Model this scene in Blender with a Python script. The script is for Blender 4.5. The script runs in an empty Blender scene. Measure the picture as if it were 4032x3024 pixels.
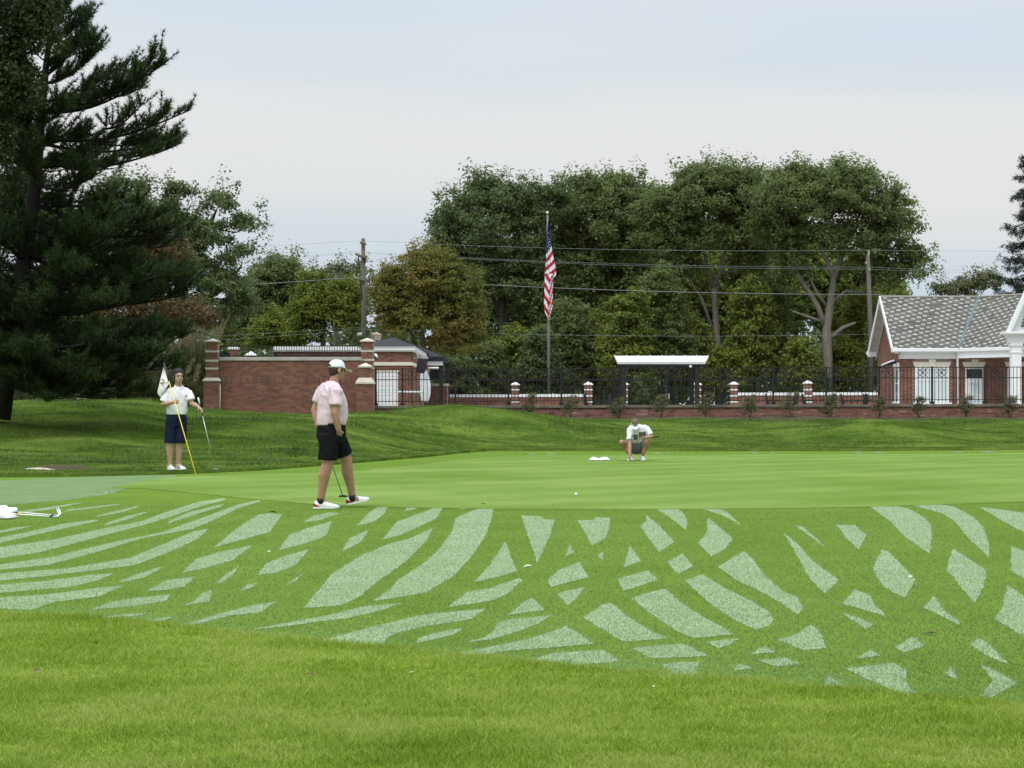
import bpy, bmesh, math, random
import numpy as np
from mathutils import Vector, Matrix, Quaternion
from mathutils.bvhtree import BVHTree

random.seed(7)
RNG = np.random.default_rng(7)
SC = bpy.context.scene
COL = SC.collection

# ------------------------------------------------------------------ camera
F, CX, VH, EYE = 8970.0, 2016.0, 1600.0, 1.25      # focal length and eye line in source pixels, eye height in metres
cam_d = bpy.data.cameras.new('camera')
cam = bpy.data.objects.new('camera', cam_d)
COL.objects.link(cam)
cam.location = (0, 0, EYE)
cam.rotation_euler = (math.radians(90), 0, 0)
cam_d.sensor_width = 36.0
cam_d.lens = 36.0 * F / 4032.0
cam_d.shift_y = (VH - 1512.0) / 4032.0
cam_d.clip_start = 0.1
cam_d.clip_end = 5000
SC.camera = cam

# ------------------------------------------------------------------ sky
SUN_EL, SUN_AZ = math.radians(58), math.radians(200)
w = bpy.data.worlds.new('World')
SC.world = w
w.use_nodes = True
nt = w.node_tree
nt.nodes.clear()
def wn(t, **k):
    n = nt.nodes.new(t)
    for a, b in k.items():
        setattr(n, a, b)
    return n
def wmath(op, a, b=None, clamp=False):
    n = wn('ShaderNodeMath', operation=op, use_clamp=clamp)
    for i, s in enumerate((a, b)):
        if s is None:
            continue
        if isinstance(s, (int, float)):
            n.inputs[i].default_value = s
        else:
            nt.links.new(s, n.inputs[i])
    return n.outputs[0]
wo = wn('ShaderNodeOutputWorld')
bg = wn('ShaderNodeBackground')
bg.inputs['Strength'].default_value = 0.1
sky = wn('ShaderNodeTexSky', sky_type='NISHITA', sun_disc=False, sun_elevation=SUN_EL, sun_rotation=SUN_AZ)
sky.air_density = 1.0
sky.dust_density = 2.0
tc = wn('ShaderNodeTexCoord')
mp = wn('ShaderNodeMapping')
mp.inputs['Scale'].default_value = (1.0, 1.0, 9.0)
mp.inputs['Location'].default_value = (0.3, 0.2, -0.35)
nz = wn('ShaderNodeTexNoise')
nz.inputs['Scale'].default_value = 1.5
nz.inputs['Detail'].default_value = 3.0
nz.inputs['Roughness'].default_value = 0.45
cr = wn('ShaderNodeValToRGB')
cr.color_ramp.elements[0].position = 0.36
cr.color_ramp.elements[0].color = (6.25, 7.1, 7.95, 1)
cr.color_ramp.elements[1].position = 0.64
cr.color_ramp.elements[1].color = (7.95, 8.08, 7.98, 1)
nt.links.new(tc.outputs['Generated'], mp.inputs['Vector'])
nt.links.new(mp.outputs['Vector'], nz.inputs['Vector'])
sx = wn('ShaderNodeSeparateXYZ')
nt.links.new(tc.outputs['Generated'], sx.inputs[0])
# a thin pale cloud layer some seven degrees up, all round the horizon
bd = wmath('DIVIDE', wmath('SUBTRACT', sx.outputs['Z'], 0.118), 0.042)
band = wmath('DIVIDE', 1.0, wmath('ADD', 1.0, wmath('MULTIPLY', bd, bd)))
nt.links.new(wmath('ADD', wmath('MULTIPLY', nz.outputs['Fac'], 1.15), wmath('ADD', wmath('MULTIPLY', band, 0.26), -0.22)), cr.inputs['Fac'])
zc = wmath('MAXIMUM', sx.outputs['Z'], 0.0)
z2 = wmath('MULTIPLY', zc, zc)
gr = wmath('ADD', wmath('MULTIPLY', z2, 2.6), 1.0)       # overcast sky: brighter towards the zenith
vm = wn('ShaderNodeVectorMath', operation='SCALE')
nt.links.new(cr.outputs['Color'], vm.inputs[0])
nt.links.new(gr, vm.inputs['Scale'])
mx = wn('ShaderNodeMix', data_type='RGBA')
mx.inputs['Factor'].default_value = 0.9
nt.links.new(sky.outputs['Color'], mx.inputs[6])
nt.links.new(vm.outputs['Vector'], mx.inputs[7])
nt.links.new(mx.outputs[2], bg.inputs['Color'])
nt.links.new(bg.outputs['Background'], wo.inputs['Surface'])

sun_d = bpy.data.lights.new('sun', 'SUN')
sun_d.energy = 1.5
sun_d.angle = math.radians(14)
sun_d.color = (1.0, 0.95, 0.87)
sun = bpy.data.objects.new('sun', sun_d)
COL.objects.link(sun)
# direction to the sun in Blender's sky: rotation measured from +Y, clockwise
_sd = Vector((math.sin(SUN_AZ) * math.cos(SUN_EL), math.cos(SUN_AZ) * math.cos(SUN_EL), math.sin(SUN_EL)))
sun.rotation_euler = _sd.to_track_quat('Z', 'Y').to_euler()

vs = SC.view_settings
vs.view_transform = 'Standard'
vs.look = 'None'
vs.exposure = 0.0
vs.gamma = 1.0
vs.use_curve_mapping = False
SC.cycles.max_bounces = 6
SC.cycles.diffuse_bounces = 3
SC.cycles.transmission_bounces = 4
SC.cycles.use_denoising = True

# ------------------------------------------------------------------ helpers
def P(u, v, Y):
    """the point at depth Y behind pixel (u, v) of the photograph"""
    return Vector(((u - CX) / F * Y, Y, EYE - (v - VH) / F * Y))
def G(u, v, z=0.0):
    """the point of the level ground at height z behind pixel (u, v)"""
    Y = (EYE - z) * F / (v - VH)
    return Vector(((u - CX) / F * Y, Y, z))
def X(u, Y): return (u - CX) / F * Y
def Z(v, Y): return EYE - (v - VH) / F * Y

def tag(o, label=None, cat=None, group=None, kind=None):
    if label: o['label'] = label
    if cat: o['category'] = cat
    if group: o['group'] = group
    if kind: o['kind'] = kind
    return o
def empty(name, loc, label, cat, group=None, rz=0.0):
    o = bpy.data.objects.new(name, None)
    COL.objects.link(o)
    o.location = loc
    o.rotation_euler = (0, 0, rz)
    o.empty_display_size = 0.2
    return tag(o, label, cat, group)
def link(name, me, parent=None, loc=None):
    o = bpy.data.objects.new(name, me)
    COL.objects.link(o)
    if parent is not None:
        o.parent = parent
    if loc is not None:
        o.location = loc
    return o
def np_mesh(name, verts, k, mat, parent=None, smooth=False):
    """verts: (N*k, 3) array, every k of them one face"""
    v = np.ascontiguousarray(verts, dtype=np.float32).reshape(-1, 3)
    n = len(v)
    me = bpy.data.meshes.new(name)
    me.vertices.add(n)
    me.vertices.foreach_set('co', v.ravel())
    me.loops.add(n)
    me.loops.foreach_set('vertex_index', np.arange(n, dtype=np.int32))
    me.polygons.add(n // k)
    me.polygons.foreach_set('loop_start', np.arange(0, n, k, dtype=np.int32))
    me.update(calc_edges=True)
    if mat: me.materials.append(mat)
    return link(name, me, parent)

class MB:
    """collects simple shapes into ONE mesh"""
    def __init__(self):
        self.v, self.f = [], []
    def add(self, vs_, fs):
        b = len(self.v)
        self.v += [tuple(p) for p in vs_]
        self.f += [tuple(i + b for i in f) for f in fs]
        return self
    def box(self, lo, hi, M=None):
        (a, b, c), (d, e, f) = lo, hi
        p = [Vector(q) for q in ((a, b, c), (d, b, c), (d, e, c), (a, e, c), (a, b, f), (d, b, f), (d, e, f), (a, e, f))]
        if M is not None: p = [M @ q for q in p]
        return self.add(p, ((0, 3, 2, 1), (4, 5, 6, 7), (0, 1, 5, 4), (1, 2, 6, 5), (2, 3, 7, 6), (3, 0, 4, 7)))
    def frustum(self, lo, hi, z0, z1, top):
        """pyramid block: base rectangle lo..hi, top rectangle scaled by `top`"""
        cx, cy = (lo[0] + hi[0]) / 2, (lo[1] + hi[1]) / 2
        hx, hy = (hi[0] - lo[0]) / 2, (hi[1] - lo[1]) / 2
        p = [(cx - hx, cy - hy, z0), (cx + hx, cy - hy, z0), (cx + hx, cy + hy, z0), (cx - hx, cy + hy, z0)]
        p += [(cx - hx * top, cy - hy * top, z1), (cx + hx * top, cy - hy * top, z1), (cx + hx * top, cy + hy * top, z1), (cx - hx * top, cy + hy * top, z1)]
        return self.add(p, ((0, 3, 2, 1), (4, 5, 6, 7), (0, 1, 5, 4), (1, 2, 6, 5), (2, 3, 7, 6), (3, 0, 4, 7)))
    def tube(self, pts, rad, seg=8, flat=1.0):
        pts = [Vector(p) for p in pts]
        if isinstance(rad, (int, float)): rad = [rad] * len(pts)
        n = len(pts); vv = []; ref = None
        for i in range(n):
            d = (pts[min(i + 1, n - 1)] - pts[max(i - 1, 0)])
            if d.length < 1e-9: d = Vector((0, 0, 1))
            d.normalize()
            if ref is None:
                ref = Vector((0, 0, 1)) if abs(d.z) < 0.9 else Vector((1, 0, 0))
            a = d.cross(ref)
            if a.length < 1e-4: a = d.cross(Vector((0.3, 0.9, 0.2)))
            a.normalize(); b = a.cross(d).normalized(); ref = b
            for k in range(seg):
                t = 2 * math.pi * k / seg
                vv.append(pts[i] + a * (math.cos(t) * rad[i]) + b * (math.sin(t) * rad[i] * flat))
        ff = [(i * seg + k, i * seg + (k + 1) % seg, (i + 1) * seg + (k + 1) % seg, (i + 1) * seg + k) for i in range(n - 1) for k in range(seg)]
        ff.append(tuple(range(seg - 1, -1, -1)))
        ff.append(tuple((n - 1) * seg + k for k in range(seg)))
        return self.add(vv, ff)
    def loft(self, rings):
        """rings: lists of points, all of one length; closed with caps"""
        m = len(rings[0]); vv = [p for r in rings for p in r]
        ff = [(i * m + k, i * m + (k + 1) % m, (i + 1) * m + (k + 1) % m, (i + 1) * m + k) for i in range(len(rings) - 1) for k in range(m)]
        ff.append(tuple(range(m - 1, -1, -1)))
        ff.append(tuple((len(rings) - 1) * m + k for k in range(m)))
        return self.add(vv, ff)
    def ball(self, c, r, M=None, nu=14, nv=9):
        if isinstance(r, (int, float)): r = (r, r, r)
        vv = []; c = Vector(c)
        R = M.to_3x3() if M is not None else Matrix.Identity(3)
        for j in range(nv + 1):
            th = math.pi * j / nv
            for i in range(nu):
                ph = 2 * math.pi * i / nu
                q = Vector((r[0] * math.sin(th) * math.cos(ph), r[1] * math.sin(th) * math.sin(ph), r[2] * math.cos(th)))
                vv.append(c + R @ q)
        ff = [(j * nu + i, (j + 1) * nu + i, (j + 1) * nu + (i + 1) % nu, j * nu + (i + 1) % nu) for j in range(nv) for i in range(nu)]
        return self.add(vv, ff)
    def capsule(self, pts, rad, seg=12, flat=1.0):
        self.tube(pts, rad, seg, flat)
        if isinstance(rad, (int, float)): rad = [rad] * len(pts)
        for p, r in zip(pts, rad): self.ball(p, r * 0.995, nu=12, nv=8)
        return self
    def mesh(self, name, mat=None, smooth=False, merge=False):
        me = bpy.data.meshes.new(name)
        me.from_pydata(self.v, [], self.f)
        if merge:
            bm = bmesh.new(); bm.from_mesh(me)
            bmesh.ops.remove_doubles(bm, verts=bm.verts, dist=1e-5)
            bmesh.ops.recalc_face_normals(bm, faces=bm.faces)
            bm.to_mesh(me); bm.free()
        me.update()
        if mat: me.materials.append(mat)
        if smooth: me.shade_smooth()
        return me
    def build(self, name, mat, parent=None, smooth=False, merge=False, bevel=0.0):
        o = link(name, self.mesh(name, mat, smooth, merge), parent)
        if bevel:
            m = o.modifiers.new('bevel', 'BEVEL'); m.width = bevel; m.segments = 2; m.limit_method = 'ANGLE'
        return o

from mathutils import noise as mnoise
def meld(name, mb, voxel, mat, parent, it=4, ratio=1.0, fold=0.0):
    """union of overlapping closed shapes as one smooth continuous skin"""
    me = mb.mesh(name + '_tmp', merge=True)
    o = bpy.data.objects.new(name + '_tmp', me); COL.objects.link(o)
    m = o.modifiers.new('r', 'REMESH'); m.mode = 'VOXEL'; m.voxel_size = voxel; m.adaptivity = 0
    s = o.modifiers.new('s', 'SMOOTH'); s.factor = 0.5; s.iterations = it
    if ratio < 1.0:
        d = o.modifiers.new('d', 'DECIMATE'); d.ratio = ratio
    dg = bpy.context.evaluated_depsgraph_get(); dg.update()
    me2 = bpy.data.meshes.new_from_object(o.evaluated_get(dg))
    me2.name = name
    bpy.data.objects.remove(o, do_unlink=True); bpy.data.meshes.remove(me)
    if fold:
        for v in me2.vertices:
            p = v.co; q = V((p.x * 9 + p.z * 3.5, p.y * 9 - p.z * 2.0, p.z * 4.5))
            a = mnoise.noise(q) + .5 * mnoise.noise(q * 2.1 + V((7, 3, 1)))
            v.co = p + v.normal * (fold * (1 - 2.2 * abs(a)))
    me2.materials.clear(); me2.materials.append(mat)
    me2.shade_smooth()
    return link(name, me2, parent)

V = Vector
# ------------------------------------------------------------------ materials
def pmat(name, cols, scale=4.0, rough=0.8, bump=0.0, bscale=None, bdist=0.01, spec=0.25, island=0.0, detail=4.0, stretch=(1, 1, 1),
         metal=0.0, lo=0.3, hi=0.7, coord='pos', sheen=0.0):
    m = bpy.data.materials.new(name); m.use_nodes = True
    t = m.node_tree; N, L = t.nodes, t.links
    b = N['Principled BSDF']
    b.inputs['Roughness'].default_value = rough
    b.inputs['Specular IOR Level'].default_value = spec
    b.inputs['Metallic'].default_value = metal
    if sheen: b.inputs['Sheen Weight'].default_value = sheen
    geo = N.new('ShaderNodeNewGeometry')
    if coord == 'pos': src = geo.outputs['Position']
    else: src = N.new('ShaderNodeTexCoord').outputs['Object']
    mpn = N.new('ShaderNodeMapping'); mpn.inputs['Scale'].default_value = stretch
    L.new(src, mpn.inputs['Vector'])
    nz_ = N.new('ShaderNodeTexNoise'); nz_.inputs['Scale'].default_value = scale; nz_.inputs['Detail'].default_value = detail
    nz_.inputs['Roughness'].default_value = 0.6
    L.new(mpn.outputs['Vector'], nz_.inputs['Vector'])
    ramp = N.new('ShaderNodeValToRGB')
    el = ramp.color_ramp.elements
    k = len(cols)
    el[0].position = lo; el[0].color = (*cols[0], 1)
    el[1].position = hi; el[1].color = (*cols[-1], 1)
    for i in range(1, k - 1):
        e = el.new(lo + (hi - lo) * i / (k - 1)); e.color = (*cols[i], 1)
    fac = nz_.outputs['Fac']
    if island:
        oi = N.new('ShaderNodeObjectInfo')
        a = N.new('ShaderNodeMath'); a.operation = 'ADD'; L.new(geo.outputs['Random Per Island'], a.inputs[0]); L.new(oi.outputs['Random'], a.inputs[1])
        f = N.new('ShaderNodeMath'); f.operation = 'FRACT'; L.new(a.outputs[0], f.inputs[0])
        mixf = N.new('ShaderNodeMix'); mixf.data_type = 'FLOAT'; mixf.inputs[0].default_value = island
        L.new(fac, mixf.inputs[2]); L.new(f.outputs[0], mixf.inputs[3]); fac = mixf.outputs[0]
    L.new(fac, ramp.inputs['Fac'])
    L.new(ramp.outputs['Color'], b.inputs['Base Color'])
    if bump:
        n2 = N.new('ShaderNodeTexNoise'); n2.inputs['Scale'].default_value = bscale or scale * 4; n2.inputs['Detail'].default_value = 4
        L.new(mpn.outputs['Vector'], n2.inputs['Vector'])
        bn = N.new('ShaderNodeBump'); bn.inputs['Strength'].default_value = bump; bn.inputs['Distance'].default_value = bdist
        L.new(n2.outputs['Fac'], bn.inputs['Height']); L.new(bn.outputs['Normal'], b.inputs['Normal'])
    return m
def flat(name, c, rough=0.6, spec=0.3, metal=0.0, var=0.08, scale=6.0, **k):
    return pmat(name, [tuple(x * (1 - var) for x in c), tuple(min(1, x * (1 + var)) for x in c)], scale, rough, spec=spec, metal=metal, **k)
def leafmat(name, cols, scale=0.7, trans=0.25, island=0.45, rough=0.6, lo=0.2, hi=0.8):
    m = pmat(name, cols, scale, rough, island=island, lo=lo, hi=hi, spec=0.2)
    t = m.node_tree; N, L = t.nodes, t.links
    b = N['Principled BSDF']; out = N['Material Output']
    ramp = [n for n in N if n.type == 'VALTORGB'][0]
    tr = N.new('ShaderNodeBsdfTranslucent'); L.new(ramp.outputs['Color'], tr.inputs['Color'])
    ms = N.new('ShaderNodeMixShader'); ms.inputs[0].default_value = trans
    L.new(b.outputs[0], ms.inputs[1]); L.new(tr.outputs[0], ms.inputs[2]); L.new(ms.outputs[0], out.inputs['Surface'])
    return m
def grassmat(name, cols, s_big, s_fine, mixfine=0.5, rough=0.75, bump=0.5, bdist=0.01, lo=0.3, hi=0.7, stretch=(1, 1, 1), spec=0.15, stripes=None):
    """two scales of noise: broad patches and grass-sized grain"""
    m = pmat(name, cols, s_big, rough, bump, s_fine, bdist, spec, lo=lo, hi=hi, stretch=stretch)
    t = m.node_tree; N, L = t.nodes, t.links
    ramp = [n for n in N if n.type == 'VALTORGB'][0]
    base = ramp.inputs['Fac'].links[0].from_socket
    geo = [n for n in N if n.type == 'NEW_GEOMETRY'][0]
    n3 = N.new('ShaderNodeTexNoise'); n3.inputs['Scale'].default_value = s_fine; n3.inputs['Detail'].default_value = 3; n3.inputs['Roughness'].default_value = 0.7
    L.new(geo.outputs['Position'], n3.inputs['Vector'])
    mf = N.new('ShaderNodeMix'); mf.data_type = 'FLOAT'; mf.inputs[0].default_value = mixfine
    L.new(base, mf.inputs[2]); L.new(n3.outputs['Fac'], mf.inputs[3])
    fac = mf.outputs[0]
    if stripes:
        ang, width, amt = stripes
        mpn = N.new('ShaderNodeMapping'); mpn.inputs['Rotation'].default_value = (0, 0, ang)
        L.new(geo.outputs['Position'], mpn.inputs['Vector'])
        wv = N.new('ShaderNodeTexWave'); wv.inputs['Scale'].default_value = 0.314 / width; wv.inputs['Distortion'].default_value = 1.2
        wv.inputs['Detail'].default_value = 2; wv.inputs['Detail Scale'].default_value = 0.4
        L.new(mpn.outputs['Vector'], wv.inputs['Vector'])
        a = N.new('ShaderNodeMath'); a.operation = 'MULTIPLY_ADD'; L.new(wv.outputs['Fac'], a.inputs[0]); a.inputs[1].default_value = amt; a.inputs[2].default_value = -amt / 2
        s = N.new('ShaderNodeMath'); s.operation = 'ADD'; L.new(fac, s.inputs[0]); L.new(a.outputs[0], s.inputs[1]); fac = s.outputs[0]
    L.new(fac, ramp.inputs['Fac'])
    return m

M = {}
M['green'] = grassmat('mown_green', [(0.11, 0.182, 0.030), (0.155, 0.237, 0.052), (0.215, 0.295, 0.088)], 0.38, 6, 0.28, bump=0.2, bdist=0.005, stretch=(0.7, 0.55, 1), stripes=(0.75, 1.9, 0.07), spec=0.0)
M['apron'] = grassmat('mown_apron', [(0.09, 0.155, 0.020), (0.125, 0.20, 0.032), (0.165, 0.245, 0.050)], 0.7, 34, 0.55, bump=0.5, bdist=0.01, spec=0.0)
M['dew'] = grassmat('dewy_grass', [(0.13, 0.21, 0.07), (0.235, 0.33, 0.15), (0.37, 0.46, 0.27)], 1.5, 42, 0.75, rough=0.5, bump=0.6, bdist=0.01, lo=0.33, hi=0.68)
M['dewfar'] = grassmat('dewy_collar', [(0.115, 0.18, 0.068), (0.158, 0.23, 0.10), (0.205, 0.28, 0.145)], 1.6, 14, 0.55, rough=0.7, spec=0.0, bump=0.3, bdist=0.01)
M['rough'] = grassmat('rough_soil', [(0.13, 0.185, 0.018), (0.19, 0.26, 0.032), (0.25, 0.31, 0.06)], 1.2, 50, 0.5, bump=0.6, spec=0.0)
M['blade'] = leafmat('rough_blades', [(0.115, 0.205, 0.010), (0.225, 0.325, 0.026), (0.33, 0.425, 0.066), (0.45, 0.48, 0.16)], 1.1, 0.45, 0.36, lo=0.30, hi=0.72)
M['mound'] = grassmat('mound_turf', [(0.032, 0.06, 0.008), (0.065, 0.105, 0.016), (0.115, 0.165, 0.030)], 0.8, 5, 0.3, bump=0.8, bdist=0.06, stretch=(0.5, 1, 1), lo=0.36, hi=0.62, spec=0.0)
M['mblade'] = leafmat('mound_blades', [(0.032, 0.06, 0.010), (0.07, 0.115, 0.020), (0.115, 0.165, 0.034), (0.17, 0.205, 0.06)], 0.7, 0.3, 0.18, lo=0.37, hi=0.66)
M['ablade'] = leafmat('apron_blades', [(0.115, 0.190, 0.040), (0.158, 0.25, 0.062), (0.205, 0.305, 0.088), (0.26, 0.36, 0.12)], 0.6, 0.4, 0.40, lo=0.22, hi=0.8)
M['dblade'] = leafmat('dewy_blades', [(0.21, 0.30, 0.135), (0.275, 0.375, 0.195), (0.355, 0.45, 0.265), (0.44, 0.53, 0.345)], 1.0, 0.4, 0.62, lo=0.15, hi=0.9, rough=0.45)
M['ground'] = pmat('ground', [(0.05, 0.07, 0.03), (0.08, 0.10, 0.04)], 0.3, 0.9)
M['deck'] = pmat('deck', [(0.33, 0.31, 0.29), (0.42, 0.40, 0.37)], 1.0, 0.85)
M['sand'] = pmat('sand', [(0.42, 0.37, 0.27), (0.56, 0.50, 0.39)], 6, 0.9, bump=0.3)
M['soil'] = pmat('soil', [(0.05, 0.038, 0.020), (0.085, 0.07, 0.035)], 9, 0.95, bump=0.5)
M['brick'] = pmat('brick', [(0.075, 0.052, 0.043), (0.17, 0.08, 0.054), (0.22, 0.096, 0.064), (0.26, 0.125, 0.086), (0.25, 0.155, 0.115)], 0.9, 0.85, bump=0.2, bscale=60, bdist=0.004, island=0.6, lo=0.04, hi=0.98)
M['brick_worn'] = pmat('worn_brick', [(0.07, 0.04, 0.035), (0.20, 0.085, 0.065), (0.25, 0.115, 0.09), (0.26, 0.13, 0.105), (0.48, 0.42, 0.38)], 1.6, 0.9, island=0.45, lo=0.2, hi=0.86, bump=0.3, bscale=40)
M['mortar'] = flat('mortar', (0.36, 0.29, 0.24), 0.9)
M['mortar_dark'] = flat('dark_mortar', (0.30, 0.22, 0.175), 0.9)
M['stone'] = pmat('cast_stone', [(0.50, 0.45, 0.36), (0.62, 0.57, 0.47)], 5, 0.8, bump=0.15, bscale=30)
M['stone_grey'] = pmat('grey_stone', [(0.34, 0.32, 0.27), (0.47, 0.44, 0.38)], 3, 0.85, bump=0.2, bscale=30)
M['cap_dark'] = pmat('weathered_cap', [(0.11, 0.095, 0.075), (0.22, 0.19, 0.15)], 2.0, 0.9, bump=0.3, bscale=20)
M['white'] = flat('white_paint', (0.80, 0.80, 0.78), 0.5, var=0.04)
M['cream'] = flat('cream_trim', (0.72, 0.66, 0.54), 0.6, var=0.05)
M['black'] = flat('black_metal', (0.012, 0.012, 0.013), 0.45, 0.4)
M['black_fabric'] = flat('black_fabric', (0.018, 0.018, 0.022), 0.8)
M['roof_dark'] = pmat('dark_shingle', [(0.018, 0.018, 0.022), (0.035, 0.035, 0.042)], 8, 0.85, bump=0.4, bscale=25)
M['slate'] = pmat('slate', [(0.075, 0.069, 0.058), (0.11, 0.10, 0.086), (0.15, 0.138, 0.12)], 1.2, 0.7, island=0.5, lo=0.2, hi=0.8)
M['slate_pale'] = pmat('pale_slate', [(0.28, 0.27, 0.225), (0.42, 0.41, 0.35)], 2.0, 0.7, island=0.6, lo=0.2, hi=0.8)
M['copper'] = flat('copper_flashing', (0.13, 0.18, 0.19), 0.6)
M['glass'] = flat('window_glass', (0.32, 0.38, 0.40), 0.08, 0.5, var=0.1)
M['glass_dark'] = flat('dark_glass', (0.015, 0.018, 0.02), 0.06, 0.5)
M['curtain'] = pmat('curtain', [(0.55, 0.62, 0.62), (0.72, 0.78, 0.78)], 9, 0.9, stretch=(4, 1, 0.05))
M['steel'] = flat('steel', (0.55, 0.55, 0.54), 0.3, 0.5, metal=0.8)
M['pole_grey'] = flat('grey_pole', (0.20, 0.20, 0.19), 0.5)
M['pole_wood'] = pmat('weathered_wood', [(0.10, 0.085, 0.072), (0.17, 0.145, 0.12)], 6, 0.9, stretch=(6, 6, 0.5))
M['wire'] = flat('wire', (0.30, 0.33, 0.33), 0.6)
M['bark'] = pmat('bark', [(0.07, 0.058, 0.045), (0.15, 0.13, 0.105)], 5, 0.95, bump=0.6, bscale=14, bdist=0.04, stretch=(3, 3, 0.6))
M['bark_pale'] = pmat('pale_bark', [(0.15, 0.13, 0.105), (0.25, 0.22, 0.18)], 3, 0.95, bump=0.5, bscale=14, bdist=0.04, stretch=(3, 3, 0.6))
M['bark_dark'] = pmat('dark_bark', [(0.02, 0.016, 0.013), (0.045, 0.036, 0.03)], 8, 0.95, bump=0.7, bscale=18, bdist=0.03, stretch=(3, 3, 0.6))
M['skin'] = pmat('skin', [(0.36, 0.19, 0.125), (0.45, 0.25, 0.17)], 9, 0.55, spec=0.3, coord='obj')
M['skin2'] = pmat('fair_skin', [(0.42, 0.25, 0.18), (0.52, 0.32, 0.235)], 9, 0.55, spec=0.3, coord='obj')
M['pink'] = pmat('pink_cotton', [(0.64, 0.49, 0.54), (0.72, 0.57, 0.62)], 5, 0.85, bump=0.6, bscale=11, bdist=0.02, spec=0.03, coord='obj', stretch=(1.6, 1, 0.7))
M['shirt'] = pmat('white_cotton', [(0.77, 0.745, 0.80), (0.84, 0.815, 0.865)], 5, 0.85, bump=0.6, bscale=11, bdist=0.02, spec=0.03, coord='obj', stretch=(1.6, 1, 0.7))
M['shorts_black'] = pmat('black_cotton', [(0.008, 0.008, 0.010), (0.016, 0.016, 0.018)], 4, 0.8, bump=0.6, bscale=9, bdist=0.02, spec=0.03, coord='obj')
M['shorts_navy'] = pmat('navy_cotton', [(0.010, 0.014, 0.032), (0.018, 0.024, 0.05)], 4, 0.8, bump=0.6, bscale=9, bdist=0.02, spec=0.03, coord='obj')
M['shorts_grey'] = pmat('grey_cotton', [(0.16, 0.15, 0.165), (0.22, 0.21, 0.225)], 4, 0.8, bump=0.6, bscale=9, bdist=0.02, spec=0.03, coord='obj')
M['cap'] = flat('white_cap', (0.78, 0.80, 0.84), 0.7, var=0.04)
M['shoe'] = flat('white_leather', (0.76, 0.75, 0.73), 0.45, var=0.04)
M['shoe_grey'] = flat('grey_leather', (0.32, 0.32, 0.33), 0.5)
M['red'] = flat('red_leather', (0.30, 0.02, 0.03), 0.5)
M['hair_brown'] = flat('brown_hair', (0.05, 0.03, 0.02), 0.7, var=0.25, scale=30)
M['hair_dark'] = flat('dark_hair', (0.018, 0.014, 0.012), 0.6, var=0.25, scale=30)
M['hair_light'] = flat('light_brown_hair', (0.17, 0.10, 0.065), 0.7, var=0.2, scale=30)
M['dark'] = flat('dark_detail', (0.02, 0.018, 0.017), 0.6)
M['lip'] = flat('lip', (0.26, 0.11, 0.09), 0.5)
M['yellow'] = flat('yellow_paint', (0.80, 0.60, 0.04), 0.4)
M['flagcloth'] = flat('white_flag', (0.74, 0.73, 0.70), 0.8, var=0.04)
M['emblem'] = flat('brown_print', (0.20, 0.15, 0.13), 0.8, var=0.2)
M['print_grey'] = flat('grey_print', (0.16, 0.15, 0.17), 0.8, var=0.25)
M['flag_red'] = flat('flag_red', (0.42, 0.02, 0.04), 0.75)
M['flag_white'] = flat('flag_white', (0.78, 0.77, 0.78), 0.75, var=0.03)
M['flag_blue'] = flat('flag_blue', (0.02, 0.03, 0.12), 0.75)
M['ball'] = flat('golf_ball', (0.82, 0.82, 0.82), 0.35, var=0.02)
M['leaf_brown'] = pmat('dry_leaf', [(0.08, 0.05, 0.022), (0.17, 0.10, 0.05)], 30, 0.8)
M['leaf_pale'] = flat('pale_leaf', (0.60, 0.56, 0.46), 0.8)
M['teal'] = flat('teal_cover', (0.03, 0.12, 0.115), 0.7)
M['tan'] = flat('tan_metal', (0.30, 0.22, 0.16), 0.6)
M['rope'] = flat('green_float', (0.45, 0.72, 0.62), 0.5)
M['awning_white'] = flat('white_roof_metal', (0.80, 0.82, 0.80), 0.4, var=0.03)
M['l_dark'] = leafmat('leaf_dark', [(0.065, 0.096, 0.038), (0.128, 0.172, 0.062), (0.205, 0.245, 0.095)], 0.5, 0.52)
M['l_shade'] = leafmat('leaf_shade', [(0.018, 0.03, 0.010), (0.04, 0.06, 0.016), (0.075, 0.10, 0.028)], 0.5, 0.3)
M['l_mid'] = leafmat('leaf_mid', [(0.08, 0.112, 0.038), (0.155, 0.20, 0.062), (0.235, 0.28, 0.10)], 0.45, 0.52)
M['l_bright'] = leafmat('leaf_bright', [(0.075, 0.11, 0.014), (0.15, 0.195, 0.024), (0.24, 0.27, 0.05)], 0.5, 0.35)
M['l_under'] = leafmat('leaf_under', [(0.06, 0.09, 0.022), (0.13, 0.18, 0.036), (0.23, 0.28, 0.05), (0.32, 0.35, 0.075)], 0.45, 0.48, lo=0.25, hi=0.75)
M['l_orange'] = leafmat('leaf_orange', [(0.095, 0.12, 0.022), (0.155, 0.17, 0.034), (0.22, 0.185, 0.045), (0.33, 0.19, 0.065)], 0.28, 0.45, lo=0.30, hi=0.74, island=0.3)
M['l_rust'] = leafmat('leaf_rust', [(0.07, 0.075, 0.022), (0.14, 0.095, 0.04), (0.24, 0.13, 0.06)], 0.5, 0.4)
M['l_pale'] = leafmat('leaf_pale', [(0.07, 0.09, 0.035), (0.14, 0.16, 0.065), (0.20, 0.20, 0.10)], 0.6)
M['l_shrub'] = leafmat('leaf_shrub', [(0.045, 0.06, 0.026), (0.095, 0.115, 0.045), (0.16, 0.16, 0.075), (0.20, 0.14, 0.08)], 1.5, island=0.6)
M['needle'] = leafmat('pine_needles', [(0.018, 0.034, 0.012), (0.040, 0.068, 0.020), (0.078, 0.115, 0.032)], 0.6, 0.2, 0.35)
M['spruce'] = leafmat('spruce_needles', [(0.012, 0.022, 0.014), (0.028, 0.042, 0.026)], 0.6, 0.1, 0.35)
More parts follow.
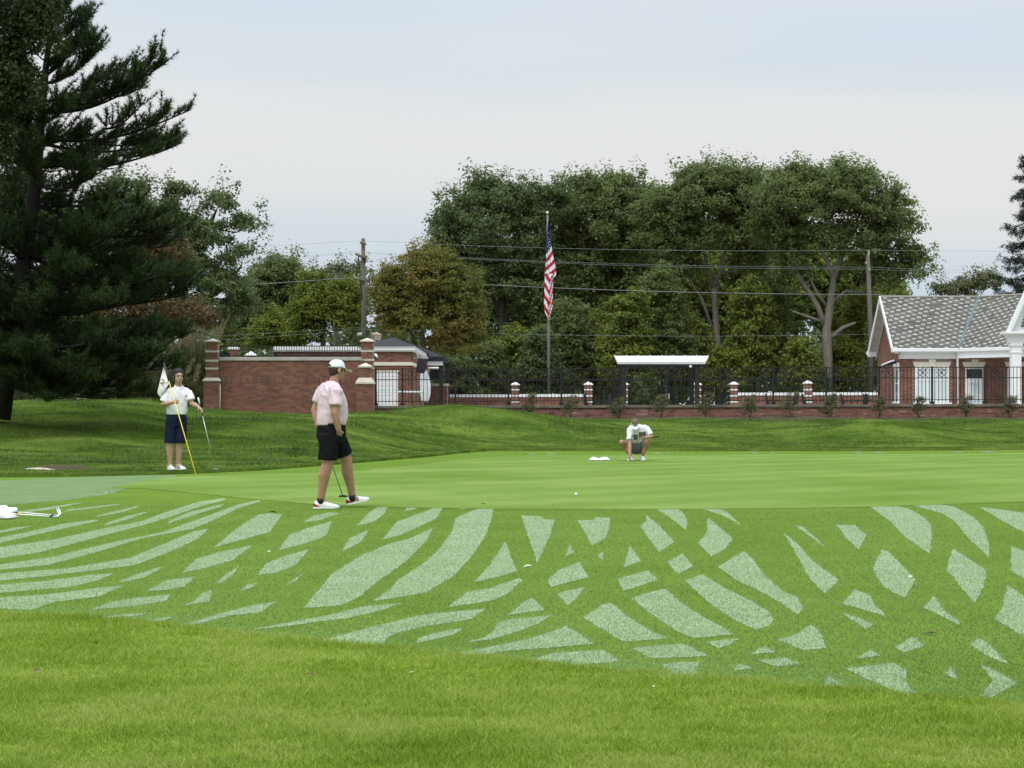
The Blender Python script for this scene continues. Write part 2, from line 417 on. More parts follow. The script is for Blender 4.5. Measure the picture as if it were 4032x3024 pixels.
M['reed'] = leafmat('grass_reeds', [(0.035, 0.045, 0.015), (0.075, 0.085, 0.03), (0.14, 0.13, 0.055)], 1.0, 0.25, 0.5)
M['plume'] = leafmat('plumes', [(0.20, 0.15, 0.09), (0.36, 0.28, 0.18)], 1.5, 0.3, 0.5)

# ------------------------------------------------------------------ ground
def curve_lookup(pts):
    xs = np.array([p[0] for p in pts]); ys = np.array([p[1] for p in pts])
    return lambda x: np.interp(x, xs, ys)
TOE = curve_lookup([(G(u, v).x, G(u, v).y) for u, v in ((-2500, 1890), (0, 1880), (400, 1876), (700, 1868), (1000, 1855), (1320, 1830), (1500, 1815), (1700, 1798), (1800, 1786), (1920, 1776), (2300, 1776), (2700, 1777), (3300, 1777), (4032, 1772), (6000, 1770))])
BACK = 82.0
def smooth(t):
    t = np.clip(t, 0, 1); return t * t * (3 - 2 * t)
def mound_z(x, y):
    x = np.asarray(x, float); y = np.asarray(y, float)
    toe = TOE(x)
    s = (y - toe) / (BACK - 1 - toe)
    z = 0.06 + 0.74 * smooth(s)
    wl = np.interp(x, [-30, -12.2, -10.4, -8.7, -7.2, -5.1, -2.5], [0.6, 1.02, 0.98, 0.66, 0.56, 0.42, 0.0])
    z = z + 0.87 * wl * np.exp(-((y - 64) / 9.0) ** 2) * smooth((y - toe) / 6.0)
    z = z + 0.78 * np.exp(-((x + 1.0) / 3.3) ** 2 - ((y - 72) / 4.2) ** 2)
    z = z + 0.54 * np.exp(-((x - 11.6) / 2.6) ** 2 - ((y - 70) / 2.6) ** 2)
    z = z + 0.10 * np.exp(-((x - 5) / 2.2) ** 2 - ((y - 70) / 2.0) ** 2)
    z = z + (0.03 * np.sin(x * 1.3 + y * 1.1) + 0.022 * np.sin(x * 0.7 - y * 2.1 + 1) + 0.012 * np.sin(x * 3.1 + y * 3.7)) * smooth((y - toe) / 2)
    return z
def sheet(name, cols_pts, mat, smooth_=True):
    """structured grid: cols_pts[i][j] points"""
    nc, nr = len(cols_pts), len(cols_pts[0])
    v = [p for c in cols_pts for p in c]
    f = [(i * nr + j, (i + 1) * nr + j, (i + 1) * nr + j + 1, i * nr + j + 1) for i in range(nc - 1) for j in range(nr - 1)]
    mb = MB(); mb.add(v, f)
    o = mb.build(name, mat, None, smooth_)
    return tag(o, kind='structure')

# base ground out to the horizon: low under the golf green, higher behind the retaining wall
mb = MB()
mb.add([(-900, -60, -0.25), (900, -60, -0.25), (900, 81.6, -0.25), (-900, 81.6, -0.25), (900, 81.6, 0.82), (-900, 81.6, 0.82), (1600, 1500, 0.82), (-1600, 1500, 0.82)],
       [(0, 1, 2, 3), (3, 2, 4, 5), (5, 4, 6, 7)])
tag(mb.build('ground', M['ground']), kind='structure')
# apron of short grass in front of the green
apron = tag(MB().add([(-60, 3, 0), (60, 3, 0), (60, 70, 0), (-60, 70, 0)], [(0, 1, 2, 3)]).build('apron', M['apron']), kind='structure')
# putting green
front = [(430, 1922), (560, 1922), (720, 1938), (1000, 1966), (1300, 1990), (1600, 1999), (1900, 2003), (2300, 2006), (2700, 2004), (3100, 2001), (3400, 1996), (3700, 1986), (4032, 1976), (4600, 1955)]
back = [(4600, 1790), (4032, 1784), (3500, 1788), (3000, 1789), (2600, 1790), (2300, 1790), (2050, 1794), (1900, 1800), (1760, 1815), (1600, 1835), (1450, 1850), (1300, 1861), (1000, 1866), (760, 1872), (640, 1882), (520, 1902)]
def ground_poly(name, px, z, mat, parent=None, step=None, jit=0.0, kind=None):
    pts = [G(u, v, z) for u, v in px]
    if step:
        q = []
        for a, b in zip(pts, pts[1:] + pts[:1]):
            n = max(1, int((b - a).length / step))
            for i in range(n):
                p = a.lerp(b, i / n)
                if i: p = p + Vector((random.gauss(0, jit), random.gauss(0, jit), 0))
                q.append(p)
        pts = q
    me = bpy.data.meshes.new(name); bm = bmesh.new()
    f = bm.faces.new([bm.verts.new(p) for p in pts])
    bmesh.ops.recalc_face_normals(bm, faces=bm.faces)
    if f.normal.z < 0: f.normal_flip()
    bmesh.ops.triangulate(bm, faces=bm.faces)
    bm.to_mesh(me); bm.free()
    me.materials.append(mat)
    o = link(name, me, parent)
    if kind: tag(o, kind=kind)
    return o
ground_poly('putting_green', front + back, 0.004, M['green'], step=0.6, jit=0.02, kind='structure')

# patches of dew the mower has left, traced where they lie on the apron
def RA(p): return [(x / 1.58, 1850 + y / 1.58) for x, y in p]
def RB(p): return [(1300 + x / 1.58, 1900 + y / 1.58) for x, y in p]
def RC(p): return [(2632 + x / 1.58, 1900 + y / 1.58) for x, y in p]
DEW = []
for p in (
    [(420, 247), (730, 212), (745, 217), (560, 242), (400, 260)], [(610, 285), (850, 225), (868, 229), (760, 264), (600, 294)],
    [(100, 262), (250, 240), (470, 207), (520, 205), (300, 248), (90, 275)],
    [(660, 332), (780, 290), (900, 262), (917, 266), (800, 307), (650, 347)], [(0, 378), (90, 358), (200, 350), (110, 372), (0, 392)],
    [(-60, 430), (0, 420), (180, 385), (400, 335), (590, 310), (612, 317), (480, 347), (250, 397), (0, 455), (-60, 465)],
    [(-60, 490), (0, 480), (330, 435), (620, 370), (880, 320), (1040, 260), (1230, 200), (1390, 177), (1410, 184), (1250, 227), (1060, 293), (880, 347), (560, 432), (250, 512), (0, 550), (-60, 560)],
    [(1050, 320), (1180, 262), (1330, 225), (1392, 211), (1370, 231), (1250, 267), (1130, 307), (1040, 337)],
    [(-60, 598), (0, 590), (330, 540), (700, 450), (1000, 390), (1280, 290), (1480, 215), (1610, 189), (1622, 196), (1490, 237), (1330, 312), (1200, 367), (900, 422), (600, 512), (300, 592), (0, 622), (-60, 628)],
    [(-60, 650), (0, 645), (400, 615), (800, 550), (1000, 470), (1200, 385), (1300, 365), (1230, 430), (1080, 500), (830, 595), (500, 635), (250, 665), (0, 690), (-60, 696)],
    [(-60, 720), (0, 715), (300, 690), (550, 655), (715, 642), (600, 690), (420, 730), (200, 748), (0, 765), (-60, 770)],
    [(-60, 800), (0, 795), (300, 775), (600, 735), (770, 722), (600, 790), (350, 820), (190, 872), (0, 862), (-60, 858)],
    [(730, 700), (850, 650), (1010, 600), (1000, 614), (900, 667), (800, 692)], [(905, 755), (1040, 685), (1215, 665), (1150, 725), (1050, 745)],
    [(560, 868), (700, 820), (860, 795), (1065, 775), (1030, 815), (820, 850)], [(650, 912), (780, 898), (915, 890), (880, 904), (690, 922)],
    [(910, 938), (1060, 914), (1075, 918), (1000, 941)], [(1100, 968), (1250, 930), (1420, 880), (1560, 845), (1720, 820), (1610, 890), (1430, 905), (1280, 945), (1160, 978)],
    [(1140, 845), (1210, 815), (1260, 765), (1318, 748), (1305, 818)], [(1335, 705), (1410, 650), (1488, 596), (1450, 650), (1390, 700)],
    [(1490, 755), (1535, 715), (1610, 702), (1560, 735)], [(1770, 725), (1830, 680), (1890, 640), (1850, 682)],
    [(1330, 483), (1430, 400), (1500, 345), (1610, 278), (1690, 270), (1755, 278), (1680, 385), (1560, 420)],
    [(1135, 640), (1220, 555), (1350, 515), (1570, 470), (1450, 560), (1300, 605)], [(1600, 655), (1660, 580), (1760, 540), (1925, 493), (1840, 590), (1720, 640)],
    [(1730, 500), (1800, 405), (1950, 350), (2065, 320), (2030, 410), (1890, 460)], [(1885, 328), (1950, 285), (2050, 265), (2110, 270), (2000, 310)]):
    DEW.append(RA(p))
for p in (
    [(165, 268), (245, 185), (300, 150), (362, 145), (330, 200), (270, 245)], [(460, 178), (490, 145), (560, 148), (520, 168)],
    [(325, 355), (420, 240), (580, 185), (650, 152), (705, 150), (660, 225), (540, 280), (430, 330)], [(800, 165), (820, 150), (865, 150), (840, 165)],
    [(75, 430), (120, 345), (240, 295), (190, 370)],
    [(-169, 781), (-64, 661), (6, 571), (200, 450), (370, 380), (490, 350), (640, 280), (600, 360), (480, 480), (330, 590), (180, 710), (80, 760), (0, 770)],
    [(270, 738), (380, 655), (430, 600), (600, 490), (690, 400), (760, 300), (780, 220), (900, 170), (960, 150), (1018, 150), (1000, 240), (960, 340), (880, 460), (770, 580), (650, 650), (590, 685), (430, 712)],
    [(-484, 911), (-240, 868), (0, 823), (210, 770), (450, 750), (300, 800), (100, 845), (-100, 868), (-300, 897)],
    [(895, 620), (990, 520), (1090, 365), (1125, 460), (1160, 553), (1050, 585)], [(1190, 205), (1310, 210), (1330, 228), (1398, 230), (1370, 320), (1290, 497), (1230, 330)],
    [(1540, 235), (1640, 232), (1660, 215), (1742, 220), (1735, 290), (1710, 345), (1630, 392), (1590, 320)], [(1460, 460), (1490, 385), (1500, 410), (1520, 432)],
    [(1663, 450), (1700, 432), (1690, 485)], [(1355, 610), (1420, 545), (1550, 495), (1608, 590), (1500, 615), (1370, 650)],
    [(740, 775), (850, 680), (990, 660), (1100, 620), (1180, 595), (1195, 605), (1120, 680), (1020, 730), (870, 755)], [(1412, 690), (1590, 648), (1540, 710), (1480, 762)],
    [(1100, 825), (1220, 735), (1260, 718), (1285, 740), (1330, 795), (1200, 810)],
    [(-104, 987), (0, 970), (300, 890), (520, 835), (650, 815), (965, 785), (880, 850), (620, 890), (430, 930), (350, 965), (330, 1000), (345, 1025), (240, 1020), (0, 992)],
    [(535, 998), (560, 965), (680, 930), (820, 905), (770, 945), (650, 975)], [(850, 995), (960, 965), (1010, 930), (1040, 880), (1100, 855), (1380, 825), (1300, 875), (1150, 930), (1000, 975)],
    [(750, 1068), (980, 1025), (1230, 975), (1370, 930), (1470, 890), (1640, 1003), (1400, 1025), (1100, 1045), (900, 1080)],
    [(1210, 1105), (1400, 1060), (1700, 1043), (1810, 1110), (1480, 1145), (1330, 1120)], [(1575, 840), (1690, 760), (1750, 750), (1860, 840), (2000, 930), (2110, 970), (1820, 990)],
    [(1870, 720), (2000, 680), (2085, 660), (2150, 720), (2260, 800), (2400, 880), (2515, 943), (2350, 960), (2260, 965), (2170, 930), (2104, 890), (2000, 820)],
    [(1790, 600), (1980, 545), (2035, 605), (1825, 675)], [(1825, 527), (1865, 390), (1935, 490)],
    [(1930, 270), (1965, 240), (1965, 200), (2050, 270), (2140, 370), (2050, 432), (1975, 340)], [(2030, 165), (2104, 162), (2170, 165), (2205, 200), (2222, 240), (2215, 295), (2104, 210)],
    [(2095, 495), (2190, 440), (2255, 520), (2160, 570)], [(1880, 1030), (2190, 1003), (2355, 1075), (2240, 1085), (2000, 1092)],
    [(2065, 1132), (2160, 1120), (2300, 1115), (2280, 1165), (2275, 1215), (2210, 1210), (2130, 1180)], [(1755, 1170), (1860, 1155), (1900, 1188)]):
    DEW.append(RB(p))
for p in (
    [(215, 165), (330, 168), (380, 195), (450, 265), (340, 205)], [(185, 375), (240, 310), (245, 215), (400, 350), (350, 415), (265, 460)],
    [(310, 525), (400, 465), (470, 425), (520, 470), (600, 580), (720, 680), (800, 710), (840, 785), (805, 820), (600, 690), (430, 610)],
    [(100, 610), (210, 570), (330, 645), (500, 730), (620, 800), (655, 850), (630, 890), (545, 915), (420, 860), (280, 770), (180, 680)],
    [(715, 310), (800, 380), (900, 490), (1060, 605), (975, 690), (880, 600), (800, 450)], [(785, 265), (835, 275), (930, 355), (975, 405), (900, 347)],
    [(1045, 262), (1160, 265), (1230, 325), (1185, 415), (1110, 350)], [(1255, 150), (1430, 148), (1500, 165), (1590, 215), (1630, 260), (1640, 330), (1625, 440), (1480, 345), (1380, 240)],
    [(1530, 145), (1660, 132), (1780, 150), (1900, 215), (1960, 280), (1990, 370), (1995, 465), (1880, 360), (1780, 240), (1700, 190)],
    [(1935, 152), (2050, 165), (2260, 195), (2260, 335), (2080, 240)], [(1270, 530), (1330, 415), (1370, 430), (1535, 600), (1470, 720), (1340, 650)],
    [(1740, 500), (1770, 410), (1975, 545), (1960, 650), (1905, 750), (1800, 620), (1735, 550)], [(2135, 395), (2260, 445), (2260, 630), (2130, 545)],
    [(1080, 755), (1160, 665), (1250, 700), (1290, 770), (1355, 835), (1200, 785)], [(1080, 810), (1160, 835), (1280, 880), (1230, 912)],
    [(1590, 780), (1650, 705), (1720, 800), (1820, 870), (1800, 885), (1700, 830)], [(2030, 850), (2080, 770), (2110, 635), (2260, 740), (2260, 985)],
    [(680, 980), (800, 940), (890, 885), (940, 930), (980, 1030), (840, 1042)], [(235, 992), (445, 970), (390, 1005), (310, 1030)], [(500, 1068), (590, 1022), (670, 1055)],
    [(560, 1108), (730, 1090), (815, 1128), (680, 1145)], [(410, 1170), (425, 1125), (535, 1155)], [(1410, 1025), (1515, 962), (1600, 1015), (1465, 1055)],
    [(1165, 1095), (1260, 1042), (1320, 1078)], [(1880, 1010), (1935, 965), (2010, 1020), (2110, 1130), (2000, 1085)],
    [(1100, 1158), (1400, 1122), (1480, 1170), (1470, 1230), (1545, 1320), (1440, 1315), (1280, 1240)], [(970, 1240), (1000, 1200), (1120, 1280), (980, 1275)],
    [(1720, 1190), (1760, 1140), (1790, 1222)], [(1945, 1135), (2060, 1185), (2165, 1245), (2010, 1335), (1945, 1325), (2020, 1230)], [(540, 1240), (720, 1235), (725, 1248), (600, 1250)]):
    DEW.append(RC(p))
for i, p in enumerate(DEW):
    ground_poly('dew_patch', p, 0.0016, M['dew'], apron, step=0.12, jit=0.004)
far_dew = [[(-200, 1896), (0, 1892), (200, 1882), (440, 1874), (688, 1869), (697, 1878), (570, 1900), (512, 1916), (437, 1945), (266, 1969), (0, 1992), (-200, 2005)],
           [(2567, 1782), (2590, 1781), (2612, 1789), (2578, 1789)], [(2612, 1782), (2655, 1781), (2640, 1787)], [(2945, 1780), (2975, 1779), (2997, 1788), (2965, 1787)],
           [(3029, 1780), (3045, 1779), (3062, 1787), (3040, 1787)], [(3350, 1780), (3380, 1779), (3412, 1787), (3375, 1787)], [(3436, 1780), (3465, 1779), (3490, 1786), (3455, 1786)],
           [(3760, 1778), (3800, 1777), (3780, 1784), (3745, 1783)], [(3850, 1777), (3890, 1776), (3940, 1782), (3890, 1783)], [(2070, 1783), (2095, 1782), (2115, 1792), (2090, 1791)],
           [(2135, 1782), (2165, 1782), (2195, 1791), (2160, 1790)], [(1560, 1838), (1648, 1829), (1646, 1833), (1565, 1841)]]
for i, p in enumerate(far_dew):
    ground_poly('dew_patch', p, 0.003 if i else 0.002, M['dewfar'], apron, step=0.25, jit=0.015)

# near rough: its edge, then a raised sheet towards the camera
edge = [(-900, 2375), (-300, 2398), (0, 2418), (300, 2434), (600, 2458), (900, 2492), (1200, 2524), (1500, 2552), (1800, 2582), (2100, 2612), (2400, 2645), (2700, 2670), (3000, 2690), (3300, 2717), (3600, 2743), (4032, 2785), (4600, 2840), (5600, 2930)]
EP = [G(u, v) for u, v in edge]
NEAR = curve_lookup([(p.x, p.y) for p in EP])
def near_z(x, y):
    s = NEAR(x) - y
    return 0.018 * smooth(s / 0.25) + 0.012 * np.sin(x * 1.7 + y) * smooth(s / 1.5) + 0.03 * smooth(s / 4)
xs = np.linspace(EP[0].x, EP[-1].x, 70)
cols = []
for x in xs:
    e = float(NEAR(x))
    ys = [e, e - 0.04, e - 0.15, e - 0.3] + list(np.linspace(e - 0.6, 1.0, 26))
    cols.append([(x, y, float(near_z(x, y)) + (0.003 if k else -0.002)) for k, y in enumerate(ys)])
sheet('rough_grass', cols, M['rough'])
# mounds behind the green
xs = list(np.linspace(-70, -17, 18)) + list(np.arange(-16.5, 18.1, 0.3)) + list(np.linspace(19, 75, 18))
cols = []
for x in xs:
    t = float(TOE(x))
    ys = [t, t + 0.03] + list(t + 0.03 + (BACK - t - 0.03) * np.linspace(0.01, 1, 64))
    cols.append([(x, y, 0.0 if k == 0 else float(mound_z(x, y))) for k, y in enumerate(ys)])
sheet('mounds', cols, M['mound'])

def vnoise(x, y, sx_, sy_, seed):
    g = np.random.default_rng(seed).uniform(0, 1, (256, 256))
    u, v = np.asarray(x) / sx_ + 1000, np.asarray(y) / sy_ + 1000
    i, j = np.floor(u).astype(int), np.floor(v).astype(int); f, k = smooth(u - i), smooth(v - j)
    a = g[i % 256, j % 256] * (1 - f) + g[(i + 1) % 256, j % 256] * f
    b = g[i % 256, (j + 1) % 256] * (1 - f) + g[(i + 1) % 256, (j + 1) % 256] * f
    return a * (1 - k) + b * k
def blades(name, pts, h, wd, lean, mat):
    n = len(pts)
    a = RNG.uniform(0, 2 * np.pi, n)
    hh = h * RNG.uniform(0.5, 1.25, n)
    d = np.stack([np.cos(a), np.sin(a), np.zeros(n)], 1) * (wd / 2)
    b = RNG.uniform(0, 2 * np.pi, n); ln = np.abs(RNG.normal(0, lean, n)) * hh
    tip = pts + np.stack([np.cos(b) * ln, np.sin(b) * ln, hh], 1)
    v = np.stack([pts - d, pts + d, tip], 1)
    o = np_mesh(name, v.reshape(-1, 3), 3, mat)
    return tag(o, kind='stuff')
# blades of the near rough, thickest by the camera
N_ = 380000
yy = 7.0 + (14.6 - 7.0) * RNG.uniform(0, 1, N_) ** 1.25
hw = 0.2247 * yy + 0.35
xx = RNG.uniform(-1, 1, N_) * hw
ok = yy < NEAR(xx) + RNG.normal(0, 0.035, N_)
xx, yy = xx[ok], yy[ok]
blades('grass_blades', np.stack([xx, yy, np.maximum(near_z(xx, yy), 0) + .002], 1), 0.010 + 0.019 * vnoise(xx, yy, .13, .10, 3) ** 1.5 + .010 * vnoise(xx, yy, .9, .6, 21) + .016 * np.exp(-((NEAR(xx) - yy) / .22) ** 2), 0.0052, 1.15, M['blade'])
# tussocky blades on the mounds
N_ = 330000
yy = RNG.uniform(39, 81.5, N_)
xx = RNG.uniform(-1, 1, N_) * (0.2247 * yy + 0.6)
ok = (yy > TOE(xx) + 0.01 + np.abs(RNG.normal(0, 0.02, N_))) & (np.hypot(xx + 6.27, yy - 42.3) > 0.32)
xx, yy = xx[ok], yy[ok]
blades('mound_grass', np.stack([xx, yy, mound_z(xx, yy) - 0.008], 1), 0.022 + 0.17 * (vnoise(xx, yy, 1.6, 1.0, 5) * .6 + vnoise(xx, yy, .4, .35, 6) * .4) ** 3 * (.25 + .75 * smooth((yy - TOE(xx) - 1.2) / 1.5)), 0.013, 1.1, M['mblade'])

# short blades of the apron, pale where dew lies on them
def inside(poly, x, y):
    r = np.zeros(len(x), bool); n = len(poly)
    for i in range(n):
        (x0, y0), (x1, y1) = poly[i], poly[(i + 1) % n]
        if abs(y1 - y0) < 1e-9: continue
        c = ((y0 > y) != (y1 > y)) & (x < (x1 - x0) * (y - y0) / (y1 - y0) + x0)
        r ^= c
    return r
N_ = 480000
yy = 9.4 + (29.5 - 9.4) * RNG.uniform(0, 1, N_) ** 1.3
xx = RNG.uniform(-1, 1, N_) * (0.2247 * yy + 0.3)
FR = curve_lookup([(G(u, v).x, G(u, v).y) for u, v in front])
ok = (yy > NEAR(xx) - 0.03) & (yy < FR(xx) - .02)
xx, yy = xx[ok], yy[ok]
jx, jy = xx + RNG.normal(0, .012, len(xx)), yy + RNG.normal(0, .02, len(xx))
wet = np.zeros(len(xx), bool)
for p in DEW:
    q = [G(u, v) for u, v in p]; q = [(a.x, a.y) for a in q]
    bx = (jx > min(a[0] for a in q)) & (jx < max(a[0] for a in q)) & (jy > min(a[1] for a in q)) & (jy < max(a[1] for a in q))
    k = np.where(bx)[0]
    wet[k] |= inside(q, jx[k], jy[k])
ed = np.abs(jy - NEAR(jx))                                     # dew also lingers along the edge of the rough
wet |= RNG.uniform(0, 1, len(xx)) < .42 * np.exp(-(ed / .55) ** 2) * vnoise(xx, yy, .9, .5, 11)
keep = wet | (RNG.uniform(0, 1, len(xx)) < .62)
blades('apron_grass', np.stack([xx, yy, np.zeros(len(xx))], 1)[keep & ~wet], .011, .0055, .8, M['ablade'])
blades('dewy_blades', np.stack([xx, yy, np.zeros(len(xx))], 1)[wet], .012, .0060, .8, M['dblade'])

# bunker on the left under the pine: a sliver of sand below a broken earth lip
def mz(x, y): return float(mound_z(x, y)) if y > float(TOE(x)) else 0.0
YK = 43.3
ka, kb = X(45, YK), X(300, YK)
def outline(n, x0, x1, y0, y1, seed):
    r_ = random.Random(seed); a = []
    for k in range(n):
        t = 2 * math.pi * k / n; q = 1 + r_.uniform(-.12, .12)
        a.append(((x0 + x1) / 2 + (x1 - x0) / 2 * math.cos(t) * q, (y0 + y1) / 2 + (y1 - y0) / 2 * math.sin(t) * q))
    return a
def patch(name, ring, h, mat, parent=None):
    n = len(ring); cx_ = sum(p[0] for p in ring) / n; cy_ = sum(p[1] for p in ring) / n
    mid = [((x + cx_) / 2, (y + cy_) / 2) for x, y in ring]
    vv = [(cx_, cy_, mz(cx_, cy_) + h)] + [(x, y, mz(x, y) + h) for x, y in mid] + [(x, y, mz(x, y) - .01) for x, y in ring]
    f = [(0, 1 + k, 1 + (k + 1) % n) for k in range(n)] + [(1 + k, 1 + n + k, 1 + n + (k + 1) % n, 1 + (k + 1) % n) for k in range(n)]
    return MB().add(vv, f).build(name, mat, parent, True)
bunker = tag(patch('bunker', outline(30, ka, kb - .35, YK - .25, YK + .40, 4), .035, M['sand']), kind='structure')
patch('bunker_lip', outline(34, ka + .25, X(360, YK), YK + .28, YK + .85, 9), .06, M['soil'], bunker)

# ------------------------------------------------------------------ masonry
def root_loc(o):
    p = Vector((0, 0, 0))
    while o is not None:
        p += Vector(o.location); o = o.parent
    return p
def wb(mb, name, mat, parent, smooth=False, bevel=0.0):
    """build shapes given in world coordinates as a child of parent (an unrotated thing)"""
    L = root_loc(parent)
    mb.v = [(p[0] - L.x, p[1] - L.y, p[2] - L.z) for p in mb.v]
    return mb.build(name, mat, parent, smooth, bevel=bevel)
BRICK = MB().box((-0.5, 0, -0.5), (0.5, 0.06, 0.5)).mesh('brick')
BRICK.materials.append(M['brick'])
BRICK_WORN = BRICK.copy(); BRICK_WORN.materials.clear(); BRICK_WORN.materials.append(M['brick_worn'])
def brickwork(parent, x0, x1, z0, z1, yf, single=0, me=None, side=None, soldier=False, proud=0.010, prefer=None, holes=()):
    """running bond on a face; side='x' lays it along y on a face of constant x. The first `single` bricks are parts, the rest one part"""
    me = me or BRICK
    L = root_loc(parent)
    cz, cl, jt = (0.0677, 0.203, 0.010) if not soldier else (0.203, 0.0677, 0.010)
    nrow = max(1, int(round((z1 - z0) / cz))); ch = (z1 - z0) / nrow
    spots = []
    for r in range(nrow):
        zc = z0 + (r + 0.5) * ch
        xa = x0 - (cl / 2 if (r % 2 and not soldier) else 0)
        while xa < x1 - 0.02:
            a, b = max(xa, x0), min(xa + cl, x1)
            xa += cl
            if b - a < 0.04: continue
            xm = (a + b) / 2
            if any(h[0] < xm < h[1] and h[2] < zc < h[3] for h in holes): continue
            spots.append((xm, b - a - jt, zc, ch - jt))
    order = list(range(len(spots)))
    if prefer: order.sort(key=lambda i: prefer(spots[i]))
    rest = MB()
    for n, i in enumerate(order):
        xm, wl, zc, hl = spots[i]
        dy = random.uniform(0, 0.003)
        if n < single:
            o = link('brick', me, parent)
            if side == 'x':
                o.rotation_euler = (0, 0, -math.pi / 2); o.location = (yf - proud - dy - L.x, xm - L.y, zc - L.z)
            else:
                o.location = (xm - L.x, yf - proud - dy - L.y, zc - L.z)
            o.scale = (wl, 1, hl)
        elif side == 'x':
            rest.box((yf - proud - dy, xm - wl / 2, zc - hl / 2), (yf + 0.03, xm + wl / 2, zc + hl / 2))
        else:
            rest.box((xm - wl / 2, yf - proud - dy, zc - hl / 2), (xm + wl / 2, yf + 0.03, zc + hl / 2))
    if rest.v:
        tag(wb(rest, 'bricks', me.materials[0], parent), kind='stuff')

# terrace wall with stone coping on the left
YW = 81.0
t_wall = empty('brick_wall', (X(1140, YW), YW, 0.5), 'long dark red brick wall with grey stone coping behind the man in pink', 'wall')
wx0, wx1 = X(862, YW), X(1424, YW)
wb(MB().box((wx0, YW, 0.4), (wx1, YW + 0.4, Z(1420, YW))), 'core', M['mortar_dark'], t_wall)
zs0, zs1 = Z(1508, YW), Z(1487, YW)
brickwork(t_wall, wx0, wx1, 0.45, zs0 - 0.01, YW, 180, prefer=lambda s: -s[2])
brickwork(t_wall, wx0, wx1, zs0, zs1, YW, 60, soldier=True, proud=0.022)
brickwork(t_wall, wx0, wx1, zs1 + 0.01, Z(1421, YW), YW, 60)
wb(MB().box((wx0, YW - 0.05, Z(1420, YW)), (wx1, YW + 0.45, Z(1409, YW))).box((wx0, YW - 0.03, Z(1409, YW)), (wx1, YW + 0.43, Z(1406, YW))), 'coping', M['stone_grey'], t_wall, bevel=0.01)

def pillar(name, label, uc, Y, lower, shaft, cap2, single, bands=(), group=None, slab=None, tint='stone'):
    """lower=(half width px, v top, v base); shaft=(half width px, v top); tapering stone between; pyramid stone on top (v apex)"""
    xc = X(uc, Y); pm = F / Y
    t = empty(name, (xc, Y, 0.4), label, 'pillar', group)
    hl = lower[0] / pm
    wb(MB().box((xc - hl, Y, 0.3), (xc + hl, Y + 2 * hl, Z(lower[1], Y))), 'core', M['mortar_dark'], t)
    brickwork(t, xc - hl, xc + hl, 0.5, Z(lower[1], Y), Y, single)
    hs = shaft[0] / pm
    if slab:
        z0, z1 = Z(slab[0], Y), Z(slab[1], Y); zm = z0 + (z1 - z0) * 0.28
        o_ = 0.035
        mb = MB().frustum((xc - hl - o_, Y - o_), (xc + hl + o_, Y + 2 * hl + o_), zm, z1, (hs + 0.02) / (hl + o_))
        mb.box((xc - hl - o_, Y - o_, z0), (xc + hl + o_, Y + 2 * hl + o_, zm))
        wb(mb, 'stone_step', M[tint], t)
        ys = Y + hl - hs
        wb(MB().box((xc - hs, ys, z1 - 0.02), (xc + hs, ys + 2 * hs, Z(shaft[1], Y))), 'shaft_core', M['mortar_dark'], t)
        cuts = sorted([z1] + [q for v0, v1 in bands for q in (Z(v1, Y), Z(v0, Y))] + [Z(shaft[1], Y)])
        for a, b in zip(cuts[0::2], cuts[1::2]):
            brickwork(t, xc - hs, xc + hs, a + 0.005, b - 0.005, ys, single // 2)
    else:
        ys = Y
    for v0, v1 in bands:
        wb(MB().box((xc - hs - 0.016, ys - 0.018, Z(v1, Y)), (xc + hs + 0.016, ys + 2 * hs + 0.018, Z(v0, Y))), 'stone_band', M[tint], t)
    z0, z1 = Z(shaft[1] if slab else lower[1], Y), Z(cap2, Y)
    zm = z0 + (z1 - z0) * 0.3; e = 0.045 if slab else 0.05
    mb = MB().box((xc - hs - e, ys - e, z0), (xc + hs + e, ys + 2 * hs + e, zm)).frustum((xc - hs - e, ys - e), (xc + hs + e, ys + 2 * hs + e), zm, z1, 0.06)
    wb(mb, 'capstone', M[tint], t)
    return t
pillar('brick_pillar', 'tall banded brick pillar at the left end of the long brick wall', 833, YW - 0.25, (32, 1501, 1650), (23.5, 1347), 1332, 40, ((1380, 1387), (1416, 1424), (1447, 1455)), slab=(1501, 1487))
pillar('brick_pillar', 'tall banded brick pillar at the right end of the wall, floodlight above it', 1446, YW + 0.5, (24, 1450, 1650), (24, 1346), 1330, 36, ((1378, 1386), (1413, 1421)), slab=(1452, 1450))
pillar('brick_pillar', 'short stepped brick pillar with two pale capstones in front of the floodlight pillar', 1437, YW - 1.2, (33, 1512, 1650), (23, 1447), 1428, 40, slab=(1512, 1487))
for u_, lb in ((867, 'thin white conduit running down beside the left banded pillar'), (1471, 'thin white conduit running down beside the short stepped pillar')):
    o = tag(MB().tube([P(u_, 1512, YW - 0.5), P(u_, 1660, YW - 0.5)], 0.014, 6).build('conduit', M['stone'], None, True), lb, 'conduit', 'conduits beside the brick pillars')
# railing along the wall top
rail = empty('railing', (X(1140, YW), YW + 0.2, Z(1406, YW)), 'black metal railing along the coping of the long brick wall', 'railing')
rx0, rx1 = X(862, YW), X(1421, YW)
for v_, nm in ((1362, 'top_rail'), (1401, 'bottom_rail')):
    wb(MB().box((rx0, YW + 0.18, Z(v_, YW) - 0.016), (rx1, YW + 0.22, Z(v_, YW) + 0.016)), nm, M['black'], rail)
BAL = MB().box((-0.009, -0.009, 0), (0.009, 0.009, 1)).mesh('baluster', M['black'])
nb = 56
for i in range(nb):
    x = rx0 + (rx1 - rx0) * (i + 0.5) / nb
    o = link('baluster', BAL, rail); o.location = Vector((x, YW + 0.2, Z(1401, YW))) - rail.location
    o.scale = (1, 1, Z(1362, YW) - Z(1401, YW))

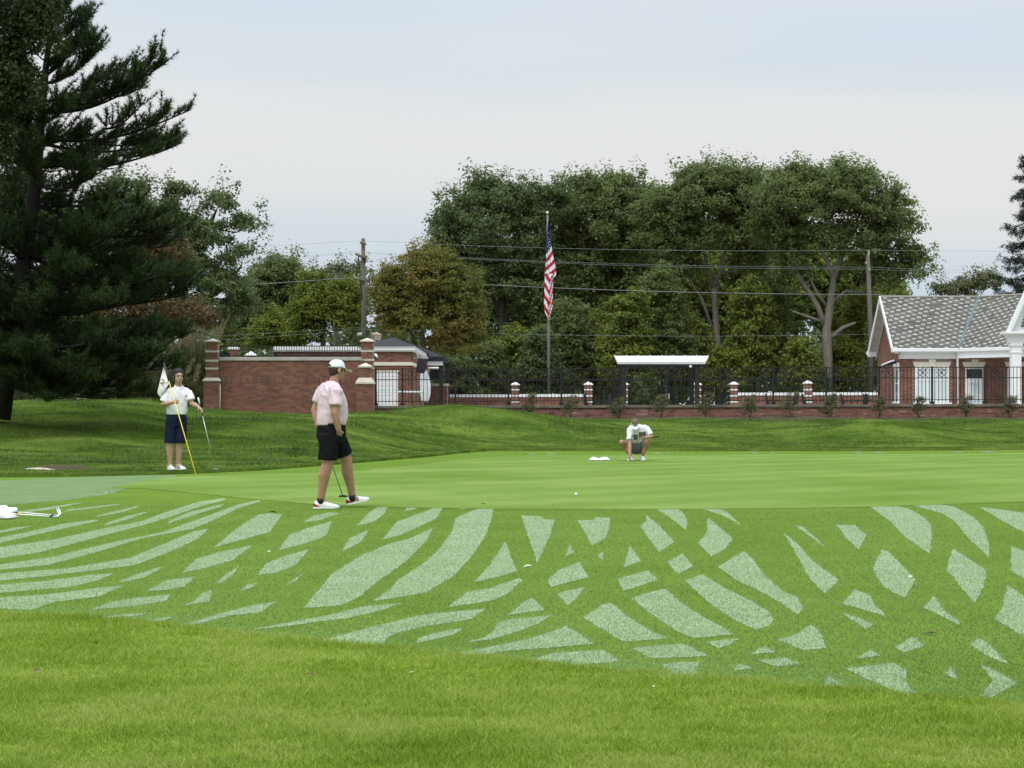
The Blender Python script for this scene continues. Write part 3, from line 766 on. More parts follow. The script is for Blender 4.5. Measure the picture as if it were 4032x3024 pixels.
# retaining wall under the long fence
def fz(x): return 0.0031 * (x - X(1476, YW))            # the whole run rises a little to the right
rw = empty('retaining_wall', (X(2700, YW), YW, 0.5), 'low worn brick retaining wall with weathered stone cap under the black fence', 'wall')
qx0, qx1 = X(1472, YW), X(4230, YW)
SH = 12
for i in range(SH):
    a, b = qx0 + (qx1 - qx0) * i / SH, qx0 + (qx1 - qx0) * (i + 1) / SH
    z = Z(1609, YW) + fz((a + b) / 2)
    wb(MB().box((a, YW, 0.3), (b, YW + 0.4, z)), 'core', M['mortar'], rw)
    brickwork(rw, a, b, 0.55, z, YW, 24, BRICK_WORN, prefer=lambda s: -s[2])
n = 15
for i in range(n):
    a, b = qx0 + (qx1 - qx0) * i / n, qx0 + (qx1 - qx0) * (i + 1) / n
    z0, z1 = Z(1609, YW) + fz((a + b) / 2), Z(1598, YW) + fz((a + b) / 2)
    wb(MB().box((a + 0.004, YW - 0.06, z0), (b - 0.004, YW + 0.46, z1)), 'cap_slab', M['cap_dark'], rw, bevel=0.012)
# fence
fence = empty('iron_fence', (X(2700, YW), YW + 0.2, Z(1598, YW)), 'long black metal picket fence with lattice squares on the retaining wall', 'fence')
YF = YW + 0.15
zt, zm_, zb_ = Z(1453, YF), Z(1495, YF), Z(1581, YF)
posts_u = [1480] + [1585 + 208.5 * i for i in range(13)]
POST = MB().box((-0.033, -0.033, 0), (0.033, 0.033, 1)).box((-0.042, -0.042, 1), (0.042, 0.042, 1.012)).box((-0.075, -0.075, 0), (0.075, 0.075, 0.07)).mesh('post', M['black'])
PICK = MB().box((-0.0095, -0.0095, 0), (0.0095, 0.0095, 1)).mesh('picket', M['black'])
LAT = MB()
s_ = 0.19
for k in (-1, 0, 1):
    for sgn in (1, -1):
        a = [(-s_, 0, sgn * -s_), (s_, 0, sgn * s_)]
        off = k * 0.19
        p0 = Vector((-s_, 0, sgn * (-s_) + off)); p1 = Vector((s_, 0, sgn * s_ + off))
        lo_, hi_ = -s_, s_
        if k: # clip the outer diagonals to the square
            if sgn == 1: p0, p1 = (Vector((-s_, 0, -s_ + off)), Vector((s_ - off, 0, s_))) if k > 0 else (Vector((-s_ - off, 0, -s_)), Vector((s_, 0, s_ + off)))
            else: p0, p1 = (Vector((-s_ + off, 0, s_)), Vector((s_, 0, -s_ + off))) if k > 0 else (Vector((-s_, 0, s_ + off)), Vector((s_ + off, 0, -s_)))
        LAT.tube([p0, p1], 0.010, 5)
LAT.tube([(0, -0.02, 0), (0, 0.02, 0)], 0.042, 10)
LATM = LAT.mesh('lattice', M['black'])
for i, u in enumerate(posts_u):
    x = X(u, YF); o = link('post', POST, fence)
    o.location = Vector((x, YF, Z(1598, YF) + fz(x) + 0.004)) - fence.location
    o.scale = (1, 1, (Z(1450, YF) - Z(1598, YF)) / 1.012)
for a, b in zip(posts_u[:-1], posts_u[1:]):
    xa, xb = X(a, YF) + 0.033, X(b, YF) - 0.033
    for z in (zt, zm_, zb_):
        za, zc = z + fz(xa), z + fz(xb)
        wb(MB().add([(xa, YF - .014, za - .014), (xb, YF - .014, zc - .014), (xb, YF + .014, zc - .014), (xa, YF + .014, za - .014), (xa, YF - .014, za + .014), (xb, YF - .014, zc + .014), (xb, YF + .014, zc + .014), (xa, YF + .014, za + .014)],
                    ((0, 3, 2, 1), (4, 5, 6, 7), (0, 1, 5, 4), (1, 2, 6, 5), (2, 3, 7, 6), (3, 0, 4, 7))), 'rail', M['black'], fence)
    n = max(3, int((xb - xa) / 0.122))
    for k in range(n):
        x = xa + (xb - xa) * (k + 0.5) / n
        o = link('picket', PICK, fence); o.location = Vector((x, YF, zb_ - 0.10 + fz(x))) - fence.location
        o.scale = (1, 1, zt - zb_ + 0.10)
    if b - a > 150:
        for x in (xa + 0.30, xb - 0.30):
            o = link('lattice', LATM, fence); o.location = Vector((x, YF - 0.012, (zt + zm_) / 2 + fz(x))) - fence.location
            o.scale = (1, 1, (zt - zm_ - 0.03) / 0.38)

# pool deck behind
tag(MB().box((X(1472, YW), YW + 0.46, 0.3), (40, 113.5, 0.95)).build('pool_deck', M['deck']), kind='structure')

# ------------------------------------------------------------------ small service building
YB, YB2 = 88.0, 108.0
bx0, bx1 = X(1090, YB), X(1619, YB)
pb = empty('service_building', ((bx0 + bx1) / 2, YB, 0.9), 'small red brick building with white fascia and dark hip roof behind the wall', 'building')
zf0, zf1 = Z(1379, YB), Z(1362, YB)
wb(MB().box((bx0, YB, 0.6), (bx1, YB2, zf0)), 'wall', M['mortar_dark'], pb)
brickwork(pb, bx0, bx1, Z(1425, YB), zf0, YB, 120)
brickwork(pb, X(1470, YB), bx1, 0.95, Z(1440, YB), YB, 120, holes=((X(1484, YB), X(1566, YB), 0.9, Z(1464, YB)),))
mbk = MB()
brickwork(pb, YB, YB2, Z(1425, YB), zf0, bx1 + 0.02, 0, side='x', proud=-0.01)
brickwork(pb, YB, YB2, 0.95, Z(1440, YB), bx1 + 0.02, 0, side='x', proud=-0.01)
wb(MB().box((bx0 - 0.05, YB - 0.05, Z(1439, YB)), (bx1 + 0.05, YB2, Z(1426, YB))), 'stone_band', M['cream'], pb)
wb(MB().box((bx0 - 0.12, YB - 0.14, zf0), (bx1 + 0.14, YB2, zf1)).box((bx0 - 0.10, YB - 0.11, zf0 - 0.05), (bx1 + 0.11, YB2, zf0)), 'fascia', M['white'], pb)
zr = Z(1329, YB + 4)
rx_, ry_ = X(1545, YB + 4), YB + 4
r0 = [(bx0 - 0.2, YB - 0.2, zf1 + 0.004), (bx1 + 0.2, YB - 0.2, zf1 + 0.004), (bx1 + 0.2, YB2 + 0.2, zf1 + 0.004), (bx0 - 0.2, YB2 + 0.2, zf1 + 0.004)]
# hip roof over the right half, flat to the left
rl = X(1440, YB)
wb(MB().add([(rl - 0.3, YB - 0.2, zf1 + 0.004), r0[1], r0[2], (rl - 0.3, YB2 + 0.2, zf1 + 0.004), (rx_, ry_, zr), (rx_, YB2 - 4, zr)],
            [(0, 1, 4), (1, 2, 5, 4), (2, 3, 5), (3, 0, 4, 5), (0, 3, 2, 1)]), 'roof', M['roof_dark'], pb)
# white roll door
dx0, dx1 = X(1484, YB), X(1566, YB)
mb = MB()
for k in range(9):
    za = 0.95 + (Z(1464, YB) - 0.95) * k / 9; zc = 0.95 + (Z(1464, YB) - 0.95) * (k + 1) / 9
    mb.box((dx0, YB - 0.03, za + 0.004), (dx1, YB + 0.02, zc - 0.004))
wb(mb, 'roll_door', M['white'], pb)
wb(MB().box((dx0 - 0.05, YB - 0.06, Z(1464, YB)), (dx1 + 0.05, YB + 0.01, Z(1459, YB))), 'door_frame', M['cream'], pb)
# black fabric canopy behind the corner of the service building
YC = 100.0
can = empty('canopy', (X(1717, YC), YC, 0.95), 'black fabric hipped canopy on dark posts right of the service building', 'canopy')
c0, c1 = X(1640, YC), X(1748, YC)
zc0, zc1 = Z(1422, YC), Z(1404, YC)
wb(MB().box((c0, YC, zc0), (c1, YC + 6.5, zc1)), 'valance', M['black_fabric'], can)
top = [(c0, YC, zc1), (c1, YC, zc1), (c1, YC + 6.5, zc1), (c0, YC + 6.5, zc1), (X(1640, YC), YC + 2, Z(1358, YC)), (X(1640, YC), YC + 4.5, Z(1358, YC))]
wb(MB().add(top, [(0, 1, 4), (1, 2, 5, 4), (2, 3, 5), (3, 0, 4, 5)]), 'canopy_cover', M['black_fabric'], can)
wb(MB().box((c0, YC + 0.1, Z(1438, YC)), (c1 - 0.05, YC + 0.3, zc0)), 'beam', M['white'], can)
for u, y in ((1736, 0.3), (1748, 6.0)):
    wb(MB().box((X(u, YC) - 0.09, YC + y, 0.9), (X(u, YC) + 0.09, YC + y + 0.18, zc0)), 'post', M['black'], can)
wb(MB().box((X(1690, YC), YC + 0.5, Z(1492, YC)), (X(1728, YC), YC + 1.0, Z(1455, YC))), 'screen_box', M['dark'], can)
wb(MB().tube([P(1685, 1450, YC - 0.1), P(1727, 1450, YC - 0.1)], 0.05, 8), 'tube_lamp', M['white'], can)
# brick kiosk under the canopy
k_ = empty('brick_counter', (X(1722, YC), YC + 1.2, 0.95), 'low red brick counter with white top under the black canopy', 'counter')
kx0, kx1 = X(1686, YC + 1.2), X(1762, YC + 1.2)
wb(MB().box((kx0, YC + 1.2, 0.9), (kx1, YC + 2.2, Z(1519, YC))), 'core', M['mortar_dark'], k_)
brickwork(k_, kx0, kx1, 0.95, Z(1519, YC), YC + 1.2, 60)
wb(MB().box((kx0 - 0.06, YC + 1.12, Z(1519, YC)), (kx1 + 0.06, YC + 2.28, Z(1509, YC))), 'counter_top', M['stone'], k_)
# furled white parasol
YU = 86.0
um = empty('furled_parasol', (X(1673, YU), YU, 0.95), 'tall white furled parasol standing at the service building corner', 'parasol')
xc = X(1673, YU); za, zc = Z(1583, YU), Z(1462, YU)
rings = []
for k in range(12):
    t = k / 11; z = za + (zc - za) * t
    r = 0.05 + 0.125 * math.sin(math.pi * min(1, (t * 0.85 + 0.08))) ** 0.7
    rings.append([(xc + 0.02 * math.sin(t * 5) + r * (1 + 0.22 * math.cos(6 * a)) * math.cos(a), YU + r * (1 + 0.22 * math.cos(6 * a)) * math.sin(a), z) for a in [2 * math.pi * q / 24 for q in range(24)]])
wb(MB().loft(rings), 'cover', M['white'], um, True)
wb(MB().tube([(xc, YU, 0.95), (xc, YU, zc + 0.1)], 0.025, 8), 'pole', M['black'], um, True)
wb(MB().tube([(xc, YU, 0.95), (xc, YU, 1.02)], 0.25, 16), 'base', M['dark'], um, True)
# loudspeaker on a bracket
YS = 85.0
sp = empty('loudspeaker', (X(1660, YS), YS, Z(1440, YS)), 'black loudspeaker box tilted down from a bracket at the white fascia', 'loudspeaker')
Mx = Matrix.Translation(P(1661, 1441, YS)) @ Matrix.Rotation(math.radians(-14), 4, 'X') @ Matrix.Rotation(math.radians(7), 4, 'Y')
wb(MB().add([Mx @ Vector(p) for p in ((-.20, -.17, -.24), (.15, -.17, -.24), (.12, .17, -.24), (-.15, .17, -.24), (-.16, -.21, .24), (.22, -.21, .24), (.18, .17, .24), (-.14, .17, .24))],
            ((0, 3, 2, 1), (4, 5, 6, 7), (0, 1, 5, 4), (1, 2, 6, 5), (2, 3, 7, 6), (3, 0, 4, 7))), 'cabinet', M['black_fabric'], sp, bevel=0.02)
wb(MB().tube([P(1630, 1411, YS + 1), P(1655, 1410, YS), P(1668, 1416, YS)], 0.025, 8).tube([P(1640, 1380, YS + 2.5), P(1645, 1405, YS + 0.6)], 0.025, 8), 'bracket', M['pole_grey'], sp)
wb(MB().box(tuple(P(1646, 1412, YS + .3)), tuple(P(1686, 1405, YS + .9))), 'bracket_plate', M['stone_grey'], sp)
# floodlights
YL = 84.0
fl = empty('floodlight', (X(1470, YL), YL, Z(1345, YL)), 'boxy tan floodlight with square lens behind the tall right pillar', 'floodlight')
Mx = Matrix.Translation(P(1480, 1326, YL)) @ Matrix.Rotation(math.radians(28), 4, 'Z') @ Matrix.Rotation(math.radians(12), 4, 'X')
wb(MB().add([Mx @ Vector(p) for p in ((-.14, -.13, -.12), (.14, -.13, -.12), (.14, .14, -.12), (-.14, .14, -.12), (-.17, -.18, .12), (.17, -.18, .12), (.17, .16, .12), (-.17, .16, .12))],
            ((0, 3, 2, 1), (4, 5, 6, 7), (0, 1, 5, 4), (1, 2, 6, 5), (2, 3, 7, 6), (3, 0, 4, 7))), 'housing', M['tan'], fl, bevel=0.01)
wb(MB().add([Mx @ Vector(p) for p in ((-.12, -.142, -.10), (.12, -.142, -.10), (.14, -.178, .085), (-.14, -.178, .085))], ((0, 1, 2, 3),)), 'lens', M['stone'], fl)
wb(MB().tube([P(1474, 1340, YL), P(1466, 1362, YL)], 0.03, 8), 'stem', M['tan'], fl)
f2 = empty('spotlight', (X(1480, YL), YL, Z(1400, YL)), 'small black spotlight with white lens on the side of the tall right pillar', 'spotlight')
wb(MB().tube([P(1473, 1396, YL), P(1484, 1411, YL - .1)], [0.055, 0.07], 10), 'housing', M['black'], f2, True)
wb(MB().tube([P(1477.5, 1395, YL - .1), P(1485, 1407, YL - .2)], 0.045, 10), 'lens', M['white'], f2, True)
# lane rope stretched across the door
YR = 84.5
lr = empty('lane_rope', (X(1570, YR), YR, Z(1543, YR)), 'pale green and white float rope hung in front of the white roll door', 'rope')
for i in range(22):
    u0 = 1486 + i * 8.2
    wb(MB().tube([P(u0, 1542.5 + i * 0.05, YR), P(u0 + 7.4, 1542.5 + i * 0.05, YR)], 0.034 if u0 > 1562 else 0.02, 8), 'float', M['rope'] if i % 2 else M['white'], lr, True)
wb(MB().tube([P(1482, 1542.5, YR), P(1668, 1543.5, YR)], 0.008, 6), 'cord', M['white'], lr)
for u_, h_ in ((1483, 1600), (1667, 1600)):
    wb(MB().tube([P(u_, 1540, YR), Vector((X(u_, YR), YR, 0.9))], 0.02, 6), 'stake', M['pole_grey'], lr)
# behind the terrace railing: small pillars
for u_, hw_, vt, Y_, lb in ((918, 21, 1376, 95, 'stubby brick pillar with flat white cap seen through the railing'), (987, 22, 1399, 97, 'pillar with a low white pyramid cap just above the coping, behind the railing')):
    t = empty('garden_pillar', (X(u_, Y_), Y_, 0.8), lb, 'pillar', 'small pillars behind the terrace railing')
    xa, xb = X(u_ - hw_ + 3, Y_), X(u_ + hw_ - 3, Y_)
    wb(MB().box((xa, Y_, 0.7), (xb, Y_ + 0.35, Z(vt, Y_))), 'core', M['mortar_dark'], t)
    brickwork(t, xa, xb, Z(vt + 28, Y_), Z(vt, Y_), Y_, 10)
    if vt < 1390:
        wb(MB().box((xa - .04, Y_ - .04, Z(vt, Y_)), (xb + .04, Y_ + .39, Z(vt - 7, Y_))).box((xa - .02, Y_ - .02, Z(vt - 7, Y_)), (xb + .02, Y_ + .37, Z(vt - 10, Y_))), 'capstone', M['white'], t)
    else:
        wb(MB().frustum((xa - .06, Y_ - .06), (xb + .06, Y_ + .41), Z(vt, Y_), Z(vt - 16, Y_), 0.1), 'capstone', M['white'], t)
gr_ = empty('patio_screen', (X(880, 92), 92, 1.5), 'dark slanting panel behind the left end of the terrace railing', 'screen')
wb(MB().add([P(862, 1378, 92), P(905, 1392, 92), P(905, 1409, 92), P(862, 1409, 92), P(862, 1378, 92.6), P(905, 1392, 92.6), P(905, 1409, 92.6), P(862, 1409, 92.6)], ((0, 1, 2, 3), (4, 7, 6, 5), (0, 4, 5, 1), (1, 5, 6, 2), (2, 6, 7, 3), (3, 7, 4, 0))), 'panel', M['glass_dark'], gr_)

# ------------------------------------------------------------------ perimeter wall far behind the pool
YP = 112.0
for (ua, ub, vt), lb in (((1755, 2014, 1553), 'left stretch of low brick perimeter wall with white coping, beside the counter'), ((2044, 2302, 1552), 'low brick perimeter wall with white coping behind the flagpole foot'), ((2905, 3167, 1546), 'low white-capped brick perimeter wall right of the shelter'), ((3197, 3470, 1545), 'low white-capped brick perimeter wall behind the loungers by the house')):
    t = empty('perimeter_wall', (X((ua + ub) / 2, YP), YP, 0.9), lb, 'wall', 'perimeter walls behind the pool')
    xa, xb = X(ua, YP), X(ub, YP)
    wb(MB().box((xa, YP, 0.8), (xb, YP + 0.3, Z(vt + 11, YP))), 'core', M['mortar_dark'], t)
    brickwork(t, xa, xb, 0.95, Z(vt + 11, YP), YP, 40, prefer=lambda s: -s[2])
    n = int((xb - xa) / 0.3)
    for i in range(n):
        a, b = xa + (xb - xa) * i / n, xa + (xb - xa) * (i + 1) / n
        wb(MB().box((a + .006, YP - .06, Z(vt + 11, YP)), (b - .006, YP + .36, Z(vt, YP))), 'coping_stone', M['white'], t)
for u_, vt, lb in ((2029, 1517, 'banded brick pillar left of the flagpole on the perimeter wall'), (2317, 1516, 'banded brick pillar right of the flagpole, at the wall end'), (2458, 1516, 'banded brick pillar behind the left shelter post'), (2745, 1516, 'banded brick pillar behind the right shelter post'), (2891, 1515, 'banded brick pillar just right of the shelter roof end'), (3182, 1511, 'banded brick pillar between the shelter and the slate-roofed house')):
    pillar('gate_pillar', lb, u_, YP - 0.05, (14.5, vt, 1600), (14.5, vt), vt - 13, 24, ((1532, 1537), (1556, 1561), (1580, 1585)), 'banded pillars of the perimeter wall', tint='white')
# dark fence between the pillars and behind
bf = empty('back_fence', (X(2300, 118), 118, 0.9), 'faint dark rail fence in front of the trees behind the perimeter wall', 'fence')
for v_ in (1497, 1525, 1560):
    wb(MB().box((X(1760, 118), 118, Z(v_, 118) - .025), (X(3460, 118), 118.05, Z(v_, 118) + .025)), 'rail', M['black'], bf)
for i in range(18):
    x = X(1760 + i * 100, 118)
    wb(MB().box((x - .035, 117.98, 0.8), (x + .035, 118.06, Z(1490, 118))), 'post', M['black'], bf)
# flagpole with hanging flag
YG = 116.0
fp = empty('flagpole', (X(2159, YG), YG, 0.8), 'tall grey metal flagpole with ball finial behind the perimeter wall', 'flagpole')
wb(MB().tube([(X(2160, YG), YG, 0.8), (X(2160, YG), YG, Z(1250, YG)), (X(2156, YG), YG, Z(846, YG))], [0.085, 0.075, 0.045], 12), 'pole', M['pole_grey'], fp, True)
wb(MB().ball(P(2155, 838, YG), 0.085), 'finial', M['steel'], fp, True)
# limp flag: strips gathered along the pole, striped along the cloth
flag = empty('hanging_flag', P(2158, 880, YG - 0.15), 'limp red white and blue striped flag with stars hanging down the flagpole', 'flag')
left_e = [(870, 2158), (900, 2155), (950, 2152), (1000, 2150), (1020, 2151), (1050, 2147), (1080, 2145), (1100, 2144), (1150, 2143), (1200, 2142), (1230, 2145), (1262, 2158)]
right_e = [(870, 2161), (900, 2164), (950, 2169), (1000, 2176), (1020, 2181), (1050, 2187), (1080, 2190), (1100, 2178), (1150, 2177), (1200, 2176), (1230, 2171), (1262, 2162)]
lf, rf = curve_lookup(left_e), curve_lookup(right_e)
stripe_v, nv_, nu_ = [], 96, 12
mb_r, mb_w, mb_b = MB(), MB(), MB()
def fpt(i, j):
    v = 870 + (1262 - 870) * i / nv_; s = j / nu_
    u = lf(v) + (rf(v) - lf(v)) * s
    d = 0.10 * math.sin(s * 9 + v * 0.02) * (0.3 + (v - 870) / 392)
    return P(u, v, YG - 0.22 - d)
for i in range(nv_):
    for j in range(nu_):
        v = 870 + (1262 - 870) * (i + .5) / nv_; s = (j + .5) / nu_
        q = (v - 985) + (s - 0.5) * 34                      # upper fold: stripes rise to the right
        if v > 1080: q = (v - 985) - (s - 0.55) * 58 if s < 0.62 else (v - 985) + 40 + (s - 0.62) * 160
        if q < 0: tgt = mb_b
        else: tgt = mb_w if int(q / (17 if v < 1080 else 22)) % 2 == 0 else mb_r
        tgt.add([fpt(i, j), fpt(i, j + 1), fpt(i + 1, j + 1), fpt(i + 1, j)], [(0, 1, 2, 3)])
for mb, nm, mt in ((mb_b, 'canton', 'flag_blue'), (mb_r, 'red_stripes', 'flag_red'), (mb_w, 'white_stripes', 'flag_white')):
    o = wb(mb, nm, M[mt], flag)
for (u, v) in ((2157, 936), (2162, 944), (2158, 954), (2164, 952), (2161, 962), (2166, 964), (2157, 970), (2163, 974), (2169, 974), (2160, 984), (2159, 918)):
    pts = []
    cpt = P(u, v, YG - 0.40)
    for k in range(10):
        r = 0.030 if k % 2 == 0 else 0.013
        a = math.pi / 2 + k * math.pi / 5
        pts.append(cpt + Vector((r * math.cos(a), 0, r * math.sin(a))))
    mb = MB(); mb.add(pts + [p + Vector((0, .01, 0)) for p in pts], [tuple(range(10)), tuple(range(19, 9, -1))] + [(k, 10 + k, 10 + (k + 1) % 10, (k + 1) % 10) for k in range(10)])
    wb(mb, 'star', M['flag_white'], flag)
# shelter
YH = 103.0
sh = empty('shelter', (X(2605, YH), YH, 0.95), 'open black-framed shelter with sloping white metal roof beyond the fence', 'shelter')
ux0, ux1 = 2432, 2777
mb = MB()
a, b = P(2432, 1425, YH), P(2777, 1425, YH)
c, d = P(2790, 1401, YH + 3.2), P(2420, 1401, YH + 3.2)
mb.add([a, b, c, d] + [p + Vector((0, 0.05, -0.10)) for p in (a, b, c, d)], ((0, 1, 2, 3), (4, 7, 6, 5), (0, 4, 5, 1), (1, 5, 6, 2), (2, 6, 7, 3), (3, 7, 4, 0)))
wb(mb, 'roof', M['awning_white'], sh)
for i in range(9):
    t = i / 8
    p, q = a.lerp(b, t), d.lerp(c, t)
    wb(MB().tube([p + Vector((0, 0, .02)), q + Vector((0, 0, .02))], 0.022, 6), 'roof_rib', M['awning_white'], sh)
wb(MB().box((a.x + .1, YH + .12, Z(1443, YH)), (b.x - .1, YH + .3, Z(1427, YH))), 'beam', M['black'], sh)
wb(MB().box((d.x + .1, YH + 3.2, Z(1440, YH)), (c.x - .1, YH + 3.35, Z(1404, YH))), 'rear_beam', M['black'], sh)
for u in (2458, 2746):
    for y in (0.12, 3.1):
        wb(MB().box((X(u, YH) - .10, YH + y, 0.9), (X(u, YH) + .10, YH + y + .2, Z(1441, YH))), 'post', M['black'], sh)
o = wb(MB().ball(P(2719, 1443, YH - .02), (.06, .06, .06)), 'lamp', M['white'], sh, True)
t = empty('notice_board', (X(2629, 106), 106, 0.95), 'small white notice on a post under the shelter', 'sign')
wb(MB().box(tuple(P(2622, 1571, 106)), tuple(P(2636, 1549, 106.05))), 'board', M['white'], t)
wb(MB().box((X(2627, 106), 106.06, 0.95), (X(2631, 106), 106.1, Z(1571, 106) + .1)), 'post', M['black'], t)
# pool loungers and chairs
def lounger(u, Y, label, dirn):
    t = empty('pool_chair', (X(u, Y), Y, 0.95), label, 'chair', 'dark pool chairs behind the fence', rz=dirn * .35)
    L = []
    M3 = Matrix.Translation((dirn * .26, 0, .33)) @ Matrix.Rotation(dirn * math.radians(9), 4, 'Y')
    MB().loft([[M3 @ V((.022 * math.cos(a), w_ * math.sin(a), z)) for a in [2 * math.pi * k / 14 for k in range(14)]] for z, w_ in ((0, .22), (.15, .235), (.38, .23), (.50, .17), (.545, .07))]).build('backrest', M['black_fabric'], t, True)
    MB().box((-.26, -.22, .31), (.26, .22, .345)).build('seat', M['black_fabric'], t, bevel=0.02)
    for sx_ in (-.26, .26):
        for sy_ in (-.24, .24):
            MB().tube([(sx_, sy_, 0.0), (sx_ * .92, sy_, .31)], 0.02, 6).build('leg', M['black'], t)
    for sy_ in (-.28, .28):
        MB().box((-.28, sy_ - .025, .52), (.26, sy_ + .025, .55)).tube([(-.26, sy_, .0), (-.26, sy_, .53)], .018, 6).build('armrest', M['black'], t)
cs = [(2330, 'dark pool chair by the wall-end pillar right of the flagpole'), (2375, 'dark pool chair in the gap left of the shelter'), (3045, 'dark pool chair right of the shelter, leftmost of its row'), (3110, 'dark pool chair second from left right of the shelter'), (3190, 'dark pool chair in front of the pillar nearest the house'), (3260, 'dark pool chair right of the pillar nearest the house'), (3342, 'dark pool chair with upright back midway to the house'), (3385, 'dark pool chair next but one from the house corner'), (3430, 'dark pool chair nearest the house corner')]
for i, (u, lb) in enumerate(cs):
    lounger(u, 101.0 + (i % 3) * 0.6, lb, 1 if i % 2 else -1)

# ------------------------------------------------------------------ house on the right
YHs = 93.0
xl = X(3543, YHs)                                        # left front corner
house = empty('pool_house', (xl + 3, YHs, 0.6), 'red brick house with patterned slate roof, white trim and a columned porch', 'house')
YBk = 98.6; YRg = (YHs + YBk) / 2
ze = Z(1384, YHs); zrg = Z(1171, YRg)
XR = 24.5
core = MB()
core.add([(xl, YHs, 0.5), (XR, YHs, 0.5), (XR, YBk, 0.5), (xl, YBk, 0.5), (xl, YHs, ze), (XR, YHs, ze), (XR, YBk, ze), (xl, YBk, ze), (xl, YRg, zrg - 0.25), (XR, YRg, zrg - 0.25)],
         [(0, 1, 5, 4), (1, 2, 6, 9, 5), (2, 3, 7, 6), (3, 0, 4, 8, 7), (4, 5, 9, 8), (8, 9, 6, 7)])
wb(core, 'wall', M['mortar_dark'], house)
def hx(u, Y=YHs): return X(u, Y)
holes = ((hx(3600), hx(3740), Z(1586, YHs), Z(1413, YHs)), (hx(3798), hx(3872), 0.5, Z(1413, YHs)), (hx(3960), hx(4010), .5, Z(1413, YHs)))
brickwork(house, xl, XR, 0.95, Z(1413, YHs), YHs, 200, holes=holes, prefer=lambda s: -s[2])
# gable bricks, following the slope
g = MB(); nr = int((zrg - 0.3 - 0.95) / 0.0677)
for r in range(nr):
    zc = 0.95 + (r + .5) * 0.0677
    if zc < ze: ya, yb = YHs, YBk
    else:
        k = (zc - ze) / (zrg - 0.25 - ze); ya, yb = YHs + (YRg - YHs) * k + .05, YBk - (YBk - YRg) * k - .05
    y = ya - (0.1 if r % 2 else 0)
    while y < yb - .03:
        p, q = max(y, ya), min(y + .203, yb); y += .203
        if q - p < .04 or (YHs + .05 < (p + q) / 2 < YHs + 1.1 and 1.3 < zc < Z(1440, YHs)): continue
        g.box((xl - .010 - random.uniform(0, .003), p + .005, zc - .029), (xl + .03, q - .005, zc + .029))
tag(wb(g, 'gable_bricks', M['brick'], house), kind='stuff')
# roof planes of slates
OV = 0.34
xg = xl - OV
zeave = Z(1372, YHs - 0.35); ye = YHs - 0.35
slope = Vector((0, YRg - ye, zrg - zeave)); Ls = slope.length; sdir = slope.normalized(); nrm = Vector((0, -sdir.z, sdir.y))
def roof_plane(base0, xdir, width_fn, slope_dir, length, normal, singles):
    """courses of slates; returns"""
    exp_, wid = 0.107, 0.175
    n = int(length / exp_)
    R = Matrix((xdir, slope_dir, normal)).transposed().to_4x4()
    sl = MB().box((-.5, 0, -.5), (.5, 1, .5)).mesh('slate', M['slate']); sp_ = sl.copy(); sp_.materials.clear(); sp_.materials.append(M['slate_pale'])
    L = root_loc(house); rest_d, rest_p = MB(), MB(); cnt = 0
    for r in range(n):
        s0 = r * exp_
        x0, x1 = width_fn((r + .5) / n)
        x = x0 - (wid / 2 if r % 2 else 0); k = 0
        k0 = -int(1.5 * r) if r % 2 == 0 else -int(1.5 * r + .5)
        while x < x1 - .02:
            a, b = max(x, x0), min(x + wid, x1); x += wid; k += 1
            if b - a < .03: continue
            pale = (k - 1 + k0) % 4 == 0 and random.random() < 0.96
            c = base0 + xdir * ((a + b) / 2) + slope_dir * s0 + normal * (0.012 + random.uniform(0, .004))
            Mt = Matrix.Translation(c) @ R @ Matrix.Rotation(-0.045, 4, 'X') @ Matrix.Diagonal((b - a - .008, exp_ * 1.12, .012, 1))
            if pale and cnt < singles:
                cnt += 1
                o = link('slate', sp_, house)
                o.matrix_local = Matrix.Translation(-L) @ Mt
            else:
                (rest_p if pale else rest_d).box((-.5, 0, -.5), (.5, 1, .5), Mt)
    tag(wb(rest_d, 'dark_slates', M['slate'], house), kind='stuff')
    if rest_p.v: tag(wb(rest_p, 'pale_slates', M['slate_pale'], house), kind='stuff')
vx_top, vx_bot = X(3855, YRg), X(3775, ye)
base = Vector((0, ye, zeave))
roof_plane(base, Vector((1, 0, 0)), lambda t: (xg, vx_bot + (vx_top - vx_bot) * t), sdir, Ls, nrm, 190)
# second wing: its eave comes forward to the right
e2a = Vector((vx_bot, ye, zeave)); e2b = P(4045, 1360, YHs - 3.3); e2b.z = zeave
xd2 = (e2b - e2a).normalized()
r2a = Vector((vx_top, YRg, zrg)); 
sd2 = (r2a - e2a) - xd2 * (r2a - e2a).dot(xd2); L2 = sd2.length; sd2.normalize(); n2 = xd2.cross(sd2).normalized()
sh2 = (r2a - e2a).dot(xd2); W2 = (e2b - e2a).length
roof_plane(e2a, xd2, lambda t: (sh2 * t + .03, W2 + 4.2), sd2, L2, n2, 100)
under = MB()
under.add([(xg, ye, zeave - .02), (vx_bot, ye, zeave - .02), (vx_top, YRg, zrg - .02), (xg, YRg, zrg - .02), (xg, YBk + .35, zeave - .02), (XR, YBk + .35, zeave - .02), (XR, YRg, zrg - .02)], [(0, 1, 2, 3), (3, 6, 5, 4), (3, 2, 6)])
q0, q1, q2, q3 = e2a, e2a + xd2 * (W2 + 4.2), e2a + xd2 * (W2 + 4.2) + sd2 * L2, r2a
dn = Vector((0, 0, -.02))
under.add([q + dn for q in (q0, q1, q2, q3)], [(0, 1, 2, 3)])
wb(under, 'roof_deck', M['slate'], house)
wb(MB().tube([e2a + n2 * .03, r2a + n2 * .03], 0.055, 6, 0.5), 'valley_flashing', M['copper'], house)
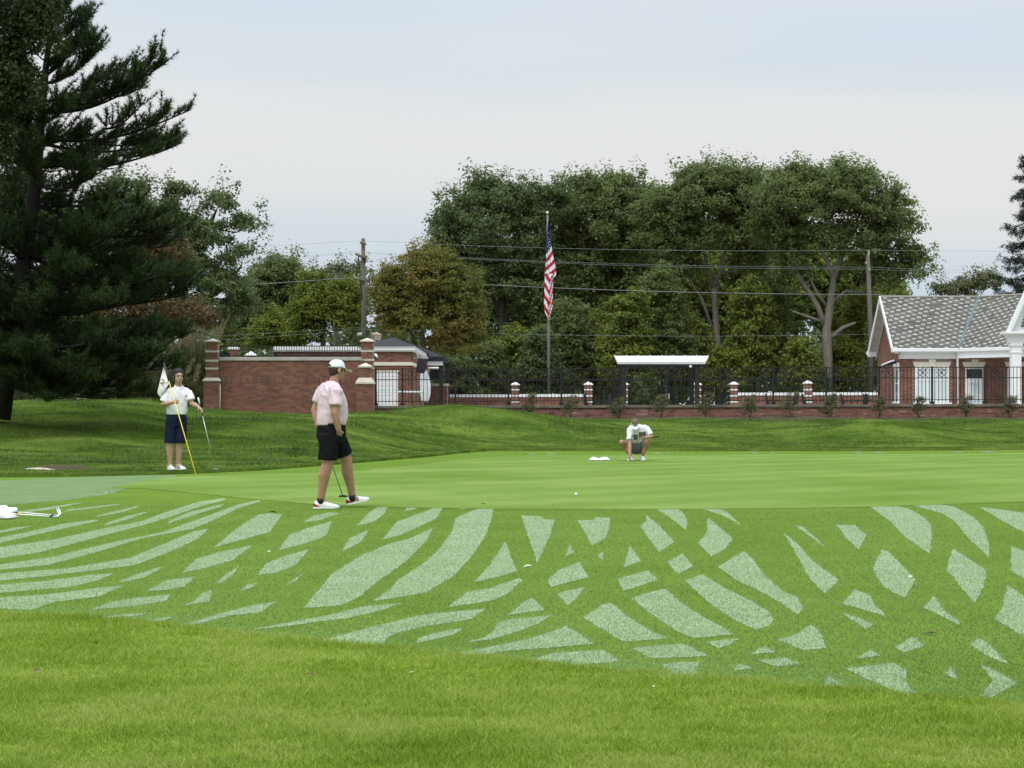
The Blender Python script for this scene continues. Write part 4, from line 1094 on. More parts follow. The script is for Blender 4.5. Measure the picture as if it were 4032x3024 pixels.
wb(MB().tube([Vector((xg, YRg, zrg + .03)), r2a + Vector((0, 0, .03)), q2 + Vector((0, 0, .03))], 0.05, 6), 'ridge_cap', M['slate_pale'], house)
# rake boards, soffit, frieze, gutter
for sgn, yy_ in ((1, ye), (-1, YBk + .35)):
    p0, p1 = Vector((xg, yy_, zeave)), Vector((xg, YRg, zrg))
    mb = MB(); up = Vector((0, 0, .06)); dn_ = Vector((0, 0, -.17))
    mb.add([p0 + up, p1 + up, p1 + dn_, p0 + dn_] + [q + Vector((-.05, 0, 0)) for q in (p0 + up, p1 + up, p1 + dn_, p0 + dn_)], ((0, 1, 2, 3), (4, 7, 6, 5), (0, 4, 5, 1), (1, 5, 6, 2), (2, 6, 7, 3), (3, 7, 4, 0)))
    wb(mb, 'rake_board', M['white'], house)
    mb = MB(); mb.add([p0 + Vector((0, 0, -.14)), p1 + Vector((0, 0, -.14)), p1 + Vector((OV, 0, -.14)), p0 + Vector((OV, 0, -.14)), p0 + Vector((OV - .04, 0, -.14)), p1 + Vector((OV - .04, 0, -.14)), p1 + Vector((OV - .04, 0, -.45)), p0 + Vector((OV - .04, 0, -.45))], [(0, 3, 2, 1), (4, 5, 6, 7)])
    wb(mb, 'soffit', M['stone_grey'], house)
def bar(p, q, h, d, z0):
    """a board from p to q, height h up from z0, depth d towards the back"""
    p, q = Vector(p), Vector(q); t = (q - p).normalized(); bk = Vector((-t.y, t.x, 0)) * d
    a = [Vector((s.x, s.y, z0)) for s in (p, q)]
    pts = [a[0], a[1], a[1] + bk, a[0] + bk]
    return MB().add(pts + [s + Vector((0, 0, h)) for s in pts], ((0, 3, 2, 1), (4, 5, 6, 7), (0, 1, 5, 4), (1, 2, 6, 5), (2, 3, 7, 6), (3, 0, 4, 7)))
zg1, zg0 = zeave + 0.01, Z(1385, YHs - .4)
E0 = (xg - .03, ye - .05, 0); E1 = (e2a.x, ye - .05, 0); E2 = (e2b.x, e2b.y - .05, 0)
wb(bar(E0, E1, zg1 - zg0, .14, zg0), 'gutter', M['white'], house, bevel=.02)
wb(bar(E1, E2, zg1 - zg0, .14, zg0), 'gutter', M['white'], house, bevel=.02)
wb(bar((xg + .1, ye + .1, 0), (e2a.x, ye + .1, 0), .06, .25, zg0 - .06), 'cornice_mould', M['white'], house)
wb(bar((xl - .04, YHs - .06, 0), (hx(3768), YHs - .06, 0), zg0 - .06 - Z(1413, YHs), .10, Z(1413, YHs)), 'frieze', M['white'], house)
wb(bar((e2a.x, ye + .1, 0), (e2b.x, e2b.y + .1, 0), zg0 - Z(1411, YHs), .12, Z(1411, YHs)), 'frieze', M['white'], house)
wb(MB().box((xg - .08, YBk + .1, zeave - .12), (xl, YBk + .5, zeave + .02)).box((xg - .04, YBk + .1, zeave - .2), (xl, YBk + .42, zeave - .12)), 'eave_return', M['white'], house)
wb(MB().box((xg - .03, ye - .04, zeave - .13), (xl, ye + .3, zeave)), 'eave_return', M['white'], house)
# downpipe
wb(MB().tube([(hx(3768), YHs - .14, 0.9), (hx(3768), YHs - .14, Z(1415, YHs)), (hx(3768), YHs - .3, Z(1392, YHs)), (hx(3770), YHs - .34, Z(1380, YHs))], .05, 8), 'downpipe', M['white'], house, True)
# window with stone lintel
def lintel(u0, u1, v0, v1, flare, uk):
    y = YHs - .05
    pts = [P(u0 + flare, v1, YHs), P(u1 - flare, v1, YHs), P(u1, v0, YHs), P(u0, v0, YHs)]
    pts = [Vector((p.x, y, p.z)) for p in pts]
    mb = MB(); mb.add(pts + [p + Vector((0, .1, 0)) for p in pts], ((0, 1, 2, 3), (4, 7, 6, 5), (0, 4, 5, 1), (1, 5, 6, 2), (2, 6, 7, 3), (3, 7, 4, 0)))
    wb(mb, 'lintel', M['cream'], house)
    mb = MB(); k = [P(uk - 9, v1 + 2, YHs), P(uk + 9, v1 + 2, YHs), P(uk + 14, v0 - 10, YHs), P(uk - 14, v0 - 10, YHs)]
    k = [Vector((p.x, y - .04, p.z)) for p in k]
    mb.add(k + [p + Vector((0, .1, 0)) for p in k], ((0, 1, 2, 3), (4, 7, 6, 5), (0, 4, 5, 1), (1, 5, 6, 2), (2, 6, 7, 3), (3, 7, 4, 0)))
    wb(mb, 'keystone', M['cream'], house)
lintel(3593, 3745, 1425, 1445, 9, 3670)
lintel(3788, 3881, 1425, 1445, 7, 3838)
lintel(3955, 4040, 1425, 1445, 7, 3998)
def wframe(x0, x1, z0, z1, y, fw, name='window', cols=(), rows=(), pane='curtain', wide=0.07):
    f = wb(MB().box((x0, y - .05, z0), (x0 + wide, y + .05, z1)).box((x1 - wide, y - .05, z0), (x1, y + .05, z1)).box((x0 + wide, y - .05, z1 - wide), (x1 - wide, y + .05, z1)).box((x0 + wide, y - .05, z0), (x1 - wide, y + .05, z0 + wide)), name, M['white'], house)
    wb2 = MB().box((x0 + wide, y - .02, z0 + wide), (x1 - wide, y + .005, z1 - wide))
    L = root_loc(f); wb2.v = [(p[0] - L.x, p[1] - L.y, p[2] - L.z) for p in wb2.v]
    wb2.build('pane', M[pane], f)
    for c in cols:
        xx_ = x0 + (x1 - x0) * c; m = MB().box((xx_ - .022, y - .035, z0 + wide), (xx_ + .022, y + .015, z1 - wide)); m.v = [(p[0] - L.x, p[1] - L.y, p[2] - L.z) for p in m.v]; m.build('mullion', M['white'], f)
    for c in rows:
        zz_ = z0 + (z1 - z0) * c; m = MB().box((x0 + wide, y - .04, zz_ - .025), (x1 - wide, y + .015, zz_ + .025)); m.v = [(p[0] - L.x, p[1] - L.y, p[2] - L.z) for p in m.v]; m.build('transom', M['white'], f)
    return f
wframe(hx(3602), hx(3738), Z(1585, YHs), Z(1447, YHs), YHs - .02, .07, cols=(.36, .67), rows=(.64,))
wb(MB().box((hx(3594), YHs - .12, Z(1592, YHs)), (hx(3746), YHs, Z(1585, YHs))), 'window_sill', M['white'], house)
wframe(hx(3800), hx(3870), Z(1494, YHs), Z(1449, YHs), YHs - .02, .05, pane='glass_dark', wide=.04)
wframe(hx(3800), hx(3870), .95, Z(1494, YHs) - .003, YHs - .02, .05, name='door', cols=(), rows=(.55,), pane='curtain', wide=.15)
wframe(hx(3966), hx(4008), .95, Z(1449, YHs), YHs - .02, .05, name='window', rows=(.5,), pane='glass', wide=.05)
# gable side window
f = wb(MB().box((xl - .04, YHs + .12, Z(1580, YHs)), (xl + .05, YHs + .2, Z(1450, YHs))).box((xl - .04, YHs + .95, Z(1580, YHs)), (xl + .05, YHs + 1.05, Z(1450, YHs))).box((xl - .04, YHs + .2, Z(1456, YHs)), (xl + .05, YHs + .95, Z(1450, YHs))).box((xl - .04, YHs + .2, Z(1512, YHs)), (xl + .05, YHs + .95, Z(1506, YHs))), 'window', M['white'], house)
m = MB().box((xl - .025, YHs + .2, Z(1580, YHs)), (xl + .02, YHs + .95, Z(1450, YHs))); L = root_loc(f); m.v = [(p[0] - L.x, p[1] - L.y, p[2] - L.z) for p in m.v]; m.build('pane', M['glass'], f)
wb(MB().box((xl - .12, YHs + .02, Z(1588, YHs)), (xl + .03, YHs + 1.15, Z(1580, YHs))).box((xl - .08, YHs + .03, Z(1448, YHs)), (xl + .02, YHs + 1.12, Z(1428, YHs))), 'window_sill', M['white'], house)
# wall lamp and awning cassette on the gable
wl_ = empty('wall_lamp', (xl - .15, YHs + 2.2, Z(1300, YHs + 2.2)), 'small white wall lamp high on the brick gable of the house', 'lamp')
yl = YHs + 1.9; zl = Z(1305, yl)
wb(MB().box((xl - .16, yl - .09, zl + .05), (xl - .01, yl + .09, zl + .22)).tube([(xl - .1, yl, zl + .05), (xl - .1, yl, zl - .22)], .03, 8).tube([(xl - .1, yl - .12, zl), (xl - .1, yl + .12, zl)], .02, 6), 'lamp_body', M['white'], wl_)
aw = empty('awning_arm', (X(3485, YHs + .5), YHs + .5, Z(1445, YHs)), 'black folded awning arm with white roller sticking out from the gable', 'awning')
p0, p1 = P(3447, 1452, YHs + 1.4), P(3520, 1426, YHs + .2)
wb(MB().tube([p0, p1], [.05, .14], 6, .5), 'cassette', M['black'], aw)
wb(MB().tube([p0.lerp(p1, .35) + Vector((-.02, -.12, .05)), p1 + Vector((-.02, -.12, .07))], .045, 8), 'roller', M['white'], aw, True)
wb(MB().tube([p0 + Vector((0, 0, -.1)), P(3500, 1462, YHs + .3)], .03, 6).tube([P(3480, 1465, YHs + .8), p1], .02, 6), 'brace', M['black'], aw)
# portico: columns, entablature and pediment
YPt = 88.0
def pc(u, v): return P(u, v, YPt)
ztop = Z(1309, YPt)
for u in (4003, 4140):
    xa = X(u, YPt); s2 = .19
    wb(MB().box((xa - s2, YPt, .6), (xa + s2, YPt + 2 * s2, Z(1356, YPt))).box((xa - s2 - .03, YPt - .03, Z(1390, YPt)), (xa + s2 + .03, YPt + 2 * s2 + .03, Z(1384, YPt))).box((xa - s2 - .05, YPt - .05, Z(1362, YPt)), (xa + s2 + .05, YPt + 2 * s2 + .05, Z(1352, YPt))), 'column', M['white'], house, bevel=.01)
x0_, x1_ = X(3975, YPt), X(4400, YPt)
wb(MB().box((x0_, YPt - .02, Z(1352, YPt)), (x1_, YPt + .5, Z(1322, YPt))).box((x0_ - .1, YPt - .12, Z(1322, YPt)), (x1_, YPt + .6, Z(1315, YPt))).box((x0_ - .24, YPt - .26, Z(1315, YPt)), (x1_, YPt + .7, Z(1306, YPt))), 'entablature', M['white'], house, bevel=.008)
ap = pc(4090, 1030); bl = pc(3966, 1306); br = pc(4214, 1306)
mb = MB()
mb.add([(bl.x, YPt + .1, bl.z), (br.x, YPt + .1, br.z), (ap.x, YPt + .1, ap.z), (bl.x, YPt + .3, bl.z), (br.x, YPt + .3, br.z), (ap.x, YPt + .3, ap.z)], [(0, 1, 2), (3, 5, 4), (0, 2, 5, 3), (1, 4, 5, 2)])
wb(mb, 'pediment', M['white'], house)
wb(MB().add([(bl.x + .5, YPt + .3, bl.z + .3), (br.x, YPt + .3, br.z), (ap.x, YPt + .3, ap.z - .25), (bl.x + .5, YPt + 1.3, bl.z + .3), (br.x, YPt + 1.3, br.z), (ap.x, YPt + 1.3, ap.z - .25)], [(0, 2, 5, 3), (1, 4, 5, 2), (3, 5, 4)]), 'porch_roof', M['slate'], house)
for p, q in ((bl, ap), (ap, br)):
    wb(MB().add([p + Vector((0, -.2, 0)), q + Vector((0, -.2, 0)), q + Vector((0, -.2, -.28)), p + Vector((.12 if p is bl else 0, -.2, 0)), p + Vector((0, .15, 0)), q + Vector((0, .15, 0)), q + Vector((0, .15, -.28)), p + Vector((.12, .15, 0))], ((0, 1, 2, 3), (4, 7, 6, 5), (0, 4, 5, 1), (1, 5, 6, 2), (2, 6, 7, 3))), 'raking_cornice', M['white'], house)
for k in range(7):
    v = 1285 - k * 12; uu = 4022 + k * 4
    wb(MB().box((X(uu, YPt), YPt + .03, Z(v, YPt)), (X(4160, YPt), YPt + .09, Z(v - 5, YPt))), 'vent_slat', M['dark'], house)
wb(MB().box(tuple(P(3892, 1392, YHs - .9)), tuple(P(3908, 1384, YHs - .7))), 'porch_lamp', M['tan'], house)

# ------------------------------------------------------------------ poles and wires
YQ = 117.0
p1_ = empty('utility_pole', (X(1431, YQ), YQ, 0.8), 'weathered wooden utility pole with crossarms left of the orange tree', 'utility pole', 'utility poles')
wb(MB().tube([(X(1434, YQ), YQ, .8), P(1431, 1200, YQ), P(1430, 939, YQ)], [.15, .13, .10], 10), 'pole', M['pole_wood'], p1_, True)
for a, b in (((1418, 956), (1442, 962)), ((1399, 1000), (1432, 1012)), ((1397, 1098), (1436, 1104))):
    wb(MB().tube([P(*a, YQ - .2), P(*b, YQ - .2)], .06, 6), 'crossarm', M['pole_wood'], p1_)
for u, v in ((1420, 950), (1402, 993), (1412, 996), (1400, 1090), (1408, 1092), (1440, 956)):
    wb(MB().tube([P(u, v, YQ - .2), P(u, v + 8, YQ - .2)], .045, 6), 'insulator', M['stone_grey'], p1_)
wb(MB().tube([P(1411, 1005, YQ - .2), P(1424, 1180, YQ - .2)], .03, 6).tube([P(1436, 1015, YQ - .2), P(1437, 1036, YQ - .2)], .07, 6), 'conduit', M['dark'], p1_)
wb(MB().ball(P(1416, 1318, YQ - .3), (.14, .14, .11)).tube([P(1420, 1312, YQ - .3), P(1431, 1306, YQ)], .03, 6), 'street_lamp', M['stone_grey'], p1_, True)
p2_ = empty('utility_pole', (X(3424, YQ), YQ, 0.8), 'bare brown utility pole beside the slate roof gable', 'utility pole', 'utility poles')
wb(MB().tube([(X(3430, YQ), YQ, .8), P(3428, 1300, YQ), P(3417, 1005, YQ)], [.15, .13, .10], 10), 'pole', M['pole_wood'], p2_, True)
wb(MB().tube([P(3421, 985, YQ), P(3420, 1008, YQ)], .05, 6), 'pole_top_pin', M['stone_grey'], p2_)
for u, v in ((3424, 1056), (3436, 1320), (3410, 1030)):
    wb(MB().tube([P(u, v, YQ - .2), P(u, v + 8, YQ - .2)], .05, 6), 'insulator', M['stone_grey'], p2_)
def wire(pts, r, label, mat='wire'):
    q = []
    for (u0, v0), (u1, v1) in zip(pts[:-1], pts[1:]):
        for k in range(8):
            t = k / 8; q.append(P(u0 + (u1 - u0) * t, v0 + (v1 - v0) * t + 0.008 * abs(u1 - u0) * 4 * t * (1 - t), YQ - 1))
    q.append(P(*pts[-1], YQ - 1))
    tag(MB().tube(q, r, 5).build('power_line', M[mat], None, True), label, 'wire', 'overhead wires')
wire([(200, 990), (1420, 948), (3420, 985), (5200, 960)], .006, 'topmost thin wire, crossing the tops of both utility poles')
wire([(200, 1055), (1403, 991), (3418, 1052), (5200, 1070)], .005, 'upper strand of the wire pair at the upper crossarm')
wire([(200, 1066), (1413, 995), (3418, 1060), (5200, 1078)], .005, 'lower strand of the wire pair at the upper crossarm')
wire([(200, 1150), (1402, 1092), (3424, 1160), (5200, 1180)], .017, 'thick pale cable crossing in front of the tall trees', 'pole_grey')
wire([(200, 1370), (1426, 1296), (3430, 1316), (5200, 1350)], .005, 'low wire passing just above the orange tree trunk')
wire([(200, 1340), (1426, 1288)], .005, 'low wire ending at the left utility pole')

# ------------------------------------------------------------------ vegetation
def leaf_quads(c, nrm_bias, L, W, up=0.5):
    """diamond leaves at centres c (N,3)"""
    n = len(c)
    nv = RNG.normal(0, 1, (n, 3)); nv[:, 2] = np.abs(nv[:, 2]) * (0.6 + up); nv += nrm_bias
    nv /= np.linalg.norm(nv, axis=1, keepdims=True) + 1e-9
    t = RNG.normal(0, 1, (n, 3)); t -= nv * (t * nv).sum(1, keepdims=True); t /= np.linalg.norm(t, axis=1, keepdims=True) + 1e-9
    b = np.cross(nv, t)
    s = RNG.uniform(0.6, 1.25, (n, 1))
    t *= L / 2 * s; b *= W / 2 * s
    return np.stack([c - t * .7 + b * 1.1, c - t * .7 - b * 1.1, c + t * 1.1], 1)
def crown_points(lobes, nclump, shell=0.55):
    vol = np.array([(l[3] * l[4] * l[5]) ** 0.67 for l in lobes]); vol /= vol.sum()
    idx = RNG.choice(len(lobes), nclump, p=vol)
    L = np.array(lobes)[idx]
    d = RNG.normal(0, 1, (nclump, 3)); d /= np.linalg.norm(d, axis=1, keepdims=True)
    d[:, 2] = np.where(d[:, 2] < -0.55, -d[:, 2], d[:, 2])
    r = RNG.uniform(0, 1, (nclump, 1)) ** shell * 0.5 + 0.5
    r = np.where(RNG.uniform(0, 1, (nclump, 1)) < 0.25, RNG.uniform(0.1, 0.8, (nclump, 1)), r)
    return L[:, :3] + d * r * L[:, 3:6], d
def tree(name, base, label, lobes, mat, nclump, per, csize, leaf, trunk=None, bark='bark', tr=0.25, group=None, cat='tree', limbs=26, flatc=0.6, limb_r=0.05, shell=0.5, droop=0.0):
    """lobes in world metres (cx, cy, cz, rx, ry, rz)"""
    t = empty(name, base, label, cat, group)
    if cat == 'tree':
        nclump = int(nclump * 1.35); csize *= .84; leaf *= .92
    cl, dirs = crown_points(lobes, nclump, shell)
    if cat == 'tree':                                        # shoots that stand out of the outline
        k = RNG.uniform(0, 1, nclump) < .22
        cl[k] += dirs[k] * RNG.uniform(.1, .75, (int(k.sum()), 1)) * csize * 1.6 + np.array([0, 0, .25]) * csize
    n = nclump * per
    cc = np.repeat(cl, per, 0); dd = np.repeat(dirs, per, 0)
    sz = np.repeat(RNG.uniform(0.6, 1.35, (nclump, 1)), per, 0) * csize
    off = RNG.normal(0, 1, (n, 3)); off /= np.linalg.norm(off, axis=1, keepdims=True); off *= RNG.uniform(0, 1, (n, 1)) ** 0.5
    off[:, 2] *= np.repeat(np.where(k, 1.5, flatc), per) if cat == 'tree' else flatc
    off[:, 2] -= droop * (off[:, 0] ** 2 + off[:, 1] ** 2)
    c = cc + off * sz
    q = leaf_quads(c - np.array(base), dd * 0.5 + off * 0.7, leaf, leaf * 0.62)
    np_mesh('crown', q.reshape(-1, 3), 3, mat, t)
    b = Vector(base)
    mb = MB()
    if trunk is None:
        top = Vector(np.array(lobes)[:, :3].mean(0)); trunk = [[(b, tr), (b.lerp(top, .45) + Vector((.1, 0, 0)), tr * .75), (top, tr * .35)]]
    ends = []
    for br in trunk:
        mb.tube([Vector(p) - b for p, r in br], [r for p, r in br], 9)
        for p, r in br[1:]: ends.append((Vector(p), r))
        for (p, r), (q_, r2) in zip(br[:-1], br[1:]):
            if p is not br[0][0] or len(br) == 2: ends.append((Vector(p).lerp(Vector(q_), .5), (r + r2) / 2))
    hi = [e for e in ends]
    for i in RNG.choice(nclump, min(limbs, nclump), replace=False):
        g = Vector(cl[i]); s = min(hi, key=lambda e: (e[0] - g).length + (2.0 if e[0].z > g.z else 0))
        mid = s[0].lerp(g, .5) + Vector((random.uniform(-.2, .2), random.uniform(-.2, .2), -0.12 * (g - s[0]).length))
        r0_ = min(s[1] * .55, limb_r * 2)
        mb.tube([s[0] - b, mid - b, g - b], [r0_, r0_ * .55, .012], 5)
    mb.build('trunk', M[bark], t, True)
    return t
def lobe(u, v, Y, ru, rv, ry=None):
    p = P(u, v, Y); s = Y / F
    return (p.x, p.y, p.z, ru * s, (ry if ry else ru) * s, rv * s)
def TP(pts, Y):
    return [(P(u, v, Y), r) for u, v, r in pts]
GZ = 0.82
def gp(u, Y): return (X(u, Y), Y, GZ)

# four tall trees behind the pool
tree('tall_tree', gp(1985, 127), 'tall dark green tree behind the orange tree, left of the flagpole', [lobe(1930, 900, 127, 230, 190), lobe(1800, 960, 127, 120, 150), lobe(1900, 780, 127, 95, 85), lobe(2080, 880, 127, 110, 160), lobe(2000, 1120, 127, 190, 160), lobe(1760, 1010, 127, 80, 70), lobe(2110, 1150, 127, 120, 180), lobe(2160, 800, 127, 90, 90), lobe(1880, 1080, 127, 120, 120)],
     M['l_dark'], 760, 62, .62, .21, [TP([(1985, 1600, .32), (1985, 1350, .27), (1975, 1150, .2), (1955, 950, .12), (1950, 800, .05)], 127), TP([(1985, 1330, .2), (2010, 1150, .15), (2050, 950, .07)], 127), TP([(1980, 1250, .15), (1890, 1080, .1), (1830, 950, .05)], 127)], group='tall trees behind the pool')
tree('tall_tree', gp(2400, 130), 'tall green tree directly right of the flagpole', [lobe(2390, 900, 130, 220, 180), lobe(2280, 800, 130, 110, 120), lobe(2420, 760, 130, 110, 75), lobe(2300, 1080, 130, 170, 190), lobe(2480, 1060, 130, 140, 180), lobe(2240, 950, 130, 90, 160), lobe(2560, 850, 130, 110, 120), lobe(2400, 1200, 130, 160, 130)],
     M['l_mid'], 820, 62, .62, .21, [TP([(2405, 1600, .3), (2410, 1300, .26), (2400, 1100, .2), (2390, 950, .12), (2380, 800, .05)], 130), TP([(2410, 1250, .18), (2480, 1080, .12), (2520, 950, .05)], 130), TP([(2405, 1180, .18), (2310, 1000, .12), (2290, 860, .05)], 130)], group='tall trees behind the pool')
tree('tall_tree', gp(2825, 124), 'tall tree with slim forked grey trunk above the shelter roof', [lobe(2800, 800, 124, 230, 130), lobe(2680, 860, 124, 130, 130), lobe(2930, 850, 124, 130, 150), lobe(2760, 700, 124, 120, 50), lobe(2900, 710, 124, 110, 55), lobe(2640, 960, 124, 90, 90), lobe(2830, 950, 124, 190, 70), lobe(2690, 1060, 124, 80, 90), lobe(2950, 1040, 124, 90, 100), lobe(2560, 900, 124, 90, 110)],
     M['l_mid'], 720, 62, .6, .20, [TP([(2832, 1600, .24), (2826, 1380, .20), (2814, 1180, .16), (2812, 1120, .145)], 124), TP([(2812, 1130, .17), (2785, 1060, .105), (2768, 960, .08), (2755, 850, .05)], 124), TP([(2812, 1130, .16), (2835, 1070, .12), (2856, 980, .09), (2880, 830, .05)], 124), TP([(2826, 1360, .12), (2765, 1180, .08), (2690, 1060, .05)], 124)], 'bark_pale', group='tall trees behind the pool', limbs=18)
tree('tall_tree', gp(3258, 120), 'tall spreading tree with thick branching grey trunk left of the house', [lobe(3250, 800, 120, 260, 140), lobe(3380, 780, 120, 170, 120), lobe(3120, 790, 120, 160, 120), lobe(3500, 900, 120, 140, 130), lobe(3580, 1060, 120, 90, 110), lobe(3130, 690, 120, 100, 45), lobe(3350, 690, 120, 90, 40), lobe(3080, 930, 120, 110, 90), lobe(3400, 960, 120, 150, 90), lobe(3220, 930, 120, 160, 60), lobe(3480, 1090, 120, 90, 60), lobe(3120, 1040, 120, 80, 80), lobe(3400, 1060, 120, 100, 70), lobe(3020, 850, 120, 80, 110)],
     M['l_mid'], 900, 58, .54, .19, [TP([(3258, 1600, .33), (3258, 1420, .28), (3255, 1290, .24), (3272, 1180, .20), (3282, 1090, .16)], 120), TP([(3250, 1290, .17), (3222, 1210, .145), (3180, 1140, .125), (3140, 1080, .13), (3112, 1010, .10), (3100, 900, .05)], 120), TP([(3282, 1095, .16), (3262, 1040, .13), (3235, 985, .10), (3200, 860, .05)], 120), TP([(3284, 1095, .17), (3306, 1030, .14), (3336, 960, .10), (3400, 850, .05)], 120), TP([(3270, 1330, .14), (3320, 1290, .11), (3370, 1270, .07)], 120), TP([(3275, 1190, .10), (3330, 1145, .08), (3410, 1155, .05)], 120), TP([(3258, 1210, .09), (3210, 1140, .08), (3165, 1040, .06)], 120), TP([(3248, 1270, .09), (3190, 1250, .07), (3120, 1225, .04)], 120)], 'bark_pale', group='tall trees behind the pool', limbs=22)
# lighter trees filling in below
fill = [(2640, 137, 170, 1130, 250, 'l_under', 'mid green tree filling the gap above the left end of the shelter'), (2980, 136, 160, 1130, 250, 'l_under', 'yellowish green tree between the two grey trunks'), (3400, 138, 150, 1180, 190, 'l_under', 'leafy tree behind the bare brown utility pole'),
        (2220, 138, 160, 1180, 260, 'l_mid', 'leafy green tree filling in behind the hanging flag'), (2830, 146, 200, 1000, 130, 'l_mid', 'green tree filling in behind the slim forked trunk'), (3130, 138, 180, 1120, 220, 'l_under', 'yellowish leafy tree behind the thick branching trunk'), (2450, 140, 170, 1080, 230, 'l_mid', 'green tree behind, above the left shelter post'), (1980, 138, 160, 1170, 240, 'l_mid', 'mid green tree filling in right of the orange tree')]
for u, Y, ru, v, rv, mt, lb in fill:
    tree('wood_tree', gp(u, Y), lb, [lobe(u, v, Y, ru, rv), lobe(u - ru * .5, v + rv * .5, Y, ru * .7, rv * .6), lobe(u + ru * .55, v + rv * .35, Y, ru * .65, rv * .7)], M[mt], 460, 52, .7, .25, group='trees filling in under the tall trees', limbs=10)
# undergrowth along the perimeter wall
us = [(1790, 1480, 75, 100), (1900, 1450, 90, 130), (2020, 1430, 85, 150), (2130, 1430, 80, 150), (2250, 1370, 95, 210), (2360, 1400, 85, 180), (2470, 1340, 105, 230), (2600, 1300, 120, 270), (2725, 1400, 85, 170), (2845, 1460, 70, 105), (2965, 1330, 100, 240), (3070, 1340, 95, 230), (3160, 1440, 70, 130), (3325, 1450, 70, 120), (3390, 1340, 85, 230), (3480, 1370, 60, 200)]
where = ['left of the left banded pillar, beside the canopy', 'above the left end of the perimeter wall', 'behind the pillar left of the flagpole', 'just left of the flagpole foot', 'just right of the flagpole foot', 'behind the pillar at the wall end', 'behind the left end of the shelter', 'behind the middle of the shelter', 'behind the right post of the shelter', 'at the foot of the slim forked trunk', 'right of the shelter, between the grey trunks', 'midway between shelter and thick trunk', 'just left of the thick grey trunk', 'just right of the thick grey trunk', 'at the foot of the brown utility pole', 'tucked against the gable of the house']
for i, (u, v, ru, rv) in enumerate(us):
    Y = 119.5 + (i % 3) * 1.8
    mt = ['l_dark', 'l_under', 'l_mid'][(i * 2) % 3] if u < 2400 else ['l_under', 'l_bright', 'l_under', 'l_mid'][i % 4]
    tree('large_bush', gp(u, Y), {'l_bright': 'bright green', 'l_dark': 'dark green', 'l_under': 'yellowish green', 'l_mid': 'mid green'}[mt] + ' bush ' + where[i], [lobe(u, v, Y, ru, rv), lobe(u - ru * .4, v + rv * .4, Y, ru * .8, rv * .6), lobe(u + ru * .4, v + rv * .45, Y, ru * .8, rv * .55)], M[mt], int(rv * 1.55), 46, .42, .18, tr=.08, group='bushes along the perimeter wall', cat='bush', limbs=8)
# a far wood closes the view between the trunks
n = 44000
yy = RNG.uniform(150, 166, n); xx = X(RNG.uniform(-300, 4300, n), yy)
tp_ = 4.2 + 1.6 * np.sin(xx * .55) + 1.1 * np.sin(xx * 1.7 + 2) + np.where(xx > 9, 2.0, 0) + np.where(xx < -3, 1.2, 0)
c = np.stack([xx, yy, .7 + tp_ * RNG.uniform(0, 1, n) ** .8], 1)
tag(np_mesh('far_wood', leaf_quads(c, np.array([0, -.5, .4]), .55, .42).reshape(-1, 3), 3, M['l_dark']), kind='stuff')
# maple turning orange
tree('autumn_maple', gp(1660, 110), 'round multi-stemmed tree turning orange at the top, behind the service building', [lobe(1700, 1130, 110, 190, 120), lobe(1580, 1160, 110, 120, 110), lobe(1800, 1200, 110, 125, 120), lobe(1690, 1040, 110, 120, 60), lobe(1550, 1260, 110, 90, 90), lobe(1830, 1300, 110, 90, 90), lobe(1690, 1270, 110, 190, 100), lobe(1760, 1370, 110, 130, 50)],
     M['l_orange'], 900, 56, .45, .15, [TP([(1650, 1600, .14), (1645, 1400, .11), (1600, 1250, .08), (1570, 1150, .04)], 110), TP([(1660, 1600, .14), (1665, 1380, .11), (1660, 1220, .08), (1680, 1080, .04)], 110), TP([(1670, 1600, .12), (1690, 1380, .10), (1740, 1230, .07), (1780, 1120, .04)], 110), TP([(1640, 1600, .10), (1625, 1420, .08), (1575, 1320, .05)], 110)], 'bark_pale', flatc=.4, limbs=40, limb_r=.03)
# left group behind the brick wall
tree('lime_tree', gp(1240, 119), 'bright yellow-green tree left of the wooden utility pole', [lobe(1240, 1200, 119, 100, 130), lobe(1310, 1250, 119, 100, 130), lobe(1200, 1290, 119, 80, 100), lobe(1370, 1210, 119, 80, 120)], M['l_bright'], 420, 56, .45, .16, limbs=14)
tree('lime_tree', gp(1080, 121), 'bright yellow-green bushy tree above the left end of the railing', [lobe(1085, 1300, 121, 75, 60), lobe(1040, 1340, 121, 70, 60), lobe(1140, 1330, 121, 60, 70)], M['l_bright'], 240, 50, .42, .16, limbs=8)
tree('pale_tree', gp(1290, 150), 'sparse pale tree with open twigs behind the bright green tree', [lobe(1280, 1090, 150, 90, 45), lobe(1370, 1080, 150, 90, 55), lobe(1440, 1130, 150, 90, 80), lobe(1240, 1110, 150, 60, 60), lobe(1350, 1180, 150, 180, 90)], M['l_pale'], 170, 40, .5, .20, limbs=60, limb_r=.03)
tree('rounded_tree', gp(1120, 128), 'medium green tree standing between the big oak and the bright green trees', [lobe(1110, 1080, 128, 75, 75), lobe(1050, 1150, 128, 100, 110), lobe(1150, 1160, 128, 60, 90), lobe(1060, 1290, 128, 110, 120), lobe(960, 1290, 128, 110, 120)], M['l_mid'], 520, 56, .55, .19, limbs=16)
